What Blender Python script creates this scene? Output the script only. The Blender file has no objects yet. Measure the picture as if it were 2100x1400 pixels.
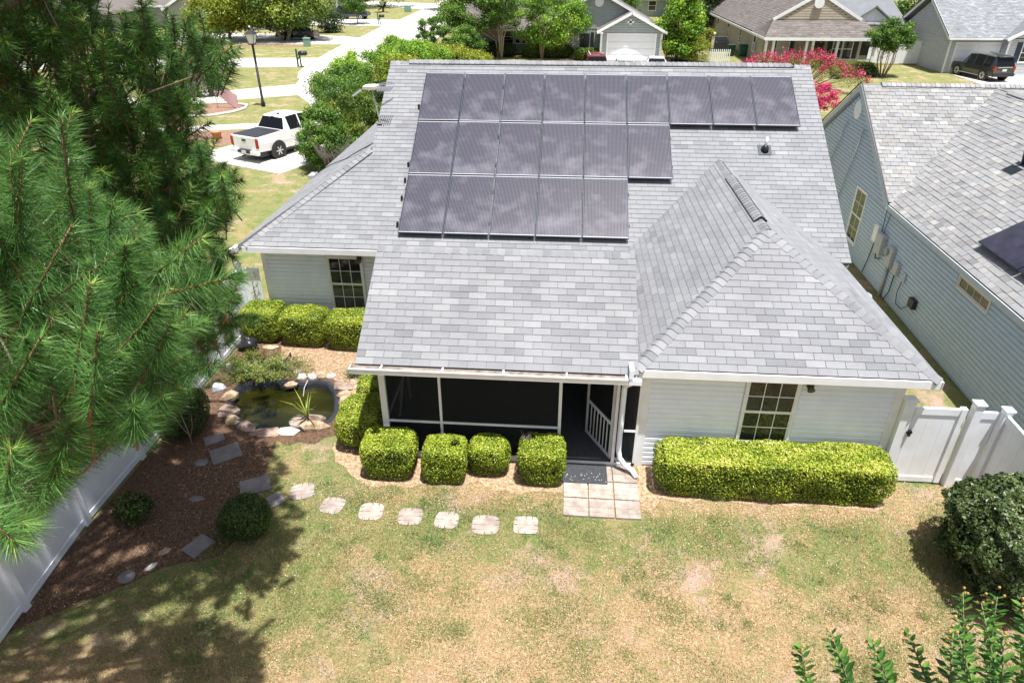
import bpy, bmesh, math, random
import numpy as np
from mathutils import Vector, Matrix
random.seed(7); RNG=np.random.default_rng(11)
S=bpy.context.scene; COL=S.collection
# ---------------------------------------------------------------- camera, sky, sun, exposure
cam=bpy.data.cameras.new('camera'); co=bpy.data.objects.new('camera',cam); COL.objects.link(co)
cam.sensor_width=36; cam.lens=23.68; cam.clip_end=3000; cam.clip_start=.05
def cam_matrix(loc,yaw,pitch,roll):
    y,p,r=[math.radians(a) for a in (yaw,pitch,roll)]
    f=Vector((-math.sin(y)*math.cos(p),math.cos(y)*math.cos(p),-math.sin(p)))
    rt=Vector((math.cos(y),math.sin(y),0)); up=rt.cross(f)
    r2=rt*math.cos(r)+up*math.sin(r); u2=up*math.cos(r)-rt*math.sin(r)
    m=Matrix((( r2.x,u2.x,-f.x,loc[0]),(r2.y,u2.y,-f.y,loc[1]),(r2.z,u2.z,-f.z,loc[2]),(0,0,0,1)))
    return m
co.matrix_world=cam_matrix((3.663,-15.28,8.866),4.46,30.151,-.083)
S.camera=co
SUN=Vector((.135,-.17,1)).normalized()
w=bpy.data.worlds.new('World'); S.world=w; w.use_nodes=True
nt=w.node_tree; nd=nt.nodes; nd.clear()
def N(nt,t,**k):
    n=nt.nodes.new(t)
    for a,b in k.items(): setattr(n,a,b)
    return n
wo=N(nt,'ShaderNodeOutputWorld'); bg=N(nt,'ShaderNodeBackground'); sky=N(nt,'ShaderNodeTexSky',sky_type='NISHITA')
sky.sun_disc=False; sky.sun_elevation=math.asin(SUN.z); sky.sun_rotation=math.atan2(SUN.x,SUN.y); sky.dust_density=4.0
bg.inputs[1].default_value=.074
tc=N(nt,'ShaderNodeTexCoord'); nz=N(nt,'ShaderNodeTexNoise'); nz.inputs['Scale'].default_value=5.5; nz.inputs['Detail'].default_value=7; nz.inputs['Roughness'].default_value=.6
cr=N(nt,'ShaderNodeValToRGB'); cr.color_ramp.elements[0].position=.46; cr.color_ramp.elements[1].position=.66
mx=N(nt,'ShaderNodeMix',data_type='RGBA'); mx.inputs[7].default_value=(5.6,5.9,6.4,1)
nt.links.new(tc.outputs['Generated'],nz.inputs['Vector']); nt.links.new(nz.outputs[0],cr.inputs[0]); nt.links.new(cr.outputs[0],mx.inputs[0])
nt.links.new(sky.outputs[0],mx.inputs[6]); nt.links.new(mx.outputs[2],bg.inputs[0]); nt.links.new(bg.outputs[0],wo.inputs[0])
sl=bpy.data.lights.new('sun','SUN'); sl.energy=5.0; sl.angle=math.radians(.53); sl.color=(1,.985,.955)
so=bpy.data.objects.new('sun',sl); COL.objects.link(so); so.rotation_euler=SUN.to_track_quat('Z','Y').to_euler()
S.view_settings.view_transform='Standard'; S.view_settings.look='None'; S.view_settings.exposure=.79; S.view_settings.gamma=1
S.render.engine='CYCLES'
# ---------------------------------------------------------------- materials
MATS={}
def mat(name,col,rough=.7,col2=None,scale=8,bump=0,bscale=None,metal=0,spec=.5,ramp=(.35,.65),attr=None,objrand=False,coat=0,emit=None,trans=0,stretch=None,detail=4,alpha=1,extra=None):
    if name in MATS: return MATS[name]
    m=bpy.data.materials.new(name); m.use_nodes=True; MATS[name]=m
    t=m.node_tree; b=t.nodes['Principled BSDF']; L=t.links.new
    b.inputs['Roughness'].default_value=rough; b.inputs['Metallic'].default_value=metal
    b.inputs['Specular IOR Level'].default_value=spec; b.inputs['Coat Weight'].default_value=coat
    c4=lambda c:(c[0],c[1],c[2],1)
    b.inputs['Base Color'].default_value=c4(col)
    tc=N(t,'ShaderNodeTexCoord'); vec=tc.outputs['Object']
    if attr or objrand:   # colour list over a per-piece random value
        if objrand: s=N(t,'ShaderNodeObjectInfo').outputs['Random']
        else: s=N(t,'ShaderNodeAttribute',attribute_name='tint').outputs['Fac']
        r=N(t,'ShaderNodeValToRGB'); e=r.color_ramp.elements
        cols=[col]+list(col2)
        e[0].color=c4(cols[0]); e[1].color=c4(cols[-1])
        for i,c in enumerate(cols[1:-1]): q=e.new((i+1)/(len(cols)-1)); q.color=c4(c)
        L(s,r.inputs[0]); out=r.outputs[0]
        if scale:
            n=N(t,'ShaderNodeTexNoise'); n.inputs['Scale'].default_value=scale; n.inputs['Detail'].default_value=detail
            ge=N(t,'ShaderNodeNewGeometry'); L(ge.outputs['Position'],n.inputs['Vector'])
            mr=N(t,'ShaderNodeMapRange'); mr.inputs[3].default_value=.78; mr.inputs[4].default_value=1.2; L(n.outputs[0],mr.inputs[0])
            mm=N(t,'ShaderNodeMix',data_type='RGBA',blend_type='MULTIPLY'); mm.inputs[0].default_value=1
            L(out,mm.inputs[6]); L(mr.outputs[0],mm.inputs[7]); out=mm.outputs[2]
            nl_=N(t,'ShaderNodeTexNoise'); nl_.inputs['Scale'].default_value=.9; nl_.inputs['Detail'].default_value=6; nl_.inputs['Roughness'].default_value=.65; L(ge.outputs['Position'],nl_.inputs['Vector'])
            m2_=N(t,'ShaderNodeMapRange'); m2_.inputs[1].default_value=.3; m2_.inputs[2].default_value=.7; m2_.inputs[3].default_value=.86; m2_.inputs[4].default_value=1.1; L(nl_.outputs[0],m2_.inputs[0])
            mq=N(t,'ShaderNodeMix',data_type='RGBA',blend_type='MULTIPLY'); mq.inputs[0].default_value=1; L(out,mq.inputs[6]); L(m2_.outputs[0],mq.inputs[7]); out=mq.outputs[2]
        L(out,b.inputs['Base Color'])
    elif col2:
        n=N(t,'ShaderNodeTexNoise'); n.inputs['Scale'].default_value=scale; n.inputs['Detail'].default_value=detail
        if stretch:
            mp=N(t,'ShaderNodeMapping'); mp.inputs['Scale'].default_value=stretch; L(vec,mp.inputs[0]); L(mp.outputs[0],n.inputs['Vector'])
        else: L(vec,n.inputs['Vector'])
        r=N(t,'ShaderNodeValToRGB'); e=r.color_ramp.elements; e[0].position,e[1].position=ramp; e[0].color=c4(col); e[1].color=c4(col2)
        L(n.outputs[0],r.inputs[0]); L(r.outputs[0],b.inputs['Base Color'])
    if bump:
        n2=N(t,'ShaderNodeTexNoise'); n2.inputs['Scale'].default_value=bscale or 60; n2.inputs['Detail'].default_value=5
        ge=N(t,'ShaderNodeNewGeometry'); L(ge.outputs['Position'],n2.inputs['Vector'])
        bp=N(t,'ShaderNodeBump'); bp.inputs['Strength'].default_value=bump; bp.inputs['Distance'].default_value=.02
        L(n2.outputs[0],bp.inputs['Height']); L(bp.outputs[0],b.inputs['Normal'])
    if trans:
        tr=N(t,'ShaderNodeBsdfTranslucent'); ms=N(t,'ShaderNodeMixShader'); ms.inputs[0].default_value=trans
        src=b.inputs['Base Color'].links[0].from_socket if b.inputs['Base Color'].links else None
        if src: L(src,tr.inputs[0])
        else: tr.inputs[0].default_value=c4(col)
        o=t.nodes['Material Output']; L(b.outputs[0],ms.inputs[1]); L(tr.outputs[0],ms.inputs[2]); L(ms.outputs[0],o.inputs[0])
    if alpha<1:
        tr=N(t,'ShaderNodeBsdfTransparent'); ms=N(t,'ShaderNodeMixShader'); ms.inputs[0].default_value=alpha
        o=t.nodes['Material Output']; L(tr.outputs[0],ms.inputs[1]); L(b.outputs[0],ms.inputs[2]); L(ms.outputs[0],o.inputs[0])
    return m
white=mat('white_vinyl',(.85,.89,.97),.42,(.81,.85,.93),3,.03,40)
fence_white=mat('fence_vinyl',(.86,.89,.94),.4,(.78,.79,.81),2)
trimw=mat('white_trim',(.86,.87,.9),.45,(.78,.79,.8),4)
sh_tints=((.175,.179,.192),(.206,.21,.224),(.222,.226,.24),(.236,.24,.252),(.268,.271,.281))
shing=mat('shingle_grey',sh_tints[0],.78,sh_tints[1:],55,.35,220,objrand=True,detail=6,spec=.35)
shingf=mat('shingle_grey_field',sh_tints[0],.78,sh_tints[1:],55,.35,220,attr=True,detail=6,spec=.35)
nb_tints=((.175,.175,.18),(.235,.228,.222),(.245,.25,.26),(.285,.277,.268),(.36,.358,.35))
nshingf=mat('neighbour_shingle',nb_tints[0],.85,nb_tints[1:],50,.3,200,attr=True,spec=.3)
brshing=mat('brown_shingle',(.10,.088,.08),.9,((.125,.108,.1),(.15,.13,.12),(.18,.157,.145)),9,.3,100,attr=True)
dark_sheet=mat('roof_underlay',(.1,.1,.105),.9,(.14,.14,.15),20)
nsiding=mat('neighbour_siding',(.41,.50,.575),.5,(.45,.54,.615),5)
black=mat('black_plastic',(.015,.016,.018),.45)
dkmetal=mat('dark_metal',(.03,.035,.04),.4,metal=.6)
alu=mat('aluminium',(.62,.63,.65),.35,metal=.8)
galv=mat('galvanised',(.36,.38,.4),.5,(.45,.47,.49),12,metal=.1)
conc=mat('concrete',(.5,.475,.43),.85,(.62,.6,.56),1.2,.1,60,detail=8)
glassd=mat('window_glass',(.02,.024,.022),.03,spec=.6,coat=.3)
carglass=mat('car_glass',(.008,.009,.01),.08,spec=.25)
rubber=mat('rubber',(.02,.02,.02),.85)
bark=mat('bark',(.13,.095,.07),.9,(.22,.17,.13),14,.8,30,stretch=(1,1,.25))
smooth_bark=mat('smooth_bark',(.3,.23,.17),.8,(.42,.34,.27),8,.3,30)
# ---------------------------------------------------------------- mesh helpers
def link(name,me,parent=None,**kw):
    o=bpy.data.objects.new(name,me); COL.objects.link(o)
    if parent: o.parent=parent
    for k,v in kw.items():
        if v is not None: o[k]=v
    return o
def thing(name,label,cat,loc=(0,0,0),rz=0,group=None):
    o=bpy.data.objects.new(name,None); COL.objects.link(o); o.location=loc; o.rotation_euler=(0,0,rz)
    o.empty_display_size=.1
    o['label']=label; o['category']=cat
    if group: o['group']=group
    return o
def npmesh(name,V,F,mats,tint=None,smooth=False):
    """V (n,3), F (m,k) equal sized faces"""
    me=bpy.data.meshes.new(name); V=np.asarray(V,np.float32); F=np.asarray(F,np.int32); m,k=F.shape
    me.vertices.add(len(V)); me.vertices.foreach_set('co',V.ravel())
    me.loops.add(m*k); me.loops.foreach_set('vertex_index',F.ravel())
    me.polygons.add(m); me.polygons.foreach_set('loop_start',np.arange(0,m*k,k,dtype=np.int32)); me.polygons.foreach_set('loop_total',np.full(m,k,np.int32))
    if smooth: me.polygons.foreach_set('use_smooth',np.ones(m,bool))
    me.update(calc_edges=True)
    if tint is not None:
        a=me.attributes.new('tint','FLOAT','POINT'); a.data.foreach_set('value',np.asarray(tint,np.float32))
    for q in (mats if isinstance(mats,(list,tuple)) else [mats]): me.materials.append(q)
    return me
class MB:
    def __init__(s): s.v=[]; s.f=[]; s.mi=[]; s.t=[]; s.sm=[]
    def add(s,vs,fs,mi=0,tint=.5,smooth=False):
        b=len(s.v); s.v+= [tuple(q) for q in vs]; s.f+=[tuple(b+i for i in f) for f in fs]; s.mi+=[mi]*len(fs); s.t+=[tint]*len(vs); s.sm+=[smooth]*len(fs); return s
    def box(s,x0,x1,y0,y1,z0,z1,mi=0,M=None,tint=.5):
        vs=[(x,y,z) for z in (z0,z1) for y in (y0,y1) for x in (x0,x1)]
        if M: vs=[M@Vector(q) for q in vs]
        return s.add(vs,[(0,2,3,1),(4,5,7,6),(0,1,5,4),(2,6,7,3),(0,4,6,2),(1,3,7,5)],mi,tint)
    def bar(s,a,b,w,h=None,mi=0,up=(0,0,1)):
        a=Vector(a);b=Vector(b);d=(b-a);l=d.length;d=d/l;u=Vector(up)
        if abs(d.dot(u))>.98:u=Vector((0,1,0))
        r=d.cross(u).normalized();u=r.cross(d);h=h or w
        vs=[p+r*i*w/2+u*j*h/2 for p in (a,b) for i,j in ((-1,-1),(1,-1),(1,1),(-1,1))]
        return s.add(vs,[(0,1,2,3),(7,6,5,4),(0,4,5,1),(1,5,6,2),(2,6,7,3),(3,7,4,0)],mi)
    def tube(s,pts,rad,n=8,mi=0,cap=True,tint=.5):
        pts=[Vector(p) for p in pts]; m=len(pts); rad=rad if hasattr(rad,'__len__') else [rad]*m
        vs=[];pr=None
        for i,p in enumerate(pts):
            d=(pts[min(i+1,m-1)]-pts[max(i-1,0)])
            d=d.normalized() if d.length>1e-7 else pd
            if i and d.dot(pd)<-.2: d=-d
            pd=d
            if pr is None: pr=d.orthogonal().normalized()
            pr=(pr-d*pr.dot(d)).normalized(); q=d.cross(pr)
            for k in range(n): a=2*math.pi*k/n; vs.append(p+(pr*math.cos(a)+q*math.sin(a))*rad[i])
        fs=[(i*n+k,i*n+(k+1)%n,(i+1)*n+(k+1)%n,(i+1)*n+k) for i in range(m-1) for k in range(n)]
        s.add(vs,fs,mi,tint,True)
        if cap: b=len(s.v)-m*n; s.f+=[tuple(b+n-1-k for k in range(n)),tuple(b+(m-1)*n+k for k in range(n))]; s.mi+=[mi]*2; s.sm+=[False]*2
        return s
    def prism(s,poly,off,mi=0,tint=.5):
        """closed planar polygon pushed along vector off"""
        n=len(poly); o=Vector(off); P=[Vector(p) for p in poly]
        return s.add(P+[p+o for p in P],[tuple(range(n-1,-1,-1)),tuple(range(n,2*n))]+[(i,(i+1)%n,n+(i+1)%n,n+i) for i in range(n)],mi,tint)
    def blob(s,c,r,n=10,m=7,noise=.15,flat=None,mi=0,seed=0,tint=.5,smooth=True):
        rg=random.Random(seed); ph=[rg.uniform(0,6.28) for _ in range(6)]
        vs=[];c=Vector(c)
        for j in range(m+1):
            t=math.pi*j/m
            for k in range(n):
                a=2*math.pi*k/n; d=Vector((math.sin(t)*math.cos(a),math.sin(t)*math.sin(a),math.cos(t)))
                q=1+noise*(math.sin(2*a+ph[0]+3*t)+math.sin(3*a+ph[1]-2*t)+math.sin(5*t+ph[2]+a))*.6
                z=d.z*r[2]*q
                if flat is not None: z=max(min(z,flat*r[2]),-flat*r[2])
                vs.append(c+Vector((d.x*r[0]*q,d.y*r[1]*q,z)))
        fs=[(j*n+k,(j+1)*n+k,(j+1)*n+(k+1)%n,j*n+(k+1)%n) for j in range(m) for k in range(n)]
        return s.add(vs,fs,mi,tint,smooth)
    def mesh(s,name,mats,tint=False):
        me=bpy.data.meshes.new(name); me.from_pydata(s.v,[],s.f)
        for q in (mats if isinstance(mats,(list,tuple)) else [mats]): me.materials.append(q)
        me.polygons.foreach_set('material_index',s.mi); me.polygons.foreach_set('use_smooth',s.sm)
        if tint: a=me.attributes.new('tint','FLOAT','POINT'); a.data.foreach_set('value',s.t)
        me.update(); return me
    def build(s,name,mats,parent=None,tint=False,bevel=0,**kw):
        o=link(name,s.mesh(name,mats,tint),parent,**kw)
        if bevel: b=o.modifiers.new('bevel','BEVEL'); b.width=bevel; b.segments=2; b.limit_method='ANGLE'
        return o
def struct(name,mb,mats,**kw): return mb.build(name,mats,None,kind='structure',**kw)
def unit(a): return a/np.maximum(np.linalg.norm(a,axis=1,keepdims=True),1e-9)
def leaves(P,Nrm,size,ratio=.5,tint=None,fold=.25,lay=.6,rng=RNG):
    """kite-shaped folded leaves. P centres, Nrm outward normals; returns V,F,T"""
    n=len(P); nn=unit(Nrm+rng.normal(0,lay,(n,3))); t=unit(np.cross(nn,rng.normal(0,1,(n,3)))); b=np.cross(nn,t)
    sz=(size*rng.uniform(.7,1.3,n))[:,None]
    V=np.stack([P-t*sz*.5,P+b*sz*ratio*.5+nn*sz*fold*.3,P+t*sz*.5,P-b*sz*ratio*.5+nn*sz*fold*.3],1).reshape(-1,3)
    F=np.arange(4*n).reshape(n,4); T=np.repeat(tint if tint is not None else rng.uniform(0,1,n),4)
    return V,F,T
def leafobj(name,P,Nrm,size,m,parent,ratio=.5,tint=None,lay=.6,**kw):
    V,F,T=leaves(P,Nrm,size,ratio,tint,lay=lay); return link(name,npmesh(name,V,F,m,T),parent,**kw)
def noise3(P,seed=0,octs=3,scale=1.):
    """cheap smooth noise from sines, in about -1..1"""
    rg=np.random.default_rng(seed); o=np.zeros(len(P)); a=1;s=scale;tot=0
    for _ in range(octs):
        for k in range(3):
            d=rg.normal(0,1,3); o+=a*np.sin(P@d*s+rg.uniform(0,6.28))/2.2
        tot+=a;a*=.55;s*=2.1
    return o/tot
# ---------------------------------------------------------------- ground
def ground_mat():
    m=bpy.data.materials.new('lawn'); m.use_nodes=True; t=m.node_tree; b=t.nodes['Principled BSDF']; L=t.links.new
    b.inputs['Roughness'].default_value=.95; b.inputs['Specular IOR Level'].default_value=.1
    ge=N(t,'ShaderNodeNewGeometry'); pos=ge.outputs['Position']
    def noi(sc,de=5,ro=.55):
        n=N(t,'ShaderNodeTexNoise'); n.inputs['Scale'].default_value=sc; n.inputs['Detail'].default_value=de; n.inputs['Roughness'].default_value=ro; L(pos,n.inputs['Vector']); return n.outputs[0]
    def ramp(s,*st):
        r=N(t,'ShaderNodeValToRGB'); e=r.color_ramp.elements
        e[0].position=st[0][0]; e[0].color=(*st[0][1],1); e[1].position=st[-1][0]; e[1].color=(*st[-1][1],1)
        for p,c in st[1:-1]: q=e.new(p); q.color=(*c,1)
        L(s,r.inputs[0]); return r.outputs[0]
    fine=ramp(noi(20,9,.85),(.3,(.10,.05,.025)),(.43,(.29,.17,.09)),(.54,(.45,.31,.18)),(.66,(.72,.58,.42)))
    green=ramp(noi(24,9,.85),(.28,(.038,.062,.018)),(.45,(.11,.155,.045)),(.6,(.21,.25,.085)),(.75,(.4,.38,.18)))
    dirt=ramp(noi(35,6,.7),(.3,(.30,.19,.14)),(.7,(.52,.39,.31)))
    big=ramp(noi(.75,7,.72),(.46,(0,0,0)),(.6,(1,1,1)))
    mid=ramp(noi(5.5,5,.7),(.36,(0,0,0)),(.66,(1,1,1)))
    dm=ramp(noi(.62,7,.75),(.36,(1,1,1)),(.46,(0,0,0)))
    sx=N(t,'ShaderNodeSeparateXYZ'); L(pos,sx.inputs[0])
    def mr(s,a,b_,c,d_):
        n=N(t,'ShaderNodeMapRange',interpolation_type='SMOOTHSTEP'); L(s,n.inputs[0])
        for i,v in enumerate((a,b_,c,d_)): n.inputs[i+1].default_value=v
        return n.outputs[0]
    def mm(op,a,b_):
        n=N(t,'ShaderNodeMath',operation=op)
        for i,v in enumerate((a,b_)):
            if isinstance(v,(int,float)): n.inputs[i].default_value=v
            else: L(v,n.inputs[i])
        return n.outputs[0]
    band=mm('MULTIPLY',mr(sx.outputs[1],-8.1,-6.9,0,1),mr(sx.outputs[1],-6.3,-5.9,1,0.25))
    left=mm('MULTIPLY',mr(sx.outputs[0],2.2,-.5,0,1),mr(sx.outputs[1],-10.2,-8.6,0,1))
    side=mm('MULTIPLY',mr(sx.outputs[0],10.3,10.7,0,1),mr(sx.outputs[1],-4.9,-4.6,0,1))
    pat=ramp(noi(2.1,6,.7),(.52,(0,0,0)),(.6,(1,1,1)))
    bias=mm('ADD',mm('MULTIPLY',mm('MAXIMUM',mm('MAXIMUM',band,left),side),.19),-.09)
    bn=N(t,'ShaderNodeTexNoise'); bn.inputs['Scale'].default_value=.8; bn.inputs['Detail'].default_value=8; bn.inputs['Roughness'].default_value=.75; L(pos,bn.inputs['Vector'])
    big=ramp(mm('ADD',bn.outputs[0],bias),(.43,(0,0,0)),(.6,(1,1,1)))
    mul=N(t,'ShaderNodeMath',operation='MULTIPLY_ADD'); L(big,mul.inputs[0]); mul.inputs[1].default_value=.62; 
    sm=N(t,'ShaderNodeMath',operation='MULTIPLY'); L(mid,sm.inputs[0]); sm.inputs[1].default_value=.3; L(mm('ADD',sm.outputs[0],mm('MULTIPLY',pat,.42)),mul.inputs[2])
    m1=N(t,'ShaderNodeMix',data_type='RGBA'); L(mul.outputs[0],m1.inputs[0]); L(fine,m1.inputs[6]); L(green,m1.inputs[7])
    m2=N(t,'ShaderNodeMix',data_type='RGBA'); L(dm,m2.inputs[0]); L(m1.outputs[2],m2.inputs[6]); L(dirt,m2.inputs[7])
    L(m2.outputs[2],b.inputs['Base Color'])
    bp=N(t,'ShaderNodeBump'); bp.inputs['Strength'].default_value=.8; bp.inputs['Distance'].default_value=.04; L(noi(45,6,.8),bp.inputs['Height']); L(bp.outputs[0],b.inputs['Normal'])
    return m
lawn=ground_mat()
PC=(-2.45,-3.3)
POND=[(-3.66,-3.27),(-3.74,-2.85),(-3.66,-2.55),(-3.2,-2.42),(-2.7,-2.42),(-2.3,-2.45),(-2.02,-2.33),(-1.75,-2.4),(-1.5,-2.7),(-1.36,-3.05),(-1.24,-3.5),(-1.3,-3.8),(-1.56,-4.03),(-1.92,-4.2),(-2.39,-4.2),(-2.86,-4.05),(-3.33,-3.75)]
def dens(poly,n=3):
    out=[]
    for i in range(len(poly)):
        a=poly[i];b=poly[(i+1)%len(poly)]
        out+=[(a[0]+(b[0]-a[0])*k/n,a[1]+(b[1]-a[1])*k/n) for k in range(n)]
    return out
def polar(poly,ang,c=PC):
    """radius of a star-shaped outline about c at each angle"""
    r=[]
    for a in ang:
        dx,dy=math.cos(a),math.sin(a);best=0
        for i in range(len(poly)):
            (x1,y1),(x2,y2)=poly[i],poly[(i+1)%len(poly)]
            x1-=c[0];x2-=c[0];y1-=c[1];y2-=c[1]
            den=dx*(y2-y1)-dy*(x2-x1)
            if abs(den)<1e-9: continue
            t=(x1*(y2-y1)-y1*(x2-x1))/den; u=(x1*dy-y1*dx)/den
            if t>0 and -1e-6<=u<=1+1e-6: best=max(best,t)
        r.append(best)
    return r
NA=96; ANG=[2*math.pi*k/NA for k in range(NA)]
PR=polar(POND,ANG)
def rings(radii,zs):
    mb=MB(); vs=[(PC[0]+math.cos(a)*r[k],PC[1]+math.sin(a)*r[k],z) for r,z in zip(radii,zs) for k,a in enumerate(ANG)]
    n=NA; fs=[(j*n+k,(j+1)*n+k,(j+1)*n+(k+1)%n,j*n+(k+1)%n) for j in range(len(radii)-1) for k in range(n)]
    return mb.add(vs,fs)
rim=[r+.10 for r in PR]
struct('ground',rings([rim,[5]*NA,[30]*NA,[150]*NA,[900]*NA],[0]*5),lawn)
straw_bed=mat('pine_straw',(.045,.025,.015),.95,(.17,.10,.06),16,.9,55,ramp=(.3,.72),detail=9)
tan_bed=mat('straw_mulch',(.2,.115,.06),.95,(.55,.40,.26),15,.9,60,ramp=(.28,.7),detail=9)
def ragged(poly,n=8,amp=.12,seed=1):
    P=np.array([(x,y,0) for x,y in dens(poly,n)]); q=noise3(P,seed,4,3.2)*amp; q2=noise3(P,seed+9,4,3.2)*amp
    return [(p[0]+a,p[1]+b) for p,a,b in zip(P,q,q2)]
bed_out=[(.2,-.15),(-4.55,-.15),(-4.55,-9.4),(-3.6,-8.7),(-2.7,-8.0),(-1.9,-7.7),(-1.7,-7.0),(-2.1,-6.2),(-2.5,-5.5),(-2.6,-4.95),(-2.2,-4.7),(-1.5,-4.55),(-1.0,-4.35),(-.7,-4.0),(-.2,-3.0)]
BR=polar(bed_out,ANG); BRn=[max(PR[k]+.25,r+.14*math.sin(7*a+1)*math.sin(13*a) if r<5 and not (1.9<a<4.4) else r) for k,(a,r) in enumerate(zip(ANG,BR))]
BR=[r if (math.cos(a)<-.35 or math.sin(a)>.2) else n for a,r,n in zip(ANG,BR,BRn)]
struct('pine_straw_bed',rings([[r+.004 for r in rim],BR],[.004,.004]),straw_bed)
mb=MB(); c=ragged([(-3.6,-.2),(.3,-.2),(.3,-2.2),(-.55,-3.9),(-1.02,-3.9),(-.95,-3.2),(-1.2,-2.5),(-1.7,-2.15),(-2.4,-2.0),(-3.2,-1.6)],5,.06,3)
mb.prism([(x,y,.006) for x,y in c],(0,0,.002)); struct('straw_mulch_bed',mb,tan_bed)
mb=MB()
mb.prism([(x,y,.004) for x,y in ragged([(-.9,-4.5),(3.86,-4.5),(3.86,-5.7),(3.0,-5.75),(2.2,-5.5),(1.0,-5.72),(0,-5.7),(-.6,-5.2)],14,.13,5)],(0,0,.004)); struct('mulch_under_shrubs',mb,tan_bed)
mb=MB()
mb.prism([(x,y,.004) for x,y in ragged([(5.33,-4.7),(9.9,-4.8),(9.9,-5.5),(9.6,-5.72),(7.5,-5.7),(5.7,-5.68),(5.5,-6.1),(5.36,-6.0)],14,.12,8)],(0,0,.004)); struct('mulch_under_hedge',mb,tan_bed)
red_straw=mat('red_mulch',(.15,.07,.05),.95,(.32,.19,.13),10,.5,40)
# concrete street and drives: slabs 6 mm thick, one sheet
def slab(name,polys,m=conc,z=.02):
    for i,p in enumerate(polys):
        mb=MB(); mb.prism([(x,y,.0) for x,y in p],(0,0,z+.004*i)); struct(name,mb,m)
ROADL=[(-17.5,39.9),(-18.5,43.1),(-19.1,46.6),(-19.6,51.8),(-20.3,61.5),(-20.3,68.5),(-21,82.9),(-20.8,91.7),(-21.2,110),(-22,135),(-26,220)]
ROADR=[(-14,220),(-12.2,130),(-11.6,100),(-11.5,80),(-11.6,65),(-11.4,52),(-11.2,40),(-11,31),(-12.5,27.5)]
slab('street',[ROADL+ROADR+[(-13.2,30),(-15.3,33.4),(-19,31.4),(-23.9,28.9),(-44,20),(-44,24),(-25.6,31.8),(-20.6,35),(-17,37.6)]],z=.012)
slab('driveway',[[(-19.4,46.4),(-19.5,51.9),(-28,51.2),(-36,50),(-50,47),(-50,42.5),(-34,44.6)],
 [(-20.2,62.5),(-20.2,68.6),(-27,71.8),(-44,73),(-44,62.2)],[(-20.8,82.9),(-20.7,91.8),(-33,94.5),(-44,94.5),(-44,84.5)],[(-21,112),(-21.5,126),(-40,134),(-40,126)]],z=.024)
slab('driveway',[[(-14.9,16.9),(-9.3,14.3),(-7.9,17.6),(-7.9,29.5),(-11.6,31.5),(-11.6,22.9),(-13.2,20.4)]],z=.03)
slab('walkway',[[(-12.9,23.0),(-14.6,23.0),(-17.2,22.2),(-22,20.4),(-22,21.8),(-17.4,23.6),(-14.8,24.3),(-12.9,24.3)]],z=.018)
slab('driveway',[[(4.6,36),(12.3,36),(11.9,51.3),(6.9,51.3)],[(34.9,38),(42,38),(41.5,46.5),(35,46.6)]],z=.026)
kerb=mat('kerb',(.55,.52,.47),.85,(.65,.62,.58),2)
mb=MB()
for k in range(len(ROADL)-2): 
    a,b=ROADL[k],ROADL[k+1]; mb.bar((a[0]-.1,a[1],.05),(b[0]-.1,b[1],.05),.16,.13)
for k in range(1,len(ROADR)-2):
    a,b=ROADR[k],ROADR[k+1]; mb.bar((a[0]+.1,a[1],.05),(b[0]+.1,b[1],.05),.16,.13)
struct('kerb',mb,kerb)
mb=MB(); mb.prism([(x,y,.006) for x,y in [(-15.6,20.4),(-14.2,18.9),(-14.1,19.9),(-14.6,22.6),(-17.5,22.0),(-21,20.5),(-19,17.2),(-16.5,18.7)]],(0,0,.004)); struct('red_mulch_bed',mb,red_straw)
mb=MB(); mb.prism([(x,y,.006) for x,y in [(-21,25.4),(-18.2,26.1),(-17.1,27.9),(-17.3,29.2),(-19,30),(-22,29)]],(0,0,.004)); struct('red_mulch_bed',mb,red_straw)
mb=MB(); mb.tube([(-21,25.4,.04),(-18.2,26.1,.05),(-17.3,27.2,.05),(-17.0,28.4,.05),(-17.3,29.4,.05),(-19,30.1,.05),(-22,29.1,.05)],.1,6); struct('bed_edging',mb,kerb)
mb=MB(); mb.prism([(x,y,.006) for x,y in ragged([(-36,60),(-24.5,60.5),(-24,61.5),(-36,61.8),(-40,61)],5,.25,4)],(0,0,.004)); struct('red_mulch_bed',mb,red_straw)
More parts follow.
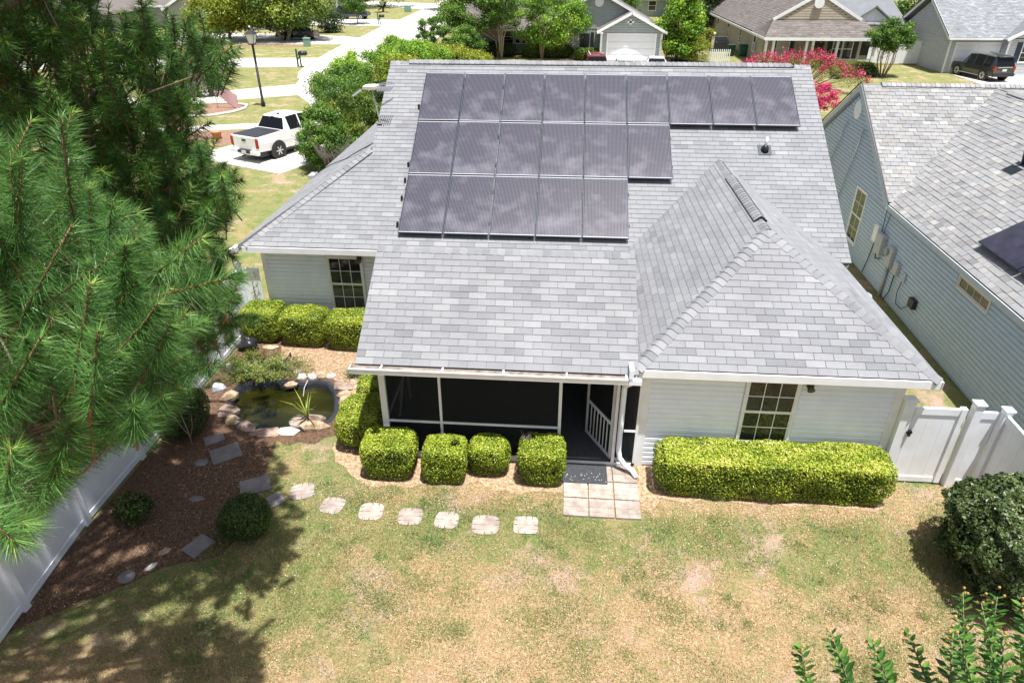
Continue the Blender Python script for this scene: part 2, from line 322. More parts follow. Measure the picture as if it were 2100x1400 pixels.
# ---------------------------------------------------------------- roofs
TW,EX=.343,.147
def clip(poly,a,b):
    """keep the part of poly left of line a->b (2D)"""
    out=[];n=len(poly)
    def sd(p): return (b[0]-a[0])*(p[1]-a[1])-(b[1]-a[1])*(p[0]-a[0])
    for i in range(n):
        p,q=poly[i],poly[(i+1)%n];sp,sq=sd(p),sd(q)
        if sp>=0: out.append(p)
        if (sp>0)!=(sq>0) and abs(sp-sq)>1e-12:
            t=sp/(sp-sq); out.append((p[0]+(q[0]-p[0])*t,p[1]+(q[1]-p[1])*t))
    return out
tabmb=MB(); TH=.014
tabmb.box(-TW/2+.005,TW/2-.005,0,EX,-.02,TH)
for i in (6,7): pass
tabmb.v=[(x,y,(z if y<.01 else (.003 if z>0 else z))) for x,y,z in tabmb.v]
TABME=tabmb.mesh('shingle',shing)
def shingle_plane(roof,O,U,Vv,poly,nsingle=0,tw=TW,ex=EX,m=None,skip=None,seed=0,drift=.012,field_name='shingle_field',laminated=False):
    """cover convex (u,s) polygon of plane O+u*U+s*Vv with tabs. nsingle lowest ones become objects"""
    rg=random.Random(seed); O,U,Vv=Vector(O),Vector(U).normalized(),Vector(Vv).normalized(); W=U.cross(Vv)
    umin=min(p[0] for p in poly);umax=max(p[0] for p in poly);smin=min(p[1] for p in poly);smax=max(p[1] for p in poly)
    mb=MB(); cnt=0; j=0; s=smin
    cc=sum((poly[i][0]*poly[(i+1)%len(poly)][1]-poly[(i+1)%len(poly)][0]*poly[i][1]) for i in range(len(poly)))
    if cc<0: poly=poly[::-1]
    while s<smax-1e-4:
        off=(j%2)*.5*tw-drift*j
        k=math.floor((umin-off)/tw)
        while off+k*tw<umax:
            wd=tw
            u0=off+k*tw; k+=1
            if skip and skip(u0+tw/2,s+ex/2): continue
            g=.004
            q=[(u0+g,s),(u0+tw-g,s),(u0+tw-g,s+ex),(u0+g,s+ex)]; full=q
            for i in range(len(poly)):
                q=clip(q,poly[i],poly[(i+1)%len(poly)])
                if len(q)<3: break
            if len(q)<3: continue
            t=min(max(rg.gauss(.5,.2),0),1)
            isfull=len(q)==4 and max(abs(a[0]-b[0])+abs(a[1]-b[1]) for a,b in zip(sorted(q),sorted(full)))<1e-6
            if isfull and cnt<nsingle:
                o=link('shingle',TABME,roof); c=O+U*(u0+tw/2)+Vv*s
                o.matrix_local=Matrix(((U.x,Vv.x,W.x,c.x),(U.y,Vv.y,W.y,c.y),(U.z,Vv.z,W.z,c.z),(0,0,0,1))); cnt+=1
                continue
            n=len(q); top=[];bot=[]
            lift=rg.choice([0,.006]) if laminated else 0
            for (u,v) in q:
                h=TH*(1-(v-s)/ex)+.003*(v-s)/ex+lift; p=O+U*u+Vv*v; top.append(p+W*h); bot.append(p-W*.01)
            mb.add(bot+top,[tuple(range(n,2*n))]+[(i,(i+1)%n,n+(i+1)%n,n+i) for i in range(n)],0,t)
        s+=ex; j+=1
    me=mb.mesh(field_name,m or shingf,True); o=link(field_name,me,roof,kind='stuff'); return cnt
CAPME={}
def caps(roof,a,b,n1,n2,name='cap_shingle',hw=.135,ex=.15,m=None,single=True,lift=.0):
    """row of bent cap pieces along ridge a->b (laid from a up to b); n1,n2 = downhill unit directions of both sides"""
    a,b=Vector(a),Vector(b); d=(b-a); l=d.length; d/=l; n=int(l/ex); n1,n2=Vector(n1).normalized(),Vector(n2).normalized()
    up=-(n1+n2).normalized()
    key=(round(n1.dot(n2),2),round(d.z,2),hw,m.name if m else '',round(n1.x,1),round(n1.y,1))
    mb=MB(); L=ex*1.25
    def row(s,h): 
        c=d*s+up*h
        return [c+n1*hw,c+n1*hw*.55+up*.008,c+n1*.03+up*.012,c+n2*.03+up*.012,c+n2*hw*.55+up*.008,c+n2*hw]
    r0=row(0,.022+lift);r1=row(L,.004+lift);r2=[p-up*.03 for p in row(0,.02+lift)]
    mb.add(r0+r1+r2,[(i,i+1,7+i,6+i) for i in range(5)]+[(12+i,13+i,i+1,i) for i in range(5)]+[(6,0,12),(5,11,17)])
    me=mb.mesh(name,m or shing)
    for i in range(n):
        o=link(name,me,roof); o.location=a+d*ex*i
def vent(roof,a,b,n1,n2,name='ridge_vent',hw=.15,m=None):
    a,b=Vector(a),Vector(b);n1,n2=Vector(n1).normalized(),Vector(n2).normalized(); up=-(n1+n2).normalized()
    mb=MB()
    for s in (n1,n2):
        for c in (a,b): pass
        q=[a+s*hw,b+s*hw,b+s*hw+up*.042,a+s*hw+up*.042]; q2=[p-s*.03 for p in q]; mb.add(q+q2,[(0,1,2,3),(7,6,5,4),(0,4,5,1),(3,2,6,7),(0,3,7,4),(1,5,6,2)])
    e=[a+n1*hw,a+up*.03,a+n2*hw]; 
    for c in (a,b): mb.add([c+n1*hw,c+n1*hw+up*.042,c+up*.06,c+n2*hw+up*.042,c+n2*hw],[(0,1,2,3,4)])
    mb.build(name,black,roof)
    caps(roof,a+up*.03,b+up*.03,n1,n2,'cap_shingle',hw+.01,m=m)
# window builder: wall plane with outward normal; u along wall, z up
def window(parent,O,U,Nn,w,h,cols=3,rows=2,sashes=2,frame_m=None,name='window',cat=None,glass=None,blind=False,fw=.045,single_panes=True):
    """O = lower-left outer corner on the wall face"""
    O,U,Nn=Vector(O),Vector(U).normalized(),Vector(Nn).normalized(); Z=Vector((0,0,1)); fm=frame_m or trimw
    f=MB()
    P=lambda u,z,n: O+U*u+Z*z+Nn*n
    def bx(mb,u0,u1,z0,z1,n0,n1,mi=0):
        mb.add([P(u,z,n) for n in (n0,n1) for z in (z0,z1) for u in (u0,u1)],[(0,2,3,1),(4,5,7,6),(0,1,5,4),(2,6,7,3),(0,4,6,2),(1,3,7,5)],mi)
    for a in ((0,fw,0,h),(w-fw,w,0,h),(fw,w-fw,0,fw*1.2),(fw,w-fw,h-fw,h)): bx(f,*a,.0,.05)
    win=f.build(name,fm,parent)
    sh=(h-2.2*fw)/sashes; z=fw*1.2
    for s in range(sashes):
        r=MB(); sw=.03; n0=.006+.012*s if sashes>1 else .006; z0=z+s*sh; z1=z0+sh; u0,u1=fw,w-fw
        for a in ((u0,u0+sw,z0,z1),(u1-sw,u1,z0,z1),(u0+sw,u1-sw,z0,z0+sw),(u0+sw,u1-sw,z1-sw,z1)): bx(r,*a,n0,n0+.022)
        r.build('sash',fm,win)
        mu=MB(); gu0,gu1,gz0,gz1=u0+sw,u1-sw,z0+sw,z1-sw; mw=.014
        for i in range(1,cols): c=gu0+(gu1-gu0)*i/cols; bx(mu,c-mw/2,c+mw/2,gz0,gz1,n0+.006,n0+.016)
        for i in range(1,rows): c=gz0+(gz1-gz0)*i/rows; bx(mu,gu0,gu1,c-mw/2,c+mw/2,n0+.004,n0+.018)
        if cols>1 or rows>1: mu.build('muntin',fm,win)
        if single_panes:
            for i in range(cols):
                for j in range(rows):
                    g=MB(); a0=gu0+(gu1-gu0)*i/cols;a1=gu0+(gu1-gu0)*(i+1)/cols;b0=gz0+(gz1-gz0)*j/rows;b1=gz0+(gz1-gz0)*(j+1)/rows
                    bx(g,a0+.002,a1-.002,b0+.002,b1-.002,n0+.001,n0+.008+.0004*((i+j)%2)); g.build('pane',glass or glassd,win)
        else:
            g=MB(); bx(g,gu0,gu1,gz0,gz1,n0+.001,n0+.006); g.build('pane',glass or glassd,win)
        if blind and s==0:
            bl=MB()
            for k in range(18): zz=gz0+.02+k*.032; bx(bl,gu0,gu1,zz,zz+.007,n0+.0085,n0+.0095)
            bl.build('blind_reflection' if 0 else 'blind_slat',mat('blind',(.3,.3,.29),.6),win,kind='stuff')
    return win
def siding(parent,O,U,Nn,length,z0,z1,m,course=.114,holes=(),name='siding_board',topfn=None,batch=False,gs=1.):
    """lap siding: each course is a board (wedge), split round holes [(u0,u1,z0,z1)]"""
    O,U,Nn=Vector(O),Vector(U).normalized(),Vector(Nn).normalized(); Z=Vector((0,0,1)); z=z0; allm=MB()
    while z<z1-.02:
        zt=min(z+course,z1); spans=[(0,length)] if topfn is None else [topfn((z+zt)/2)]
        for (h0,h1,hz0,hz1) in holes:
            if hz0<zt-.01 and hz1>z+.01:
                ns=[]
                for a,b in spans:
                    if h1<=a or h0>=b: ns.append((a,b)); continue
                    if h0>a: ns.append((a,h0))
                    if h1<b: ns.append((h1,b))
                spans=ns
        for a,b in spans:
            if b-a<.03: continue
            mb=allm if batch else MB()
            P=lambda u,zz,n:O+U*u+Z*zz+Nn*n
            hh=zt-z; pr=[(0,0),(0,.024*gs),(.66*hh,.026*gs),(.84*hh,.002*gs),(hh,.001*gs),(hh,0)]
            n_=len(pr); v=[P(a,z+q,n) for q,n in pr]+[P(b,z+q,n) for q,n in pr]
            mb.add(v,[(i,i+1,n_+i+1,n_+i) for i in range(n_-1)]+[tuple(range(n_-1,-1,-1)),tuple(range(n_,2*n_))])
            if not batch: mb.build(name,m,parent)
        z=zt
    if batch: allm.build('siding',m,parent)
# ---------------------------------------------------------------- our house
EZ=2.45; TM=math.radians(31.6); cT,sT=math.cos(TM),math.sin(TM); SL=6.81
WZ=2.42; TWg=math.radians(33.1); XL,XR,XE=-1.563,10.53,-4.32
RY=SL*cT; RZ=EZ+SL*sT
house=thing('house','white sided single storey house with grey shingle roof, screened porch and solar panels','house',(3.6,3,0))
HL=Matrix.Translation((-3.6,-3,0))
def hp(o): o.matrix_parent_inverse=HL; return o
wallm=MB()
# body walls up to the soffit
wallm.box(XE+.3,10.2,.3,11.5,0,EZ-.13)
wallm.box(5.27,9.9,-4.75,.3,0,WZ-.13)
# gable ends
for x in (XL+.25,10.2-.01):
    wallm.prism([(x,.3,EZ-.14),(x,11.3,EZ-.14),(x,RY,RZ-.16)],(.06,0,0))
wall=hp(wallm.build('wall',white,house))
# roof sheathing
rf=MB()
def sheet(mb,P,th=.1,mi=0):
    n=(Vector(P[1])-Vector(P[0])).cross(Vector(P[2])-Vector(P[0])).normalized()
    if n.z<0: P=P[::-1]; n=-n
    mb.prism([Vector(p) for p in P][::1],-n*th,mi)
def mp(x,s,h=0): return (x,s*cT-h*sT,EZ+s*sT+h*cT)
S1=2.8/cT
sheet(rf,[mp(XE,0),mp(XR,0),mp(XR,SL),mp(XL,SL),mp(XL,S1)])
sheet(rf,[(XL,RY,RZ),(XR,RY,RZ),(XR,2*RY+.2,EZ-.1),(XL,2*RY+.2,EZ-.1)])
WX=-4.45; WTOP=EZ+(XL-WX)*math.tan(TM)
sheet(rf,[(WX,0,EZ),(WX,14.5,EZ),(XL,14.5,WTOP),(XL,2.8,WTOP)])
RX=7.695; AY=-2.375; AZ=WZ+2.625*math.tan(TWg); VY=(AZ-EZ)/math.tan(TM)
sheet(rf,[(5.07,-5,WZ),(5.07,-.05,WZ),(RX,VY,AZ),(RX,AY,AZ)])
sheet(rf,[(10.32,-5,WZ),(10.32,-.05,WZ),(RX,VY,AZ),(RX,AY,AZ)])
sheet(rf,[(5.07,-5,WZ),(10.32,-5,WZ),(RX,AY,AZ)])
PX0,PX1,PY0,PYR=.0,5.12,-5.13,-2.9; PZ0=2.36; PZR=PZ0+(PYR-PY0)*math.tan(TM)
sheet(rf,[(PX0,PY0,PZ0),(PX1,PY0,PZ0),(PX1,PYR,PZR),(PX0,PYR,PZR)])
sheet(rf,[(PX0,PYR,PZR),(PX1-.08,PYR,PZR),(PX1-.08,.12,2.50),(PX0-.02,.12,2.50)])
roof=hp(rf.build('roof',dark_sheet,house))
U=(1,0,0); VM=(0,cT,sT)
def skipmain(u,s):
    x=u; 
    # hidden under the wing roof or the porch back slope
    return (abs(x-RX)<2.62*(1-s/(VY/cT))-.25)
WN=math.ceil((XR-XE)/TW)
def skipL(u,s): return skipmain(u,s) or u<XL and u>XL-9 and False
shingle_plane(roof,(0,0,EZ),U,VM,[(XL,0),(XR,0),(XR,SL),(XL,SL)],30,skip=skipmain,seed=1)
shingle_plane(roof,(0,0,EZ),U,VM,[(XE,0),(XL,0),(XL,S1)],seed=8)
shingle_plane(roof,(0,PY0,PZ0),U,VM,[(PX0,0),(PX1,0),(PX1,(PYR-PY0)/cT),(PX0,(PYR-PY0)/cT)],190,seed=2)
bl=math.hypot(.12-PYR,PZR-2.5)
shingle_plane(roof,(PX1-.08,.12,2.5),(-1,0,0),(0,-(.12-PYR)/bl,(PZR-2.5)/bl),[(0,0),(PX1-.08,0),(PX1-.08,bl),(0,bl)],seed=3)
cW,sW=math.cos(TWg),math.sin(TWg); WS=2.625/cW
shingle_plane(roof,(0,-5,WZ),U,(0,cW,sW),[(5.07,0),(10.32,0),(RX,WS)],80,seed=4)
shingle_plane(roof,(5.07,0,WZ),(0,-1,0),(cW,0,sW),[(.02,0),(5,0),(-AY,WS),(-VY,WS)],seed=5)
shingle_plane(roof,(10.32,0,WZ),(0,1,0),(-cW,0,sW),[(-5,0),(-.02,0),(VY,WS),(AY,WS)],seed=6)
WSS=(XL-WX)/math.cos(TM)
shingle_plane(roof,(WX,0,EZ),(0,-1,0),(cT,0,sT),[(-14.5,0),(0,0),(-2.8,WSS),(-14.5,WSS)],seed=7)
# caps
dn_main=(0,-cT,-sT); dn_back=(0,cT,-sT)
vent(roof,(-1.0,RY,RZ+.01),(10.05,RY,RZ+.01),dn_main,dn_back,hw=.15)
caps(roof,(XL,RY,RZ),(-1.0,RY,RZ),dn_main,dn_back); caps(roof,(XR-.45,RY,RZ),(XR,RY,RZ),dn_main,dn_back)
dl=(-cW,0,-sW); dr=(cW,0,-sW); df=(0,-cW,-sW)
def hipdir(a,b,pl):  # direction in plane pl (downhill vector) perpendicular to hip line
    d=(Vector(b)-Vector(a)).normalized(); n=Vector(pl); up=Vector((-n.x,-n.y,0)); nn=Vector((n.x*-n.z/ max(1e-6,math.hypot(n.x,n.y)),n.y*-n.z/max(1e-6,math.hypot(n.x,n.y)),math.hypot(n.x,n.y)))
    q=d.cross(nn).normalized()
    return q if q.dot(n)>0 else -q
apx=(RX,AY,AZ)
for c,sd in (((5.07,-5,WZ),dl),((10.32,-5,WZ),dr)):
    caps(roof,c,apx,hipdir(c,apx,sd),hipdir(c,apx,df),hw=.15)
caps(roof,(RX,AY-.05,AZ),(RX,-1.85,AZ),dl,dr); vent(roof,(RX,-1.85,AZ+.01),(RX,1.15,AZ+.01),dl,dr,hw=.15); caps(roof,(RX,1.15,AZ),(RX,VY,AZ),dl,dr)
caps(roof,(PX0+.02,PYR,PZR),(PX1-.1,PYR,PZR),(0,-cT,-sT),(0,(.12-PYR)/bl,-(PZR-2.5)/bl),hw=.14)
hc=(XE+.02,.02,EZ); ht=(XL,2.8,WTOP)
caps(roof,hc,ht,hipdir(hc,ht,(-cT,0,-sT)),hipdir(hc,ht,dn_main),hw=.13)
# fascia, soffit, gutters
fa=MB()
fa.box(XE-.02,5.05,-.035,-.004,EZ-.17,EZ-.02)
fa.box(5.07,10.34,-5.035,-5.004,WZ-.17,WZ-.02)
fa.box(10.325,10.355,-5.035,.0,WZ-.17,WZ-.02); fa.box(5.035,5.066,-4.98,-.05,WZ-.17,WZ-.02)
fa.box(XE,PX0,-.003,.3,EZ-.16,EZ-.135); fa.box(5.07,10.3,-5.0,-4.75,WZ-.16,WZ-.135); fa.box(9.9,10.3,-4.75,0,WZ-.16,WZ-.135)
fa.box(WX-.035,WX-.004,-.03,14.5,EZ-.17,EZ-.02)
fa.prism([mp(XR-.05,0,-.06),mp(XR-.05,SL,-.06),mp(XR-.05,SL,-.2),mp(XR-.05,0,-.2)],(.03,0,0)); fa.prism([mp(XL+.05,S1,-.06),mp(XL+.05,SL,-.06),mp(XL+.05,SL,-.2),mp(XL+.05,S1,-.2)],(-.03,0,0))
for x in (PX0+.02,PX1-.02): fa.prism([(x,PY0,PZ0-.02),(x,PYR,PZR-.02),(x,PYR,PZR-.16),(x,PY0,PZ0-.16)],((.03 if x<1 else -.03),0,0))
fa.box(WX-.1,WX,-.12,.1,EZ-.13,EZ-.01)
hp(fa.build('fascia',trimw,house))
g=MB()
gx0,gx1=-.08,4.93; y1=PY0-.01
g.box(gx0,gx1,y1-.125,y1,PZ0-.125,PZ0-.115); g.box(gx0,gx1,y1-.135,y1-.12,PZ0-.125,PZ0-.01); g.box(gx0,gx1,y1-.001,y1+.004,PZ0-.125,PZ0-.03)
for x in (gx0,gx1-.01): g.box(x-.004,x+.012,y1-.13,y1,PZ0-.118,PZ0-.012)
g.box(gx0,gx1,y1-.15,y1-.136,PZ0-.028,PZ0-.012)
gut=hp(g.build('gutter',trimw,house))
dirty=mat('gutter_grime',(.12,.095,.08),.9,(.3,.25,.22),6)
g=MB(); g.box(gx0+.02,gx1-.02,y1-.119,y1-.003,PZ0-.114,PZ0-.022); hp(g.build('leaf_litter',dirty,house))
for x in (.5,1.62,2.72,3.85,4.9):
    g=MB(); g.box(x-.015,x+.015,y1-.15,y1+.06,PZ0-.012,PZ0-.002); g.build('gutter_hanger',trimw,gut)
d=MB()
d.box(4.945,5.02,-5.28,-5.0,PZ0-.0,PZ0+.18); d.box(4.95,5.17,-5.27,-5.17,PZ0-.13,PZ0-.04)
d.tube([(5.02,-5.2,PZ0-.1),(4.98,-5.12,PZ0-.2),(4.92,-4.95,PZ0-.35),(4.92,-4.92,PZ0-.5),(4.92,-4.92,.5),(4.95,-4.95,.33),(5.05,-5.0,.2),(5.2,-5.08,.13),(5.28,-5.2,.06)],.052,8)
hp(d.build('downspout',white,house))
d=MB(); d.box(WX-.2,WX-.02,-.1,0,EZ-.2,EZ-.06); hp(d.build('gutter_end',trimw,house))
# siding boards, corner boards, windows
WR=(7.12,8.1,.68,2.18); WL=(-2.33,-1.38,.55,2.13)
siding(wall,(5.42,-4.751,0),(1,0,0),(0,-1,0),4.35,.05,WZ-.15,white,.228/2,[(WR[0]-5.42-.02,WR[1]-5.42+.02,WR[2]-.02,WR[3]+.02)])
siding(wall,(-3.9,.299,0),(1,0,0),(0,-1,0),3.8,.05,EZ-.15,white,.114,[(WL[0]+3.9-.02,WL[1]+3.9+.02,WL[2]-.02,WL[3]+.02)])
siding(wall,(XE+.3,.3,0),(0,1,0),(-1,0,0),11,.05,EZ-.15,white,.114,batch=True)
siding(wall,(9.901,-4.6,0),(0,1,0),(1,0,0),4.5,.05,EZ-.15,white,.114,batch=True)
for (x,y,zt,w_) in ((5.27,-4.785,WZ-.16,.15),(9.77,-4.785,WZ-.16,.15),(-4.03,.265,EZ-.16,.13)):
    cbm=MB(); cbm.box(x,x+w_,y,y+.035,0,zt); hp(cbm.build('corner_board',trimw,house))
w1=window(house,(WR[0],-4.755,WR[2]),(1,0,0),(0,-1,0),WR[1]-WR[0],WR[3]-WR[2],3,2); hp(w1)
w2=window(house,(WL[0],.295,WL[2]),(1,0,0),(0,-1,0),WL[1]-WL[0],WL[3]-WL[2],3,2,blind=True); hp(w2)
for (x,y,z) in ((8.22,-4.86,2.1),(-1.42,.16,2.12)):
    d=MB(); d.tube([(x,y+.02,z),(x,y-.08,z-.05)],[.045,.07],8); d.box(x-.06,x+.06,y-.01,y+.03,z-.03,z+.05); hp(d.build('security_light',mat('olive_plastic',(.05,.055,.03),.5),house))
# plumbing vent

mb=MB(); c=Vector(mp(8.9,3.5,0)); mb.add([mp(8.9-.17,3.36,.02),mp(8.9+.17,3.36,.02),mp(8.9+.17,3.7,.025),mp(8.9-.17,3.7,.025)],[(0,1,2,3)])
mb.tube([c+Vector((0,0,-.02)),c+Vector((0,0,.1)),c+Vector((0,0,.14)),c+Vector((0,0,.17))],[.10,.095,.06,.045],14); vb=hp(mb.build('vent_boot',dkmetal,house))
mb=MB(); mb.tube([c+Vector((0,0,.15)),c+Vector((.01,0,.36))],.035,10); mb.build('vent_pipe',white,vb)
# ---------------------------------------------------------------- screened porch (part of the house)
screen=mat('insect_screen',(.018,.02,.023),.8,alpha=.72,spec=.1)
pfloor=mat('porch_carpet',(.045,.05,.055),.95,(.07,.075,.085),18,.3,90)
mb=MB(); mb.box(.3,5.2,-4.82,.28,0,.12); hp(mb.build('porch_floor',pfloor,house))
mb=MB(); mb.box(.3,5.2,-4.84,-4.821,0,.1); hp(mb.build('porch_skirt',trimw,house))
mb=MB(); mb.box(.45,5.25,.24,.29,.12,2.3); mb.box(5.2,5.26,-4.6,.24,.12,2.3); hp(mb.build('porch_inner_wall',mat('porch_inner',(.3,.3,.3),.8),house))
mb=MB(); mb.box(.3,5.2,-4.8,.2,2.22,2.25); hp(mb.build('porch_ceiling',trimw,house))
mb=MB(); mb.box(.25,5.2,-4.9,-4.78,2.1,2.24); mb.box(.25,.4,-4.78,.2,2.1,2.24); hp(mb.build('porch_beam',trimw,house))

def post(x0,x1,y0,y1,z0=.1,z1=2.12,name='post'):
    m=MB(); m.box(x0,x1,y0,y1,z0,z1); return hp(m.build(name,trimw,house,bevel=.004))
post(.31,.43,-4.87,-4.76); post(1.44,1.49,-4.84,-4.79); post(3.73,3.79,-4.84,-4.79); post(4.80,4.86,-4.85,-4.78); post(5.22,5.27,-4.83,-4.78)
post(.33,.41,-3.0,-2.92); post(.33,.41,-1.3,-1.22)
for n,(x0,x1) in enumerate(((.43,1.44),(1.49,3.73))):
    m=MB(); m.box(x0,x1,-4.83,-4.795,.86,.905); hp(m.build('rail',trimw,house))
    m=MB(); m.box(x0,x1,-4.83,-4.795,.1,.14); hp(m.build('rail',trimw,house))
m=MB(); m.box(5.0,5.22,-4.83,-4.8,.86,.9); hp(m.build('rail',trimw,house))
for y0,y1 in ((-4.76,-3.0),(-2.92,-1.3),(-1.22,.2)):
    m=MB(); m.box(.35,.39,y0,y1,.86,.9); hp(m.build('rail',trimw,house))
for (a,b) in (((.37,-3.0,1.35),(.37,-3.9,.3)),((.37,-1.3,1.35),(.37,-2.2,.3))):
    m=MB(); m.bar(a,b,.06,.03); hp(m.build('brace',trimw,house))
for (x0,x1) in ((.43,1.44),(1.49,3.73),(5.0,5.22)):
    for z0,z1 in ((.14,.86),(.905,2.1)):
        m=MB(); m.add([(x0,-4.812,z0),(x1,-4.812,z0),(x1,-4.812,z1),(x0,-4.812,z1)],[(0,1,2,3)]); hp(m.build('screen_panel',screen,house))
for y0,y1 in ((-4.76,-3.0),(-2.92,-1.3),(-1.22,.2)):
    m=MB(); m.add([(.37,y0,.12),(.37,y1,.12),(.37,y1,2.1),(.37,y0,2.1)],[(0,1,2,3)]); hp(m.build('screen_panel',screen,house))
# screen door standing open inwards
dr=MB(); a=math.atan2(.92,-.5)
hx,hy=4.79,-4.76
def dl(u,z,n=0): return (hx+math.cos(a)*u-math.sin(a)*n,hy+math.sin(a)*u+math.cos(a)*n,z)
def dbox(mb,u0,u1,z0,z1,n0=-.015,n1=.015):
    mb.add([dl(u,z,n) for n in (n0,n1) for z in (z0,z1) for u in (u0,u1)],[(0,2,3,1),(4,5,7,6),(0,1,5,4),(2,6,7,3),(0,4,6,2),(1,3,7,5)])
DWd=.98
for q in ((0,.06,.13,2.08),(DWd-.06,DWd,.13,2.08),(.06,DWd-.06,.13,.2),(.06,DWd-.06,2.02,2.08),(.06,DWd-.06,.92,.99)): dbox(dr,*q)
door=hp(dr.build('screen_door',trimw,house))
for k in range(6):
    m=MB(); u=.06+(DWd-.12)*(k+1)/7; dbox(m,u-.012,u+.012,.2,.92,-.01,.01); m.build('baluster',trimw,door)
m=MB(); m.add([dl(.06,.2),dl(DWd-.06,.2),dl(DWd-.06,2.02),dl(.06,2.02)],[(0,1,2,3)]); m.build('door_screen',screen,door)
m=MB(); m.tube([dl(DWd-.05,1.32,-.02),dl(DWd-.02,1.36,-.07),dl(DWd-.02,1.44,-.07),dl(DWd-.05,1.48,-.02)],.012,6); m.build('handle',alu,door)
# ---------------------------------------------------------------- solar panels
def solar_mat():
    m=bpy.data.materials.new('solar_cells'); m.use_nodes=True; t=m.node_tree; b=t.nodes['Principled BSDF']; L=t.links.new
    tc=N(t,'ShaderNodeTexCoord'); sp=N(t,'ShaderNodeSeparateXYZ'); L(tc.outputs['Object'],sp.inputs[0])
    def M(op,a,bb=None,c=None):
        n=N(t,'ShaderNodeMath',operation=op)
        for i,v in enumerate((a,bb,c)):
            if v is None: continue
            if isinstance(v,(int,float)): n.inputs[i].default_value=v
            else: L(v,n.inputs[i])
        return n.outputs[0]
    def line(s,pitch,wd): return M('LESS_THAN',M('ABSOLUTE',M('SUBTRACT',M('FRACT',M('DIVIDE',s,pitch)),.5)),wd/pitch/2)
    bus=line(sp.outputs[0],.0355,.0125); gx=line(M('ADD',sp.outputs[0],.0),.1775,.016); gy=line(sp.outputs[1],.183,.014)
    nz=N(t,'ShaderNodeTexNoise'); nz.inputs['Scale'].default_value=2.2; nz.inputs['Detail'].default_value=6; ge=N(t,'ShaderNodeNewGeometry'); L(ge.outputs['Position'],nz.inputs['Vector'])
    rr=N(t,'ShaderNodeValToRGB'); rr.color_ramp.elements[0].position=.42; rr.color_ramp.elements[1].position=.72; L(nz.outputs[0],rr.inputs[0])
    def mix(f,a,bb):
        n=N(t,'ShaderNodeMix',data_type='RGBA')
        for i,v in ((0,f),(6,a),(7,bb)):
            if isinstance(v,tuple): n.inputs[i].default_value=(*v,1)
            elif isinstance(v,(int,float)): n.inputs[i].default_value=v
            else: L(v,n.inputs[i])
        return n.outputs[2]
    base=mix(gy,mix(gx,(.017,.016,.032),(.006,.006,.012)),(.005,.005,.011))
    c=mix(bus,base,(.105,.10,.125)); grad=M('MULTIPLY',M('SUBTRACT',1.0,M('DIVIDE',sp.outputs[1],1.9)),.75); dust=M('MULTIPLY',M('MAXIMUM',M('SUBTRACT',M('ADD',M('MULTIPLY',rr.outputs[0],1.0),grad),.55),0),.22); dust=M('MINIMUM',dust,.3)
    c=mix(dust,c,(.36,.345,.40)); L(c,b.inputs['Base Color'])
    b.inputs['Roughness'].default_value=.35; b.inputs['Specular IOR Level'].default_value=.2; b.inputs['Coat Weight'].default_value=.75; b.inputs['Coat Roughness'].default_value=.0
    return m
solar=solar_mat(); sframe=mat('panel_frame',(.03,.042,.06),.45,metal=.0); slight=mat('panel_backsheet_edge',(.55,.56,.6),.4)
PWd,PHt,PSX,PSS,PH=1.1445,1.9206,-.41,.427,.15
fm=MB(); W2,H2=(PWd-.018),(PHt-.02)
for q in ((0,.016,0,H2),(W2-.016,W2,0,H2),(.016,W2-.016,0,.016),(.016,W2-.016,H2-.016,H2)): fm.box(q[0],q[1],q[2],q[3],-.035,.004)
FME=fm.mesh('frame',sframe)
cm=MB(); cm.box(.022,W2-.022,.03,H2-.03,-.004,.0); CME=cm.mesh('cell_sheet',solar)
EME=MB().box(.016,W2-.016,.016,.03,-.004,.0).mesh('white_border',slight); EM2=MB().box(.016,W2-.016,H2-.03,H2-.016,-.004,.0).mesh('white_border',slight)
RME=MB().box(-.03,PWd+.01,.43,.47,-PH+.03,-.036).mesh('mounting_rail',dkmetal); RM2=MB().box(-.03,PWd+.01,1.43,1.47,-PH+.03,-.036).mesh('mounting_rail',dkmetal)
ordn=['first','second','third','fourth','fifth','sixth','seventh','eighth','ninth']
for j,nn in enumerate((5,6,9)):
    for i in range(nn):
        rowname={0:'lowest',1:'middle',2:'top'}[j]
        lab='dark framed solar panel, %s from the left in the %s roof row'%(ordn[i],rowname)
        if i==nn-1: lab='dark framed solar panel at the right end of the %s roof row'%rowname
        if i==0: lab='dark framed solar panel at the left end of the %s roof row'%rowname
        o=thing('solar_panel',lab,'solar panel',group='solar panels on the main roof slope')
        x=PSX+i*PWd+.009; s0=PSS+j*PHt+.01; c=mp(x,s0,PH+random.uniform(-.004,.004))
        tl=math.radians(random.uniform(-.25,.25)); 
        o.matrix_world=Matrix(((1,0,0,c[0]),(0,cT,-sT,c[1]),(0,sT,cT,c[2]),(0,0,0,1)))@Matrix.Rotation(tl,4,'X')
        for nm,me in (('frame',FME),('cell_sheet',CME),('white_border',EME),('white_border',EM2),('mounting_rail',RME),('mounting_rail',RM2)): link(nm,me,o)
# cable cleats left of the array
for s_,xx in ((.75,-.46),(1.6,-.47),(2.2,-.47),(2.75,-.46),(4.9,-.46)):
    m=MB(); c=mp(xx,s_,.05); m.box(c[0]-.03,c[0]+.015,c[1]-.05,c[1]+.05,c[2]-.03,c[2]+.06); hp(m.build('rail_end_clip',black,house))
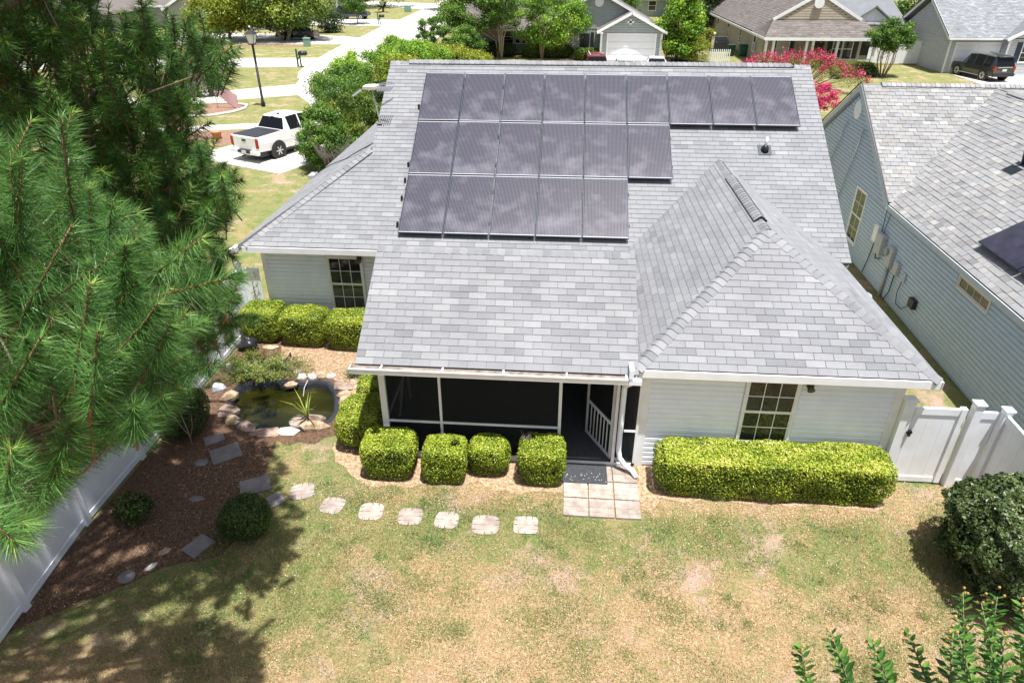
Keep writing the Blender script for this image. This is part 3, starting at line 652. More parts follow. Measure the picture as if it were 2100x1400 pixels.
# ---------------------------------------------------------------- television antenna
an=thing('tv_antenna','grey roof television antenna on a thin bent mast at the left roof edge','antenna',(-1.5,3.7,4.74))
def loc(o,m,nm,mt): q=m.build(nm,mt,o); q.matrix_parent_inverse=Matrix.Translation(-o.location); return q
m=MB(); m.tube([(-1.5,3.62,4.68),(-1.5,3.68,4.78),(-1.56,3.7,5.1),(-1.63,3.7,5.55)],.018,8); loc(an,m,'mast',alu)
m=MB(); m.box(-1.58,-1.42,3.55,3.75,4.69,4.72); loc(an,m,'mount_plate',alu)
m=MB(); m.bar((-1.85,3.72,5.6),(-1.15,3.55,5.62),.03,.03); loc(an,m,'boom',alu)
m=MB(); m.prism([(-1.86,3.55,5.6),(-1.52,3.48,5.6),(-1.46,3.85,5.6),(-1.62,4.0,5.6),(-1.84,3.9,5.6)],(0,0,.08)); loc(an,m,'amplifier_box',mat('beige_plastic',(.6,.55,.47),.5))
for k in range(7):
    x=-1.42+k*.055; m=MB(); m.bar((x,3.38-.0*k,5.6),(x+.02,3.78,5.64),.012,.05); loc(an,m,'director_element',alu)
m=MB(); m.bar((-1.65,3.95,5.66),(-1.22,4.35,5.68),.02); m.bar((-1.62,4.05,5.62),(-1.2,4.43,5.62),.02); m.bar((-1.9,3.6,5.58),(-2.0,3.1,5.5),.02);m.bar((-1.94,3.62,5.58),(-2.04,3.12,5.5),.02); loc(an,m,'reflector_arm',alu)
m=MB(); m.tube([(-1.62,2.95,4.28),(-2.1,3.3,4.0),(-2.9,4.6,3.43),(-3.7,5.6,2.98),(-4.2,5.9,2.68),(-4.44,6.0,2.6),(-4.5,6.0,2.5)],.014,6); hp(m.build('roof_cable',black,house))
m=MB(); m.box(-4.6,-4.4,5.7,6.1,2.46,2.56); hp(m.build('cable_clamp',galv,house))
# ---------------------------------------------------------------- doormat, pavers, stepping stones
mb=MB(); mb.box(3.86,4.72,-5.42,-4.86,.045,.06); mt=mb.build('doormat',mat('black_rubber_mat',(.03,.032,.036),.9,(.06,.062,.07),30,.5,120),bevel=.004); mt['label']='black rubber doormat in front of the open screen door'; mt['category']='doormat'
flk=MB()
for k in range(24):
    x=random.uniform(3.9,4.7);y=random.uniform(-5.4,-5.14); flk.box(x,x+.012,y,y+.01,.0605,.063)
q=flk.build('paint_fleck',white,mt,kind='stuff')
paver=mat('concrete_paver',(.25,.20,.175),.9,(.39,.33,.29),5,.4,70,detail=8)
def brickslab(name,x,y,w,h,rz,m,parent=None,pat=0,th=.045,round_=.06,**kw):
    """square slab with moulded brick pattern: shallow joints as real recesses"""
    mb=MB(); g=.014; b=[]
    n=3
    for i in range(2):
        for j in range(2):
            cx0,cy0=-w/2+i*w/2,-h/2+j*h/2; hor=(i+j+pat)%2
            for k in range(2):
                if hor: b.append((cx0,cx0+w/2,cy0+k*h/4,cy0+(k+1)*h/4))
                else: b.append((cx0+k*w/4,cx0+(k+1)*w/4,cy0,cy0+h/2))
    e_=.012 if round_<.02 else .07*w/.45; mb.box(-w/2+e_,w/2-e_,-h/2+e_,h/2-e_,0,th-.006)
    R=Matrix.Translation((x,y,0))@Matrix.Rotation(rz,4,'Z'); mb.v=[tuple(R@Vector(p)) for p in mb.v]
    outl=None
    if round_>.02:
        sp=3.4 if round_>.05 else 6; rg=random.Random(int(x*100)); outl=[]
        for k in range(22):
            a=2*math.pi*k/22; ca,sa=math.cos(a),math.sin(a); q=(abs(ca)**sp+abs(sa)**sp)**(-1/sp)*rg.uniform(.96,1.02); outl.append((ca*q*w/2,sa*q*h/2))
    for (x0,x1,y0,y1) in b:
        c=0
        x0+=g/2;x1-=g/2;y0+=g/2;y1-=g/2; P=[(x0,y0),(x1,y0),(x1,y1),(x0,y1)]
        out=[]
        for (px,py) in P:   # round the slab's outer corners
            if abs(px)>w/2-.02 and abs(py)>h/2-.02 and c>0:
                sx,sy=(1 if px>0 else -1),(1 if py>0 else -1); A=(px,py-sy*c);B=(px-sx*c,py)
                mid=(px-sx*c*.33,py-sy*c*.33)
                out+= [A,mid,B] if (sx*sy>0) else [B,mid,A]
            else: out.append((px,py))
        dz=random.uniform(-.002,.002)
        if outl:
            for k in range(22):
                out=clip(out,outl[k],outl[(k+1)%22])
                if len(out)<3: break
            if len(out)<3: continue
        mb.prism([R@Vector((px,py,.005)) for px,py in out],(0,0,th+dz-.005))
    return mb.build(name,m,parent,**kw)
pt=thing('paver_patio','small patio of square pinkish concrete pavers before the screen door','patio',(4.55,-5.6,0))
R0=Matrix.Translation((-4.55,5.6,0))
pv=[paver,mat('concrete_paver_pale',(.29,.24,.205),.9,(.45,.385,.335),6,.4,70,detail=8)]
for i in range(3):
    for j in range(3):
        o=brickslab('paver',4.11+i*.475,-5.1-j*.475,.462,.462,random.uniform(-.012,.012),pv[(i*2+j)%2],pt,pat=(i+j)%2,round_=.0,th=.042); o.matrix_parent_inverse=R0
steps=[(-1.05,-6.01,.46,.3),(-.36,-6.33,.44,-.1),(.39,-6.43,.46,.05),(1.13,-6.5,.45,.02),(1.8,-6.54,.44,-.06),(2.51,-6.6,.5,.03),(3.22,-6.55,.45,0)]
nm=['weathered grey','grey','pale pinkish','pale','pale','bright','squarish pinkish']
whr=['nearest the grey slate slabs','second from the left end of the path','directly below the leftmost porch shrub gap','fourth from the patio, below the second porch shrub','third from the patio','second from the patio','nearest the paver patio']
for k,(x,y,s_,r) in enumerate(steps):
    brickslab('stepping_stone',x,y,s_,s_*.96,r,pv[(k+1)%2] if k else paver,pat=k%2,round_=.105 if k<6 else .04,th=.02,label='%s stepping stone with brick pattern, %s'%(nm[k],whr[k]),category='stepping stone',group='stepping stones in the lawn')
slate=mat('slate_stone',(.15,.14,.145),.75,(.235,.22,.225),4,.3,50)
sand=mat('sandstone_rock',(.24,.15,.085),.9,(.52,.41,.28),7,.9,22,detail=9); pinkrock=mat('pink_rock',(.17,.11,.09),.9,(.38,.29,.235),6,.9,22,detail=9)
whiterock=mat('pale_rock',(.5,.47,.42),.85,(.7,.68,.63),6,.4,30); greyrock=mat('grey_rock',(.3,.31,.33),.8,(.5,.5,.53),5,.4,30)
for (x,y,w_,h_,r,lab) in ((-1.5,-6.32,.4,.34,.75,'small slate slab between the large slate and the path stones'),(-2.0,-5.93,.56,.46,.5,'large pinkish slate slab above the round clipped shrub'),(-2.98,-5.05,.58,.5,.62,'largest square slate slab below the pond'),(-3.43,-4.62,.4,.3,.6,'small square slate slab left below the pond rocks'),(-2.36,-7.47,.44,.36,1.1,'grey slate slab lying alone left of the round clipped shrub')):
    mb=MB(); R=Matrix.Translation((x,y,0))@Matrix.Rotation(r,4,'Z'); mb.prism([R@Vector(p) for p in ((-w_/2,-h_/2,.0),(w_/2,-h_/2*.95,0),(w_/2*.96,h_/2,0),(-w_/2*.97,h_/2*.97,0))],(0,0,.035)); mb.build('slate_slab',slate,None,bevel=.004,label=lab,category='stone slab',group='slate slabs in the bed')
def rock(name,x,y,rx,ry,rz_,h,m,lab,z=0,seed=0,cat='rock',grp='rocks round the pond'):
    rg=random.Random(seed*7+3); bm=bmesh.new(); n=6
    for k in range(n):
        a=2*math.pi*k/n+rg.uniform(-.2,.2); q=rg.uniform(.72,1.1)
        for zz,s_ in ((-.1,.9),(.5*rg.uniform(.6,1.3),1.0),(rg.uniform(.72,1.05),.66*rg.uniform(.7,1.2))):
            bm.verts.new((math.cos(a)*rx*q*s_,math.sin(a)*ry*q*s_,zz*h*rg.uniform(.92,1.05)))
    r_=bmesh.ops.convex_hull(bm,input=bm.verts); bmesh.ops.delete(bm,geom=[v for v in bm.verts if not v.link_faces],context='VERTS')
    bmesh.ops.bevel(bm,geom=list(bm.edges),offset=min(rx,ry)*.035,segments=1,affect='EDGES')
    me=bpy.data.meshes.new(name); bm.to_mesh(me); bm.free(); me.materials.append(m)
    o=link(name,me,None,label=lab,category=cat,group=grp); o.location=(x,y,z); o.rotation_euler=(0,0,rz_); return o
RK=[(-4.15,-2.85,.2,.16,.3,.2,greyrock,'grey blocky rock at the upper left of the pond'),(-3.86,-3.12,.22,.14,.7,.18,sand,'tan oblong rock leaning by the left pond rim'),
(-3.66,-3.72,.26,.22,.1,.16,pinkrock,'big rounded grey-pink rock on the left pond rim'),(-3.42,-4.07,.16,.16,.5,.16,sand,'smaller tan rock below the rounded pink one'),
(-3.27,-4.12,.07,.06,0,.09,whiterock,'small white stone at the lower left rim'),(-3.0,-4.25,.34,.2,-.55,.09,pinkrock,'long flat pinkish slab rock along the lower left rim'),(-2.42,-4.42,.34,.2,.2,.08,pinkrock,'flat brown-pink slab rock at the bottom of the pond'),
(-2.2,-4.5,.09,.08,0,.08,sand,'small tan stone between two flat bottom rocks'),(-1.93,-4.36,.23,.16,.2,.1,whiterock,'pale angular flat rock at the bottom rim'),
(-1.33,-4.15,.34,.17,.12,.2,sand,'large pale boulder below the potted pond plant'),(-1.45,-3.9,.28,.14,.15,.2,pinkrock,'pinkish boulder right of the pot'),
(-.83,-3.92,.12,.1,.5,.12,greyrock,'small light grey stone right of the boulders'),(-.78,-3.62,.22,.14,.2,.14,sand,'flat tan rock at the right rim'),
(-.98,-3.18,.27,.22,.2,.28,sand,'big orange-brown boulder at the right rim'),(-1.15,-2.85,.2,.15,.5,.14,sand,'tan rock above the big orange boulder'),
(-1.32,-2.5,.3,.18,-.35,.12,pinkrock,'broad flat brown rock at the upper right rim'),(-1.15,-2.3,.2,.12,-.2,.1,sand,'flat orange rock above the broad brown one'),
(-.85,-2.5,.24,.1,-.5,.06,whiterock,'pale thin slab near the grass clump'),(-1.72,-2.13,.14,.12,.2,.14,whiterock,'white rounded rock at the top rim, rightmost'),
(-1.95,-2.1,.15,.12,.2,.15,sand,'tan rounded rock at the top rim'),(-2.15,-2.18,.13,.1,.2,.14,whiterock,'white rounded rock left of the tan one at the top rim'),
(-2.4,-2.2,.14,.11,.2,.14,whiterock,'white rounded rock beside the juniper tips'),(-2.55,-2.5,.2,.1,.4,.1,sand,'tan flat rock under the juniper tips'),
(-2.6,-1.93,.12,.08,.2,.08,whiterock,'small white stone above the juniper'),(-2.93,-1.55,.34,.14,.5,.07,sand,'long pale flagstone lying in the straw above the pond'),
(-3.75,-.88,.26,.14,.0,.09,sand,'flat tan stone in front of the left clipped shrubs'),(-2.94,-7.98,.13,.07,1.0,.05,whiterock,'small pale flat stone in the pine straw, lower'),
(-2.88,-7.62,.14,.08,.8,.04,sand,'small tan flat stone in the pine straw, upper'),(-3.36,-5.35,.17,.12,.2,.04,slate,'half buried grey stone left of the slate slabs'),(-2.95,-6.35,.17,.1,.1,.04,slate,'half buried grey stone left of the round shrub'),
(-4.1,-2.3,.08,.14,.2,.45,greyrock,'upright weathered stump-like rock under the pine')]
for k,(x,y,rx,ry,r,h,m,lab) in enumerate(RK):
    if k<13 and k not in (0,): dv_=Vector((PC[0]-x,PC[1]-y)).normalized()*.11; x+=dv_.x; y+=dv_.y; rx*=1.08
    rock('rock',x,y,rx,ry,r,h,m,lab,z=-.01,seed=k)
mb=MB(); mb.tube([(-3.21,-8.2,.0),(-3.21,-8.2,.035)],.13,16); mb.build('stone_disc',slate,None,label='round grey disc lying in the pine straw near the fence',category='stone disc')
mb=MB(); mb.blob((-4.2,-.98,.14),(.24,.18,.2),12,8,.25,seed=4); mb.build('black_bag',mat('black_liner',(.02,.021,.025),.3,bump=.5,bscale=25),None,label='crumpled black plastic bag left of the flat tan stone',category='bag')
mb=MB(); mb.tube([(-3.1,-1.1,.02),(-3.02,-1.25,.1),(-3.0,-1.4,.12),(-3.08,-1.5,.04)],.02,8); mb.build('hose_end',black,None,label='short curved black hose sticking out of the straw',category='hose')
# pond
liner=mat('pond_liner',(.03,.033,.04),.3,bump=.5,bscale=12); scum=mat('pond_liner_scum',(.2,.19,.16),.8,(.07,.075,.075),9)
pond=rings([[r+.13 for r in PR],[r+.04 for r in PR],PR,[r-.03 for r in PR],[r*.97-.07 for r in PR],[r*.6 for r in PR]],[.012,.03,-.02,-.13,-.5,-.6]); 
struct('pond_liner',pond,liner)
struct('pond_scum_line',rings([[r-.012 for r in PR],[r-.029 for r in PR]],[-.10,-.15]),scum)
wm=mat('pond_water',(.008,.009,.002),.03,(.026,.026,.003),1.2,.05,5,spec=.4)
mb=MB(); mb.add([(PC[0]+math.cos(a)*(r-.02),PC[1]+math.sin(a)*(r-.02),-.14) for a,r in zip(ANG,PR)],[tuple(range(NA))]); struct('pond_water',mb,wm)
mb=MB(); mb.tube([(-2.2,-2.35,.06),(-2.25,-2.5,-.05),(-2.2,-2.75,-.13)],.012,6); mb.build('air_hose',mat('grey_hose',(.4,.4,.42),.4),None,label='thin grey hose hanging over the pond liner edge',category='hose')
po=thing('pond_pot','round grey pot with water iris standing at the pond edge','pot plant',(-1.84,-3.98,-.1))
mb=MB(); mb.tube([(0,0,0),(0,0,.05),(0,0,.15),(0,0,.2),(0,0,.205),(0,0,.206)],[.11,.15,.19,.2,.19,.178],20,cap=False); mb.build('pot',mat('grey_pot',(.14,.13,.125),.6,(.28,.26,.24),14),po)
mb=MB(); mb.tube([(0,0,.15),(0,0,.19)],.176,16); mb.build('pebbles',mat('pebbles',(.25,.17,.13),.9,(.5,.4,.33),60,.8,60),po)
mb=MB(); rg=random.Random(3)
for k in range(16):
    a=rg.uniform(0,6.28); l=rg.uniform(.45,.95); lean=rg.uniform(.1,.9); d=Vector((math.cos(a),math.sin(a),0)); s_=Vector((-d.y,d.x,0))*.016
    p0=Vector((.17,.1,.1)); pts=[p0+d*lean*l*.3*t*t*3+Vector((0,0,l*(t-.25*lean*t*t))) for t in (0,.35,.7,1)]
    mb.add([pts[0]-s_,pts[0]+s_,pts[1]+s_,pts[1]-s_,pts[2]+s_*.8,pts[2]-s_*.8,pts[3]],[(0,1,2,3),(3,2,4,5),(5,4,6)],0,rg.random())
mb.build('iris_leaves',mat('iris_leaf',(.14,.22,.03),.45,((.28,.36,.06),(.38,.42,.09)),0,attr=True,trans=.3),po,tint=True)
# ---------------------------------------------------------------- fences
def fpanel(t,x0,y0,x1,y1,h=1.78,nm='panel',boards=True,rail=.055):
    a=Vector((x0,y0,0));b=Vector((x1,y1,0)); d=(b-a).normalized(); L_=(b-a).length; n=Vector((-d.y,d.x,0))
    def bb(u0,u1,z0,z1,w): 
        m=MB(); c=[a+d*u+n*s*w/2+Vector((0,0,z)) for s in (-1,1) for z in (z0,z1) for u in (u0,u1)]
        return m.add(c,[(0,2,3,1),(4,5,7,6),(0,1,5,4),(2,6,7,3),(0,4,6,2),(1,3,7,5)])
    out=[]
    bb(0,L_,h-.14,h,rail).build('top_rail',fence_white,t); bb(0,L_,.04,.16,rail).build('bottom_rail',fence_white,t)
    k=max(1,round(L_/.28)); w=L_/k
    for i in range(k): bb(i*w+.0015,(i+1)*w-.0015,.16,h-.14,.022).build('board',fence_white,t)
def fpost(t,x,y,h=1.88,s=.13,nm='post'):
    m=MB(); m.box(x-s/2,x+s/2,y-s/2,y+s/2,0,h); p=m.build(nm,fence_white,t,bevel=.005)
    m=MB(); e=s/2+.018; m.box(x-e,x+e,y-e,y+e,h,h+.03); m.add([(x-e,y-e,h+.03),(x+e,y-e,h+.03),(x+e,y+e,h+.03),(x-e,y+e,h+.03),(x,y,h+.075)],[(0,1,4),(1,2,4),(2,3,4),(3,0,4)]); m.build('post_cap',fence_white,p)
f1=thing('vinyl_fence','long white vinyl fence down the left side of the yard under the pines','fence'); 
ys=[.1,-1.7,-3.5,-5.3,-7.1,-8.9,-10.7,-12.5]
fx=lambda y:-4.62+ (0.0 if y>-7 else (-.0-( -7-y)*-.09))
for i,y in enumerate(ys):
    fpost(f1,fx(y),y)
    if i+1<len(ys): fpanel(f1,fx(y),y-.06,fx(ys[i+1]),ys[i+1]+.06)
f2=thing('vinyl_fence','short white vinyl fence joining the house to the side fence behind the clipped shrubs','fence'); fpanel(f2,-4.55,.12,-4.1,.12)
gate=thing('garden_gate','white vinyl gate with black latch at the right house corner','gate')
m=MB(); m.box(9.93,10.12,-4.9,-4.74,0,1.88); gp=m.build('post',fence_white,gate,bevel=.005); m=MB(); m.box(9.91,10.14,-4.92,-4.72,1.88,1.91); m.build('post_cap',fence_white,gp)
fpanel(gate,10.15,-4.85,10.98,-4.85,1.74); m=MB(); m.box(10.93,11.03,-4.9,-4.8,.05,1.76); m.build('gate_stile',fence_white,gate)
m=MB(); m.box(10.1,10.2,-4.93,-4.88,1.2,1.24); m.box(10.13,10.17,-4.95,-4.9,1.15,1.28); m.build('latch',black,gate)
f3=thing('vinyl_fence','white vinyl fence from the gate along the right side behind the dark bush','fence')
fpost(f3,11.17,-4.9,1.9,.15); fpanel(f3,11.25,-4.88,11.58,-4.88,1.72); fpost(f3,11.66,-4.95,1.82,.14)
yy=-5.02
for i in range(4): fpanel(f3,11.66,yy,11.62,yy-1.9,1.74); fpost(f3,11.62,yy-1.97,1.82,.14); yy-=2.04
# ---------------------------------------------------------------- clipped shrubs
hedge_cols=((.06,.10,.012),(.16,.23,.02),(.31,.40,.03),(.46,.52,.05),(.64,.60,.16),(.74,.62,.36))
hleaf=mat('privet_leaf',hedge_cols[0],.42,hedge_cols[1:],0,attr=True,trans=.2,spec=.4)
core=mat('shrub_twigs',(.03,.028,.015),.95,(.06,.05,.03),20)
def rbox_pts(n,hx,hy,h,p=5.,rng=RNG,bot=.82):
    """points and normals on a rounded box standing on the ground"""
    d=unit(rng.normal(0,1,(n*2,3))); d=d*np.array([1/hx,1/hy,2/h])**0
    a=np.array([hx,hy,h/2]); 
    # pick by box surface area
    A=np.array([4*hx*hy,2*hx*h,2*hy*h]); A=A/A.sum(); A[0]*=1
    f=rng.choice(3,n,p=A/A.sum()); P=rng.uniform(-1,1,(n,3))
    s=np.where(rng.random(n)<.5,-1,1)
    P[f==0,2]=1; P[f==1,1]=s[f==1]; P[f==2,0]=s[f==2]
    q=(np.abs(P)**p).sum(1)**(1/p); P=P/q[:,None]*1.0
    Nn=unit(np.sign(P)*np.abs(P)**(p-1)/a)
    P=P*a; P[:,2]+=h/2
    tz=np.clip(P[:,2]/h,0,1); sc=bot+(1-bot)*np.minimum(tz*2,1); P[:,0]*=sc;P[:,1]*=sc
    return P,Nn
def shrub(name,label,cat,x,y,hx,hy,h,n,leaf=.034,m=None,group=None,seed=0,rz=0,yellow=.35,notch=None,p=5.5,bot=.82,amp=.036,group_=None,dead=None):
    t=thing(name,label,cat,(x,y,0),rz,group)
    rng=np.random.default_rng(seed+50)
    n=int(n*1.25)
    P,Nn=rbox_pts(n,hx,hy,h,p,rng,bot)
    P=P+Nn*(noise3(P,seed,3,5.5)*amp)[:,None]-Nn*(rng.exponential(.045,n)-.012)[:,None]
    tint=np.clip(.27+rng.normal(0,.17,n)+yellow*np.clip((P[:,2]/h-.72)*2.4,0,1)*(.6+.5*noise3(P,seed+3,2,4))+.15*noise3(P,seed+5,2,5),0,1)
    if notch is not None:
        for (nx,ny,nr) in notch:
            k=((P[:,0]-nx)**2+(P[:,1]-ny)**2<nr*nr)&(P[:,2]>h-.2); P[k,2]-=.17; tint[k]*=.5
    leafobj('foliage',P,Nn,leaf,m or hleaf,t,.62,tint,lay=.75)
    c=MB(); cp=[]
    k=.9; nn=16; vs=[];
    for j,zz in enumerate((.06,.25,.5,.75,.9)):
        for i in range(nn):
            a=2*math.pi*i/nn; cx,cy=math.cos(a),math.sin(a); q=(abs(cx)**p+abs(cy)**p)**(1/p); s_=bot+(1-bot)*min(zz*2,1)
            if zz>.85: s_*=.93
            sz_=max(.15,1-abs(2*zz-1)**p)**(1/p) if p<4 else 1
            ins=.07+amp*1.2
            vs.append((cx/q*(hx-ins)*s_*sz_,cy/q*(hy-ins)*s_*sz_,zz*h-.05*(zz>.8)-(.12 if (notch and zz>.8) else 0)-(amp if zz>.8 else 0)))
    c.add(vs,[(j*nn+i,j*nn+(i+1)%nn,(j+1)*nn+(i+1)%nn,(j+1)*nn+i) for j in range(4) for i in range(nn)]+[tuple(4*nn+i for i in range(nn))]); c.build('twigs',core,t)
    s_=MB()
    for i in range(5): a=i*1.3; s_.tube([(math.cos(a)*.05,math.sin(a)*.05,-.02),(math.cos(a)*hx*.4,math.sin(a)*hy*.4,h*.4)],.015,5)
    s_.build('stem',bark,t)
    if dead:
        m_=MB(); rg=random.Random(1)
        for i in range(40): a=rg.uniform(0,6.28); p0=Vector((dead[0]+rg.uniform(-.05,.05),dead[1]+rg.uniform(-.05,.05),h-.2)); m_.tube([p0,p0+Vector((math.cos(a)*.08,math.sin(a)*.08,rg.uniform(.12,.26)))],.004,3)
        m_.build('dead_twigs',mat('dead_twig',(.25,.2,.19),.9),t)
    return t
G1='clipped cube shrubs in front of the porch screens'
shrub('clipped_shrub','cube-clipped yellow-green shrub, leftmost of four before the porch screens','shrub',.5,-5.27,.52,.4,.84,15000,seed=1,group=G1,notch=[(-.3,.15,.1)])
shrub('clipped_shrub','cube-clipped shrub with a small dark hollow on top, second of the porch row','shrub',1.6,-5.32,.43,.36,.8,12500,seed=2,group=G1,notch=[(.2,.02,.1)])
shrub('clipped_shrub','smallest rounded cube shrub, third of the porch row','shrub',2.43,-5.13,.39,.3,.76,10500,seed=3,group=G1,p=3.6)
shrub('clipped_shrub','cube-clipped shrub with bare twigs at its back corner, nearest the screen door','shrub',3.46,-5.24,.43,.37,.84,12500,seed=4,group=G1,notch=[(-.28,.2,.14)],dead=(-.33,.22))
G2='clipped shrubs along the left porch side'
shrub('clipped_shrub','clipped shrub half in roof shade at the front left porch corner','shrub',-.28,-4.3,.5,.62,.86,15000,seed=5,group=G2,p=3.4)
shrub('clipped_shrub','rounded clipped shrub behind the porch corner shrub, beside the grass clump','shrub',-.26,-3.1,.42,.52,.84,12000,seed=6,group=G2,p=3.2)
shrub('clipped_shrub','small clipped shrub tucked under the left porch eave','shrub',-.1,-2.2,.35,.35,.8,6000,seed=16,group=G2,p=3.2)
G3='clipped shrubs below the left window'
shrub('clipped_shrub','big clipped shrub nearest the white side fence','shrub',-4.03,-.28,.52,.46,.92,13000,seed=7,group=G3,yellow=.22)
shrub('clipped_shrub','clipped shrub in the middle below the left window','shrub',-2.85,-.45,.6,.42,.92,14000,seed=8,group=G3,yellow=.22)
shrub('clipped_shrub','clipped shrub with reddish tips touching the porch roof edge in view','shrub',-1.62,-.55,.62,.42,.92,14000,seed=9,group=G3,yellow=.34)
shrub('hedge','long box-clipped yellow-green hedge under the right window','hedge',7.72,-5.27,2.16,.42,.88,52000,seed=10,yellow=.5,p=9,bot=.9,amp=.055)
darkl=mat('boxwood_leaf',(.025,.05,.012),.4,((.06,.11,.015),(.13,.2,.03),(.24,.31,.06)),0,attr=True,trans=.2)
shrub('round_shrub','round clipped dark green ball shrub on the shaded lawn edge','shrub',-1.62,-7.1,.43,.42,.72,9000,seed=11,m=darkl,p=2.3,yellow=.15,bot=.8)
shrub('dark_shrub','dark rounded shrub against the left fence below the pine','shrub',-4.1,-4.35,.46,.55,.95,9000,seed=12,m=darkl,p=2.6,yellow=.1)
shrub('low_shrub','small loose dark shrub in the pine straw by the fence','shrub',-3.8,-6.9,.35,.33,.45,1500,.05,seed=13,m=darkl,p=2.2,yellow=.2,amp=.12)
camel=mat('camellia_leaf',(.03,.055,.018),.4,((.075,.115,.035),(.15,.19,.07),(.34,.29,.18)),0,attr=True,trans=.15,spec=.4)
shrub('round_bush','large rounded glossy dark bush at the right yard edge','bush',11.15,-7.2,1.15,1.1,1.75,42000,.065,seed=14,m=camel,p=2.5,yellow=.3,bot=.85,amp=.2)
# juniper over the pond
jun=mat('juniper_leaf',(.04,.09,.012),.5,((.11,.19,.03),(.22,.32,.05),(.35,.22,.07)),0,attr=True,trans=.2)
t=thing('juniper','spreading juniper hanging over the upper left pond rim','shrub',(-3.5,-2.1,0)); P=[];Q=[];rng=np.random.default_rng(3)
m=MB()
for k in range(60):
    a=rng.uniform(0,6.28); l=rng.uniform(.35,1.25); ex=np.array([math.cos(a)*l*(1.15 if math.cos(a)>0 else .8),math.sin(a)*l*.62,.1+.5*(1-l/1.3)*rng.uniform(.5,1)])
    m.tube([(0,0,.02),(ex[0]*.5,ex[1]*.5,ex[2]*.8+.1),tuple(ex)],[.018,.012,.004],4)
    n=330; s_=rng.uniform(.25,1.08,n)[:,None]; p=ex*s_+rng.normal(0,.055,(n,3))+np.array([0,0,.06]); P.append(p);Q.append(np.tile(unit(np.array([[ex[0],ex[1],.6]])),(n,1)))
P=np.vstack(P);Q=np.vstack(Q);P[:,2]=np.maximum(P[:,2],.03); leafobj('foliage',P,Q,.045,jun,t,.35,lay=.6); m.build('stem',bark,t)
# grass clump
t=thing('grass_clump','dark green monkey grass clump beside the porch corner shrubs','grass clump',(-1.05,-2.0,0)); m=MB(); rg=random.Random(4)
for k in range(220):
    a=rg.uniform(0,6.28);l=rg.uniform(.2,.42);d=Vector((math.cos(a),math.sin(a),0));s_=Vector((-d.y,d.x,0))*.006; b0=Vector((rg.uniform(-.25,.3),rg.uniform(-.12,.12),0)); ln=rg.uniform(.3,1)
    pts=[b0+d*l*ln*tt*tt+Vector((0,0,l*(tt-.6*ln*tt*tt))) for tt in (0,.4,.75,1)]
    m.add([pts[0]-s_,pts[0]+s_,pts[1]+s_,pts[1]-s_,pts[2]+s_,pts[2]-s_,pts[3]],[(0,1,2,3),(3,2,4,5),(5,4,6)],0,rg.random())
m.build('blades',mat('liriope',(.04,.08,.03),.4,((.08,.14,.05),(.14,.2,.07)),0,attr=True,trans=.2),t,tint=True)
# vine on the small fence
t=thing('climbing_vine','thin dry vine climbing the short white fence by the house','vine',(-4.2,.0,0)); m=MB(); m.tube([(.05,.07,0),(.0,.06,.6),(-.1,.05,1.2),(-.08,.05,1.65)],.01,5); m.build('stem',bark,t)
P=np.array([[-.05+.1*math.sin(z*5),.04,z] for z in np.linspace(.1,1.7,90)])+RNG.normal(0,.03,(90,3)); leafobj('foliage',P,np.tile([0,-1.,.2],(90,1)),.05,jun,t)
# bare sapling
t=thing('bare_sapling','thin leafless sapling in front of the dark shrub at the left fence','sapling',(-3.75,-4.9,0)); m=MB()
m.tube([(0,0,0),(0,0,.4),(-.05,0,.9)],[.012,.009,.004],5);m.tube([(0,0,.25),(.12,.0,.55),(.15,.03,.85)],[.009,.006,.003],5);m.tube([(0,0,.3),(-.12,-.02,.6),(-.2,0,.8)],[.008,.005,.003],5); m.build('stem',smooth_bark,t)
# ---------------------------------------------------------------- grass blades and litter in the yard
n=210000; rng=np.random.default_rng(21)
X=rng.uniform(-4.5,11.5,n);Y=-11.2+rng.random(n)*6.6
P=np.stack([X,Y,np.zeros(n)],1); dn=noise3(P,31,3,1.1)+.5*noise3(P,33,2,4)
keep=(dn>-.75)&~((X<-2.2)&(Y>-8.3)&(rng.random(n)<.93))&~((X<-3.0)&(rng.random(n)<.8)); 
for (x,y,s_,r) in steps: keep&=~((abs(X-x)<s_*.44)&(abs(Y-y)<s_*.42))
keep&=~((X>3.85)&(X<5.32)&(Y>-6.32))
keep&=~((Y>-5.7)&(X<4)&(rng.random(n)<.7)); keep&=~((Y>-5.75)&(X>5.2)&(rng.random(n)<.6))
P=P[keep]; m_=len(P); a=rng.uniform(0,6.28,m_); l=rng.uniform(.025,.07,m_)*(1+.5*(dn[keep]>.3)); lean=rng.uniform(.2,1.1,m_)
d=np.stack([np.cos(a),np.sin(a),np.zeros(m_)],1); s_=np.stack([-np.sin(a),np.cos(a),np.zeros(m_)],1)*.0042
V=np.stack([P-s_,P+s_,P+d*(l*lean)[:,None]+np.array([0,0,1.])*(l*(1.1-.6*lean))[:,None]],1).reshape(-1,3)
sstep=lambda v,a,b: np.clip((v-a)/(b-a),0,1)
gband=sstep(P[:,1],-8.1,-6.9)*(1-.75*sstep(P[:,1],-6.3,-5.9)); gleft=sstep(P[:,0],2.2,-.5)*sstep(P[:,1],-10.2,-8.6)
tt=np.clip(.12+.42*np.maximum(gband,gleft)+.34*noise3(P,35,4,1.3)+.5*(noise3(P,36,4,3.1)>.28)+rng.normal(0,.2,m_),0,1)
gm=mat('grass_blade',(.6,.45,.28),.6,((.46,.32,.16),(.31,.29,.105),(.16,.225,.06),(.08,.14,.035)),0,attr=True,trans=.25)
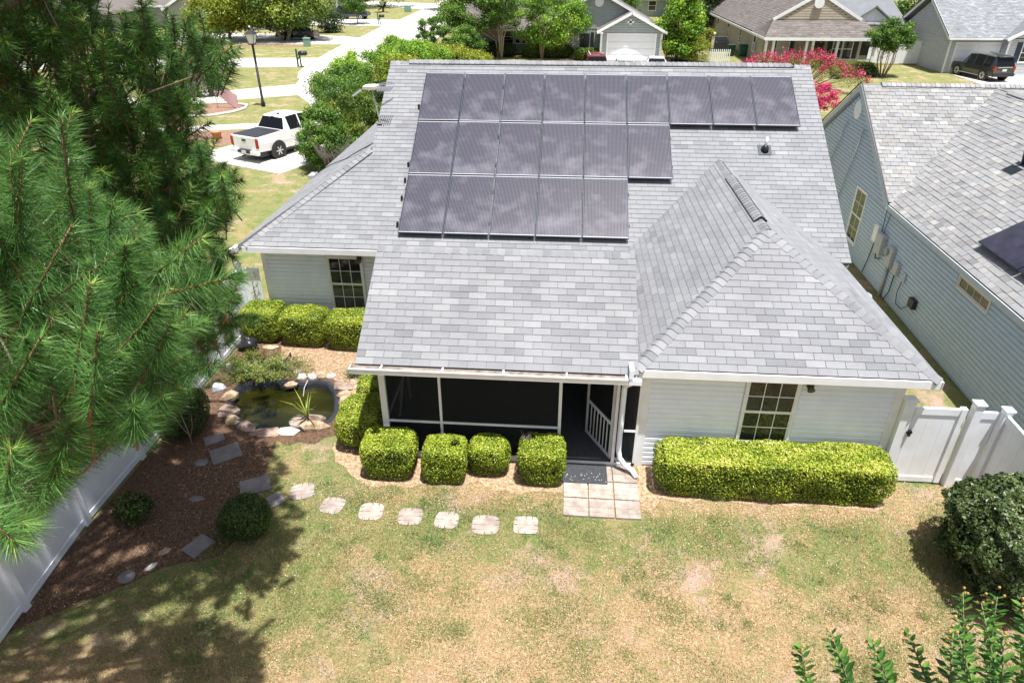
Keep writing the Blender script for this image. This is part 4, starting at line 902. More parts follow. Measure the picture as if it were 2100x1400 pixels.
nc=190; cxy=np.stack([rng.uniform(-2.5,11.3,nc),rng.uniform(-11,-5.9,nc)],1); cxy=cxy[~((cxy[:,0]>3.7)&(cxy[:,0]<5.45)&(cxy[:,1]>-6.5))]; cr_=rng.uniform(.08,.5,len(cxy)); nb_=(1100*cr_*rng.uniform(.3,1.2,len(cxy))).astype(int)
Pc=np.repeat(cxy,nb_,0)+rng.normal(0,1,(nb_.sum(),2))*np.repeat(cr_,nb_)[:,None]*.5; Pc=np.column_stack([Pc,np.zeros(len(Pc))]); mc=len(Pc)
for (x,y,s9,r) in steps: kk=~((abs(Pc[:,0]-x)<s9*.43)&(abs(Pc[:,1]-y)<s9*.41)); Pc=Pc[kk]
mc=len(Pc); a=rng.uniform(0,6.28,mc); l=rng.uniform(.04,.09,mc); d=np.stack([np.cos(a),np.sin(a),np.zeros(mc)],1); s8=np.stack([-np.sin(a),np.cos(a),np.zeros(mc)],1)*.0045
Vc=np.stack([Pc-s8,Pc+s8,Pc+d*(l*.6)[:,None]+np.array([0,0,1.])*(l*.7)[:,None]],1).reshape(-1,3)
V=np.vstack([V,Vc]); tt=np.concatenate([tt,np.clip(rng.normal(.7,.2,mc),0,1)]); m_+=mc
link('lawn_grass',npmesh('lawn_grass',V,np.arange(3*m_).reshape(m_,3),gm,np.repeat(tt,3)),None,kind='stuff',label='short patchy grass of green and straw blades across the yard',category='grass')
n=26000; X=rng.uniform(-4.5,-1.2,n);Y=rng.uniform(-9.3,.2,n); rr=np.hypot(X-PC[0],Y-PC[1]); an_=np.arctan2(Y-PC[1],X-PC[0])%(2*math.pi); ri=np.interp(an_,ANG+[2*math.pi],list(PR)+[PR[0]]); ro=np.interp(an_,ANG+[2*math.pi],list(BR)+[BR[0]])
k=(rr>ri+.15)&(rr<ro); P=np.stack([X,Y,np.full(n,.012)],1)[k]; m_=len(P); a=rng.uniform(0,3.14,m_); d=np.stack([np.cos(a),np.sin(a),rng.uniform(-.1,.2,m_)],1)*rng.uniform(.04,.09,m_)[:,None]; s_=np.stack([-np.sin(a),np.cos(a),np.zeros(m_)],1)*.003
V=np.stack([P-s_,P+s_,P+d],1).reshape(-1,3); V[:,2]=np.maximum(V[:,2],.01)
link('pine_needle_litter',npmesh('pine_needle_litter',V,np.arange(3*m_).reshape(m_,3),mat('dry_needle',(.12,.055,.03),.8,((.24,.12,.07),(.4,.24,.14)),0,attr=True),np.repeat(rng.random(m_),3)),None,kind='stuff',label='fallen brown pine needles covering the bed by the left fence',category='pine needles')
n=21000; P=np.stack([rng.uniform(-4.2,11.5,n),rng.uniform(-11,-5.6,n),rng.uniform(.012,.035,n)],1); k=noise3(P,77,3,1.7)+.35*rng.normal(0,1,n)>-.2; k&=~((P[:,0]>3.85)&(P[:,0]<5.32)&(P[:,1]>-6.32)); P=P[k]
for (x,y,s_,r) in steps: P=P[~((abs(P[:,0]-x)<s_*.45)&(abs(P[:,1]-y)<s_*.45))]
leafobj('straw_flecks',P,np.tile([0,0,1.],(len(P),1)),.022,mat('straw_fleck',(.22,.12,.06),.8,((.42,.28,.16),(.6,.45,.3),(.75,.63,.47)),0,attr=True),None,lay=.5,kind='stuff',label='bleached straw and leaf flecks scattered over the lawn',category='leaf litter')
n=9000; P=np.stack([rng.uniform(-3.5,11.3,n),rng.uniform(-7,-.3,n),np.full(n,.014)],1); X,Y=P[:,0],P[:,1]
rr=np.hypot(X-PC[0],Y-PC[1]); k=((Y<-4.75)&(Y>-6.2)|((X<-.6)&(Y>-2.1)))&~((X>3.85)&(X<5.32)); P=P[k]
leafobj('dry_leaf_litter',P,np.tile([0,0,1.],(len(P),1)),.035,mat('dry_leaf',(.35,.22,.12),.8,((.5,.38,.22),(.62,.5,.33)),0,attr=True),None,lay=.3,kind='stuff',label='dry tan leaf litter scattered under the clipped shrubs',category='leaf litter')
PA_VIS="-1.4,-7.2,5.8 -1.9,-7.6,8.4 -1.4,-7.0,7.8 -1.2,-6.7,7.3 -2.6,-5.7,7.5 -3.9,-7.0,6.2 -1.3,-8.2,7.4 -2.0,-8.4,6.3 -2.6,-8.1,6.5 -0.9,-7.3,7.8 -3.3,-5.9,8.4 -2.3,-6.2,7.7 -1.6,-7.3,6.4 -1.6,-9.0,7.0 -2.5,-5.6,6.1 -1.4,-7.7,5.9 -2.9,-5.7,6.7 -1.1,-9.0,7.6 -3.2,-6.2,6.2 -1.9,-4.8,7.2 -1.8,-9.1,6.5 -0.6,-8.3,6.2 -1.8,-8.4,8.6 -0.6,-8.8,6.8 -2.7,-6.8,7.2 -2.2,-5.7,7.3 -2.2,-7.4,6.2 -2.8,-8.0,7.0 -2.1,-6.9,6.9 -1.6,-6.8,6.8 -1.5,-8.2,6.8 -0.8,-6.7,7.6 -1.1,-8.8,8.5 -0.6,-8.3,7.9 -1.4,-8.7,6.0 -0.8,-7.8,7.9 -2.5,-7.9,8.0 -1.2,-6.1,7.7 -1.7,-5.7,7.0 -2.4,-7.6,6.6 -2.2,-8.2,5.9 -1.3,-8.7,8.0 -3.8,-6.3,7.2 -3.5,-6.8,7.2 -3.8,-6.2,8.3 -0.9,-8.2,6.5 -2.0,-7.8,7.3 -1.4,-8.3,6.2 -1.5,-7.5,7.8 -0.4,-7.9,6.6 -1.4,-9.5,6.6 -3.8,-6.4,5.9 -0.9,-7.6,6.0 -1.0,-8.6,7.0 -2.3,-6.2,4.7 -2.4,-6.0,5.7 -2.7,-7.5,7.3 -2.2,-8.2,7.6 -2.4,-7.3,8.1 -2.9,-6.9,8.4 -2.8,-6.0,6.4 -1.5,-8.1,8.5 -1.4,-7.1,7.1 -3.2,-7.6,6.9 -1.0,-8.6,6.1 -2.2,-5.3,6.7 -1.1,-7.9,6.9 -0.4,-7.6,7.7 -1.1,-9.1,6.9 -0.5,-8.2,7.3 -2.7,-7.6,8.5 -3.1,-6.7,6.2 -3.1,-6.5,6.8 -2.4,-7.0,5.7 -1.4,-9.1,8.3 -0.9,-9.1,6.1 -1.9,-8.7,7.7 -2.2,-6.2,5.2 -2.5,-6.8,8.1 -2.6,-7.6,5.6 -3.2,-6.0,5.7 -2.2,-6.1,6.4 -3.0,-6.5,7.6 -2.3,-8.0,8.5 -1.8,-7.8,5.6 -2.0,-6.6,4.9 -2.4,-8.5,7.1 -3.2,-7.2,6.3 -1.9,-8.6,6.8 -2.0,-5.8,5.2 -1.9,-6.5,6.0 -2.1,-7.0,7.9 -3.1,-6.4,4.9 -3.5,-6.8,8.0 -3.3,-6.0,7.7 -1.9,-8.0,7.9 -1.5,-5.6,7.6 -1.9,-6.2,7.2 -3.3,-7.9,6.2 -1.2,-8.0,7.8 -2.6,-6.2,8.2 -2.9,-6.8,5.8 -2.1,-6.7,5.4 -0.3,-8.9,6.0 -1.4,-7.6,7.2 -1.0,-7.2,7.4 -3.0,-7.6,6.4 -3.0,-7.1,7.1 -3.3,-6.3,8.2 -1.8,-6.5,7.6 -2.6,-7.2,6.6 -1.2,-6.9,6.5 -1.6,-9.2,7.4 -1.9,-7.3,7.0 -3.7,-6.6,6.5 -1.7,-6.9,6.3 -2.8,-6.9,5.2 -1.8,-7.3,7.5 -1.4,-6.7,5.6 -3.0,-7.2,8.0 -2.1,-8.2,6.8 -0.9,-7.4,6.5 -3.3,-5.6,8.0 -3.7,-7.0,6.8 -2.5,-7.8,7.5 -2.4,-8.6,6.7 -2.5,-5.8,5.0 -2.5,-6.3,6.9 -2.9,-7.4,5.8 -3.5,-6.8,5.7 -2.7,-6.3,5.3 -1.9,-5.9,5.8 -0.8,-7.8,7.3 -1.8,-8.4,5.8 -2.2,-5.3,7.6 -2.2,-5.4,6.1 -2.4,-6.6,6.3 -2.1,-7.2,5.4 -0.6,-8.3,6.9 -3.6,-6.6,7.6 -1.7,-7.7,6.7 -4.1,-6.8,5.7 -2.3,-7.0,8.5 -1.8,-8.5,7.2 -1.8,-9.5,6.9 -1.8,-6.3,6.4 -1.4,-6.0,6.0 -3.7,-6.6,5.3 -2.9,-8.1,6.1 -4.1,-6.6,6.9 -1.2,-7.6,5.5 -3.6,-7.5,6.4 -0.0,-8.3,7.8 -3.4,-6.0,6.6 -1.5,-9.1,7.8 -2.0,-5.3,5.6 -0.7,-8.2,5.7 -1.3,-8.7,6.4 -3.4,-7.4,5.9 -2.6,-6.8,7.6 -2.8,-6.1,7.2 -1.8,-5.9,7.7 -4.2,-6.6,6.3 -1.5,-6.1,7.1 -3.3,-5.7,7.3 -2.9,-5.4,7.1 -1.7,-6.3,5.5 -2.4,-6.5,5.7 -2.0,-7.5,7.9 -1.2,-8.1,5.5 -2.9,-5.3,7.8 -1.5,-8.4,7.8 -1.0,-7.2,5.7 -1.7,-6.9,5.0 -0.1,-8.6,6.5 -1.2,-8.3,8.3 -1.6,-7.3,5.3 -1.6,-6.9,7.4 -1.3,-6.5,6.0 -3.3,-7.3,7.6 -2.3,-7.1,7.4 -3.0,-7.6,7.8 -2.8,-6.4,6.0 -4.0,-6.1,7.7 -2.0,-9.0,7.3 -2.2,-6.0,6.8 -1.8,-7.9,6.3 -1.3,-6.6,7.7 -1.9,-7.1,5.9 -0.8,-8.7,7.8 -1.2,-7.9,6.3 -2.0,-8.3,8.2 -1.4,-8.7,7.3 -2.4,-6.5,8.5 -1.8,-8.8,8.2 -1.7,-5.2,7.5 -3.1,-6.6,5.4 -2.4,-7.0,5.1 -3.1,-8.0,6.6 -2.9,-5.7,5.8 -0.6,-8.6,7.4 -3.4,-6.1,7.1 -2.7,-7.0,6.1 -2.2,-9.1,6.7 -3.2,-7.1,5.4"
PA_UP="-3.2,-4.1,9.2 -6.7,-7.0,10.6 -5.5,-4.7,14.3 -8.4,-2.7,8.6 -3.5,-2.8,10.6 -4.4,-7.2,11.0 -9.3,-3.8,7.2 -4.6,-2.9,11.2 -3.2,-4.8,10.9 -8.1,-4.1,7.6 -6.6,-5.7,5.5 -6.1,-4.9,13.9 -6.4,-3.7,13.2 -7.2,-4.4,13.6 -6.1,-9.7,5.7 -5.6,-3.9,12.1 -7.8,-5.9,12.5 -5.1,-7.9,11.4 -6.6,-5.2,14.0 -5.5,-7.3,10.0 -3.7,-7.0,10.0 -7.1,-7.2,11.5 -3.9,-7.0,11.8 -4.2,-3.0,11.7 -4.1,-7.8,5.6 -4.5,-6.5,12.5 -2.7,-5.6,9.4 -5.5,-5.9,14.3 -5.2,-3.7,14.0 -7.0,-3.5,7.7 -7.7,-3.7,10.6 -5.0,-3.7,10.1 -5.5,-6.6,14.3 -8.9,-8.4,5.7 -3.1,-7.1,10.0 -8.4,-6.0,11.3 -3.8,-4.3,13.6 -4.6,-4.2,13.3 -3.8,-5.6,12.2 -4.3,-4.2,11.8 -6.7,-4.2,7.7 -4.6,-6.0,11.2 -4.7,-5.3,14.3 -7.5,-6.0,9.2 -6.3,-6.1,9.5 -4.7,-5.8,14.1 -7.3,-6.1,9.6 -6.7,-6.3,12.3 -6.5,-5.0,13.1 -7.9,-6.4,10.9 -5.6,-6.4,9.2 -4.8,-4.2,14.0 -2.0,-4.4,8.8 -7.7,-3.8,7.9 -6.1,-4.5,10.2 -4.7,-8.1,10.3 -9.4,-4.3,7.1 -6.7,-4.0,11.9 -4.8,-8.7,8.9 -7.3,-4.5,6.5 -6.7,-4.1,14.4 -7.2,-9.4,5.9 -7.2,-7.1,10.0 -5.3,-3.5,13.1 -5.6,-6.3,10.1 -4.4,-8.4,8.2 -7.5,-5.1,9.0 -4.8,-5.9,12.9 -4.6,-5.2,13.7 -5.9,-6.6,11.8 -5.7,-7.7,11.2 -7.0,-4.5,9.7 -8.7,-7.1,7.9 -2.7,-6.3,9.2 -7.8,-6.3,6.3 -3.7,-7.6,9.3 -3.6,-5.4,10.5 -7.1,-7.2,5.1 -6.5,-5.5,11.3 -6.1,-3.3,10.7 -10.1,-2.7,5.1 -4.3,-3.7,9.0 -6.4,-8.3,8.4 -6.9,-6.5,6.8 -5.8,-6.4,13.6 -6.3,-7.7,7.2 -7.1,-5.0,8.5 -6.1,-5.6,14.5 -6.2,-7.0,13.9 -2.6,-5.7,9.9 -7.3,-3.4,11.9 -8.0,-5.1,8.9 -6.6,-6.2,8.8 -4.3,-4.8,13.0 -5.8,-2.8,11.9 -7.0,-6.6,5.7 -10.0,-6.6,6.4 -5.2,-4.3,9.5 -4.0,-5.9,9.4 -4.6,-3.4,13.7 -5.7,-3.5,13.6 -7.3,-4.3,12.6 -4.7,-7.4,12.9 -8.5,-4.5,10.0 -5.0,-6.3,13.2 -6.2,-8.1,10.8 -3.7,-3.5,11.8 -8.4,-4.4,8.7 -6.8,-5.5,8.0 -2.2,-6.4,9.0 -8.2,-7.3,9.9 -7.5,-5.6,9.9 -7.7,-4.8,11.8 -7.5,-5.6,11.0 -3.6,-8.7,5.1 -6.0,-4.0,12.7 -6.3,-2.3,9.3 -8.2,-7.1,8.0 -4.6,-3.6,14.3 -4.7,-6.6,11.7 -4.3,-6.8,9.8 -8.5,-6.4,7.0 -5.8,-8.4,6.7 -5.8,-6.7,13.2 -4.8,-7.2,11.6 -2.2,-5.1,9.3 -7.6,-4.2,9.5 -8.7,-6.8,7.3 -2.9,-4.2,10.2 -6.2,-7.4,9.8 -7.8,-7.8,7.1 -8.0,-4.6,10.7 -4.0,-5.0,12.0 -3.2,-5.4,12.7 -7.7,-8.4,8.3 -3.5,-9.5,6.1 -3.7,-8.6,7.9 -7.0,-5.8,10.9 -7.8,-4.3,12.0 -4.0,-4.7,14.1 -7.0,-7.9,9.1 -6.6,-9.4,7.0 -8.4,-5.4,7.2 -4.1,-4.5,8.9 -7.8,-6.1,12.0 -3.8,-8.8,6.7 -7.1,-5.4,14.4 -3.7,-3.9,11.1 -7.0,-4.8,13.8 -4.1,-6.1,12.8 -5.2,-5.8,12.5 -7.9,-4.7,12.9 -6.4,-8.1,6.4 -4.8,-6.9,13.4 -5.6,-5.9,12.8 -7.9,-4.0,11.2 -6.1,-5.7,13.9 -5.1,-4.7,13.0 -5.7,-8.4,8.9 -6.0,-3.6,8.9 -7.7,-2.7,8.5 -6.8,-8.6,8.5 -3.5,-4.3,10.4 -5.6,-8.3,10.7 -7.6,-7.6,10.4 -7.3,-7.8,8.2 -7.6,-6.1,13.2 -4.0,-7.6,11.0 -6.6,-6.1,14.1 -7.2,-4.2,11.3 -6.2,-3.4,11.4 -7.4,-3.9,6.0 -7.9,-3.1,9.0 -8.4,-5.0,10.2 -7.8,-6.9,5.3 -4.3,-6.6,13.4 -5.8,-7.3,12.9 -7.0,-5.4,11.6 -3.7,-5.1,11.6 -4.7,-6.8,6.2 -6.1,-2.7,9.0 -5.1,-8.3,7.6 -7.3,-7.4,8.9 -6.0,-8.8,5.1 -8.6,-6.0,9.2 -5.0,-8.2,8.3 -8.6,-3.5,5.5 -8.0,-5.9,10.5 -4.9,-5.2,10.9 -3.6,-5.0,12.8 -2.9,-5.3,11.3 -3.5,-3.1,10.2 -6.8,-9.7,6.4 -6.4,-7.6,5.9 -6.8,-8.3,6.6 -4.1,-3.7,12.9 -4.0,-6.6,12.9 -7.6,-3.4,8.4 -6.0,-8.1,5.2 -7.2,-6.6,10.6 -8.8,-2.5,7.2 -7.4,-5.7,13.7 -3.0,-8.4,7.6 -4.4,-3.0,10.2 -5.3,-3.3,12.0 -4.6,-3.8,11.3 -3.0,-3.4,10.2 -6.6,-6.2,12.9 -7.5,-5.4,12.8 -7.0,-7.1,12.9 -5.9,-7.8,8.9 -6.0,-4.5,13.0 -4.1,-4.1,14.0 -4.3,-4.7,9.5 -6.4,-4.2,7.2"
PB_VIS="-0.8,-11.1,5.8 -0.4,-10.3,6.2 -0.5,-11.4,5.1 0.2,-11.7,6.2 1.0,-12.0,6.7 0.3,-11.9,6.7 -0.5,-11.1,7.0 -0.5,-11.8,5.2 0.4,-11.0,6.5 0.7,-12.2,6.5 -0.3,-10.8,6.9 -0.3,-11.1,6.4 -0.1,-10.4,5.5 -0.1,-12.1,5.9 0.0,-10.6,6.7 -0.4,-10.8,5.8 0.1,-11.6,6.5 0.3,-11.4,7.3 0.7,-11.6,6.8 0.3,-12.3,5.9 0.8,-12.9,6.3 -0.5,-11.5,5.6 0.6,-12.4,7.1 0.7,-12.1,7.4 -0.7,-11.1,5.1 0.3,-11.2,5.8 -0.7,-10.5,6.9 -0.5,-10.2,6.7 -0.2,-11.1,6.8 0.4,-12.4,6.6 -0.2,-11.4,6.0 -0.0,-10.4,6.4 -0.1,-11.5,7.2 0.9,-12.4,6.8 -0.8,-10.8,6.6 -0.0,-11.0,5.4 -0.9,-10.9,5.5 0.2,-10.9,6.1 -1.1,-11.3,5.3 0.2,-11.7,7.1 0.3,-12.1,6.3 -0.8,-10.3,6.4 0.7,-11.5,6.1 0.7,-11.9,7.1 -0.3,-10.5,6.6 -0.4,-11.8,5.8 -0.7,-11.3,6.3 0.4,-11.6,5.8 -0.0,-11.7,5.6 -0.1,-11.3,5.7 -1.0,-10.7,6.2 0.2,-11.0,6.8 -0.2,-11.9,6.4 0.0,-11.1,7.3 0.3,-11.8,7.5 -0.3,-10.7,5.3 -0.9,-11.5,4.9 -0.6,-10.4,5.8 -0.6,-10.9,6.1 -1.1,-10.3,7.0 0.5,-12.6,6.2 0.8,-11.9,6.1 0.5,-11.5,6.5 -0.5,-10.7,7.3 -0.5,-11.3,6.6 0.1,-10.7,5.8 1.1,-11.9,7.1 0.7,-11.6,7.4 1.0,-12.4,6.4 -0.2,-12.0,5.4 -0.2,-10.7,6.1 0.3,-11.4,6.8 0.4,-12.1,7.0 -0.4,-11.0,7.4 -0.4,-11.1,5.3 0.7,-12.7,6.7 -1.2,-10.5,6.6 -1.2,-10.9,5.8 0.1,-11.3,6.2 -0.8,-11.6,5.4 -0.2,-11.5,6.8 -0.2,-11.6,5.3 -0.2,-10.1,5.8 0.9,-11.7,6.4 0.1,-11.5,7.6"
PB_UP="-4.1,-8.3,12.8 -3.9,-8.3,8.6 -4.2,-11.9,10.5 -2.2,-8.1,8.9 -3.3,-7.7,9.9 -4.4,-9.6,12.1 -4.4,-9.2,6.6 -3.3,-10.8,9.0 -3.0,-9.1,10.4 -4.1,-8.9,12.6 -1.5,-8.3,9.4 -5.4,-11.8,5.5 -4.6,-11.6,7.6 -3.0,-8.1,9.0 -0.7,-12.1,5.4 -2.5,-9.8,12.5 -2.1,-9.0,10.0 -5.0,-8.6,8.2 -2.6,-11.2,6.9 -4.0,-10.1,7.1 -5.3,-11.1,5.6 -4.0,-7.6,6.3 -5.0,-9.2,11.9 -5.1,-9.8,5.2 -4.1,-13.4,6.2 -3.3,-8.2,9.6 -1.4,-10.9,6.2 -3.3,-8.2,10.3 -4.8,-12.4,8.0 -2.1,-11.4,10.3 -3.9,-11.6,8.2 -4.3,-10.2,11.9 -3.7,-10.6,8.4 -0.6,-10.9,8.1 -1.6,-11.1,11.1 -3.5,-9.4,12.2 -4.0,-9.3,10.0 -4.6,-7.6,6.1 -2.2,-13.3,5.2 -0.5,-10.8,8.9 -5.1,-11.0,10.6 -4.6,-8.8,11.2 -4.6,-11.9,10.1 -4.4,-8.2,10.3 -2.1,-12.8,6.8 -2.5,-12.5,8.1 -2.6,-11.1,12.5 -4.0,-11.0,12.2 -4.0,-8.2,12.2 -2.3,-11.0,8.2 -6.1,-8.5,8.1 -1.9,-8.4,11.3 -4.3,-13.0,7.3 -3.0,-11.8,10.4 -5.9,-11.4,8.3 -4.7,-11.9,9.2 -3.7,-11.1,7.8 -3.7,-9.1,13.0 -5.0,-9.6,6.3 -5.3,-7.6,6.6 -5.4,-9.4,10.4 -4.1,-11.0,10.3 -1.0,-10.8,10.0 -4.2,-11.5,11.3 -4.0,-11.2,8.8 -5.8,-8.1,7.2 -6.1,-11.8,6.2 -5.4,-8.8,5.2 -5.6,-9.1,9.7 -4.5,-10.4,6.3 -3.1,-10.8,12.1 -4.8,-9.5,10.2 -2.1,-10.0,10.5 -5.5,-9.7,10.8 -3.6,-8.0,11.8 -2.1,-10.1,12.6 -3.3,-8.8,10.6 -2.8,-10.9,10.9 -4.0,-11.6,9.2 -4.2,-9.1,11.5 -3.5,-10.5,12.4 -2.2,-12.9,7.5 -4.0,-9.0,7.8 -3.8,-12.8,6.6 -2.6,-11.4,5.7 -1.1,-10.8,9.0 -3.7,-10.1,11.6 -3.0,-12.8,8.5 -2.3,-9.9,8.8 -3.8,-11.8,7.6 -5.6,-9.6,8.5 -2.3,-10.8,6.0 -2.8,-8.3,12.3 -4.8,-9.0,12.9 -2.8,-9.8,11.6 -4.4,-11.6,5.5 -4.5,-10.9,11.2 -5.8,-8.1,8.8 -1.8,-10.3,9.3 -2.0,-11.5,9.7 -4.7,-7.7,8.5 -2.6,-13.2,7.1 -2.1,-8.8,12.0 -3.7,-8.9,6.3 -1.4,-8.3,10.6 -4.7,-7.1,8.9 -1.8,-7.3,9.1 -5.5,-10.2,6.3 -3.0,-10.4,9.4 -6.7,-11.7,6.0 -5.2,-8.3,8.9 -2.3,-10.6,9.4 -1.7,-10.6,8.1 -4.2,-8.1,11.8 -2.2,-12.1,7.7 -5.5,-8.9,6.2 -2.3,-9.7,11.9 -1.6,-10.8,9.9 -4.0,-10.9,9.3 -5.8,-7.3,5.1 -4.3,-10.1,9.4 -4.5,-10.4,11.0 -0.9,-11.3,8.8 -1.6,-10.3,11.8 -2.5,-11.2,9.0 -3.2,-13.2,7.2 -4.6,-9.3,9.7 -5.8,-8.1,6.0 -3.5,-8.7,7.2 -2.7,-9.1,8.2 -4.9,-10.4,8.8 -4.0,-8.6,11.9 -4.1,-10.9,8.2 -4.6,-8.7,12.3 -2.7,-9.1,11.8 -4.6,-9.9,6.7 -3.1,-10.6,7.4 -3.0,-12.6,7.2 -4.9,-9.5,11.2 -2.3,-12.6,6.1 -2.3,-8.4,12.4 -1.0,-11.1,9.4 -2.4,-8.3,11.2 -2.4,-10.7,7.5 -5.0,-9.1,7.7 -3.9,-10.2,10.9 -0.9,-10.6,7.7 -2.9,-7.6,10.5 -1.7,-11.0,9.2 -6.5,-7.4,5.6 -2.8,-10.8,10.3 -5.0,-9.9,9.7 -4.8,-10.8,12.2 -5.5,-7.0,5.9 -3.6,-11.8,10.0 -4.6,-8.2,8.8 -3.1,-11.2,11.3 -3.3,-10.2,12.0 -5.1,-8.3,9.7 -5.6,-6.6,6.2 -4.3,-11.4,9.7 -5.4,-12.9,5.7 -4.8,-10.3,11.8 -2.0,-10.2,11.3 -3.9,-9.7,11.5 -3.4,-7.9,7.8 -4.7,-10.6,10.3 -5.4,-8.7,10.3 -1.5,-10.9,7.5 -2.2,-9.8,6.2 -2.3,-11.6,6.5 -2.4,-10.3,6.6 -2.3,-7.4,9.6 -3.0,-12.9,6.0 -4.3,-9.8,10.3 -5.7,-9.3,8.0 -3.4,-12.8,8.2 -2.7,-11.5,11.5 -2.5,-10.7,11.6 -1.2,-8.8,11.0 -1.1,-10.3,10.5 -4.8,-10.0,11.2 -2.9,-7.2,9.1 -2.7,-11.7,9.4 -2.9,-8.0,8.3 -3.0,-12.0,5.1 -6.5,-8.9,7.5 -3.6,-11.3,9.8 -2.2,-11.9,7.0 -4.3,-12.3,8.8 -3.7,-12.2,8.0 -1.9,-11.2,6.0 -4.5,-9.2,9.0 -3.0,-9.2,11.3 -4.0,-8.4,10.9 -4.7,-9.2,5.4 -0.8,-9.2,9.0 -2.2,-11.7,8.6 -4.3,-8.7,7.2 -1.7,-9.9,10.0 -3.0,-11.8,8.8 -2.0,-9.4,8.5 -4.2,-9.5,7.4 -6.1,-9.2,5.8 -4.8,-11.4,5.9 -6.1,-12.4,5.4 -3.8,-10.7,11.4 -5.5,-11.4,9.5 -2.7,-11.5,12.1 -2.7,-10.3,10.9 -3.7,-10.2,9.9 -4.2,-7.9,10.7 -1.5,-9.0,10.0 -2.4,-11.6,9.8 -4.2,-8.8,11.3 -3.6,-8.4,9.6 -0.5,-9.2,9.3 -2.7,-7.8,10.9 -1.3,-9.3,9.4 -3.4,-8.0,10.6 -2.7,-10.3,10.3 -0.6,-9.5,10.9 -1.0,-8.2,10.8 -0.9,-9.6,11.3 -0.0,-9.5,11.0 -2.1,-10.4,11.1 0.3,-8.3,9.4 -2.7,-7.5,11.3 -1.9,-7.3,10.6 -0.9,-7.8,9.4 -2.9,-11.1,11.0 -3.4,-11.6,9.8 -3.2,-11.4,11.0 -2.6,-10.4,9.8 -0.2,-9.0,11.3 0.2,-9.0,9.4 -2.8,-7.2,10.9 -2.2,-11.1,10.7 -3.0,-11.7,10.5 -0.5,-7.8,11.1 -1.4,-9.1,11.3 -4.3,-9.9,10.7 -1.2,-11.4,10.4 -2.8,-10.8,9.9 -0.7,-10.4,10.7 -3.1,-10.6,10.6 -2.1,-8.6,9.4 -1.3,-7.0,10.6 -4.0,-10.6,11.4 -1.0,-9.5,10.7 -0.3,-9.8,11.1 -0.5,-10.4,11.2 -1.3,-11.0,11.5 -1.0,-8.7,9.5 -0.4,-10.1,10.3 -2.6,-11.0,11.5 -3.8,-8.6,9.9 -2.9,-10.9,9.4 -4.0,-9.7,10.2 -0.9,-9.9,9.3 -1.8,-8.5,10.1 -5.2,-9.3,9.6 -3.8,-11.5,9.6 -0.7,-11.0,10.8 -4.4,-10.5,10.1 -2.0,-7.1,9.7 -2.3,-11.5,11.0 -2.6,-8.5,11.3 -2.9,-6.9,9.3 -1.2,-8.1,11.1 -2.2,-10.3,10.0 -2.0,-6.7,9.6 -3.1,-9.9,10.0 -1.9,-10.7,10.0 -0.9,-10.2,11.1 -1.8,-11.6,9.4 -0.1,-9.3,10.2 -3.2,-8.3,9.5 -1.3,-9.9,10.0 -3.5,-9.7,9.5 -4.3,-10.8,9.7 -2.9,-8.2,10.4 -0.7,-8.8,10.2 -0.6,-8.8,10.8 -3.1,-11.0,11.5 -0.6,-10.4,9.3 -0.2,-8.6,10.3 -3.4,-9.1,10.3 -3.5,-7.9,9.5 -1.5,-10.4,9.9 -0.6,-10.8,10.3 -1.7,-10.4,11.4 -3.6,-7.9,11.2 -3.0,-9.7,10.4 -1.6,-7.3,9.3 -2.0,-8.3,11.0 -1.7,-10.4,10.7 -1.4,-11.3,9.6 -3.5,-11.1,11.0 -2.5,-7.5,9.2 -1.8,-7.9,11.1 -2.6,-10.1,11.4 -1.7,-9.4,11.4 -0.5,-7.6,9.3 -0.8,-11.2,9.8"
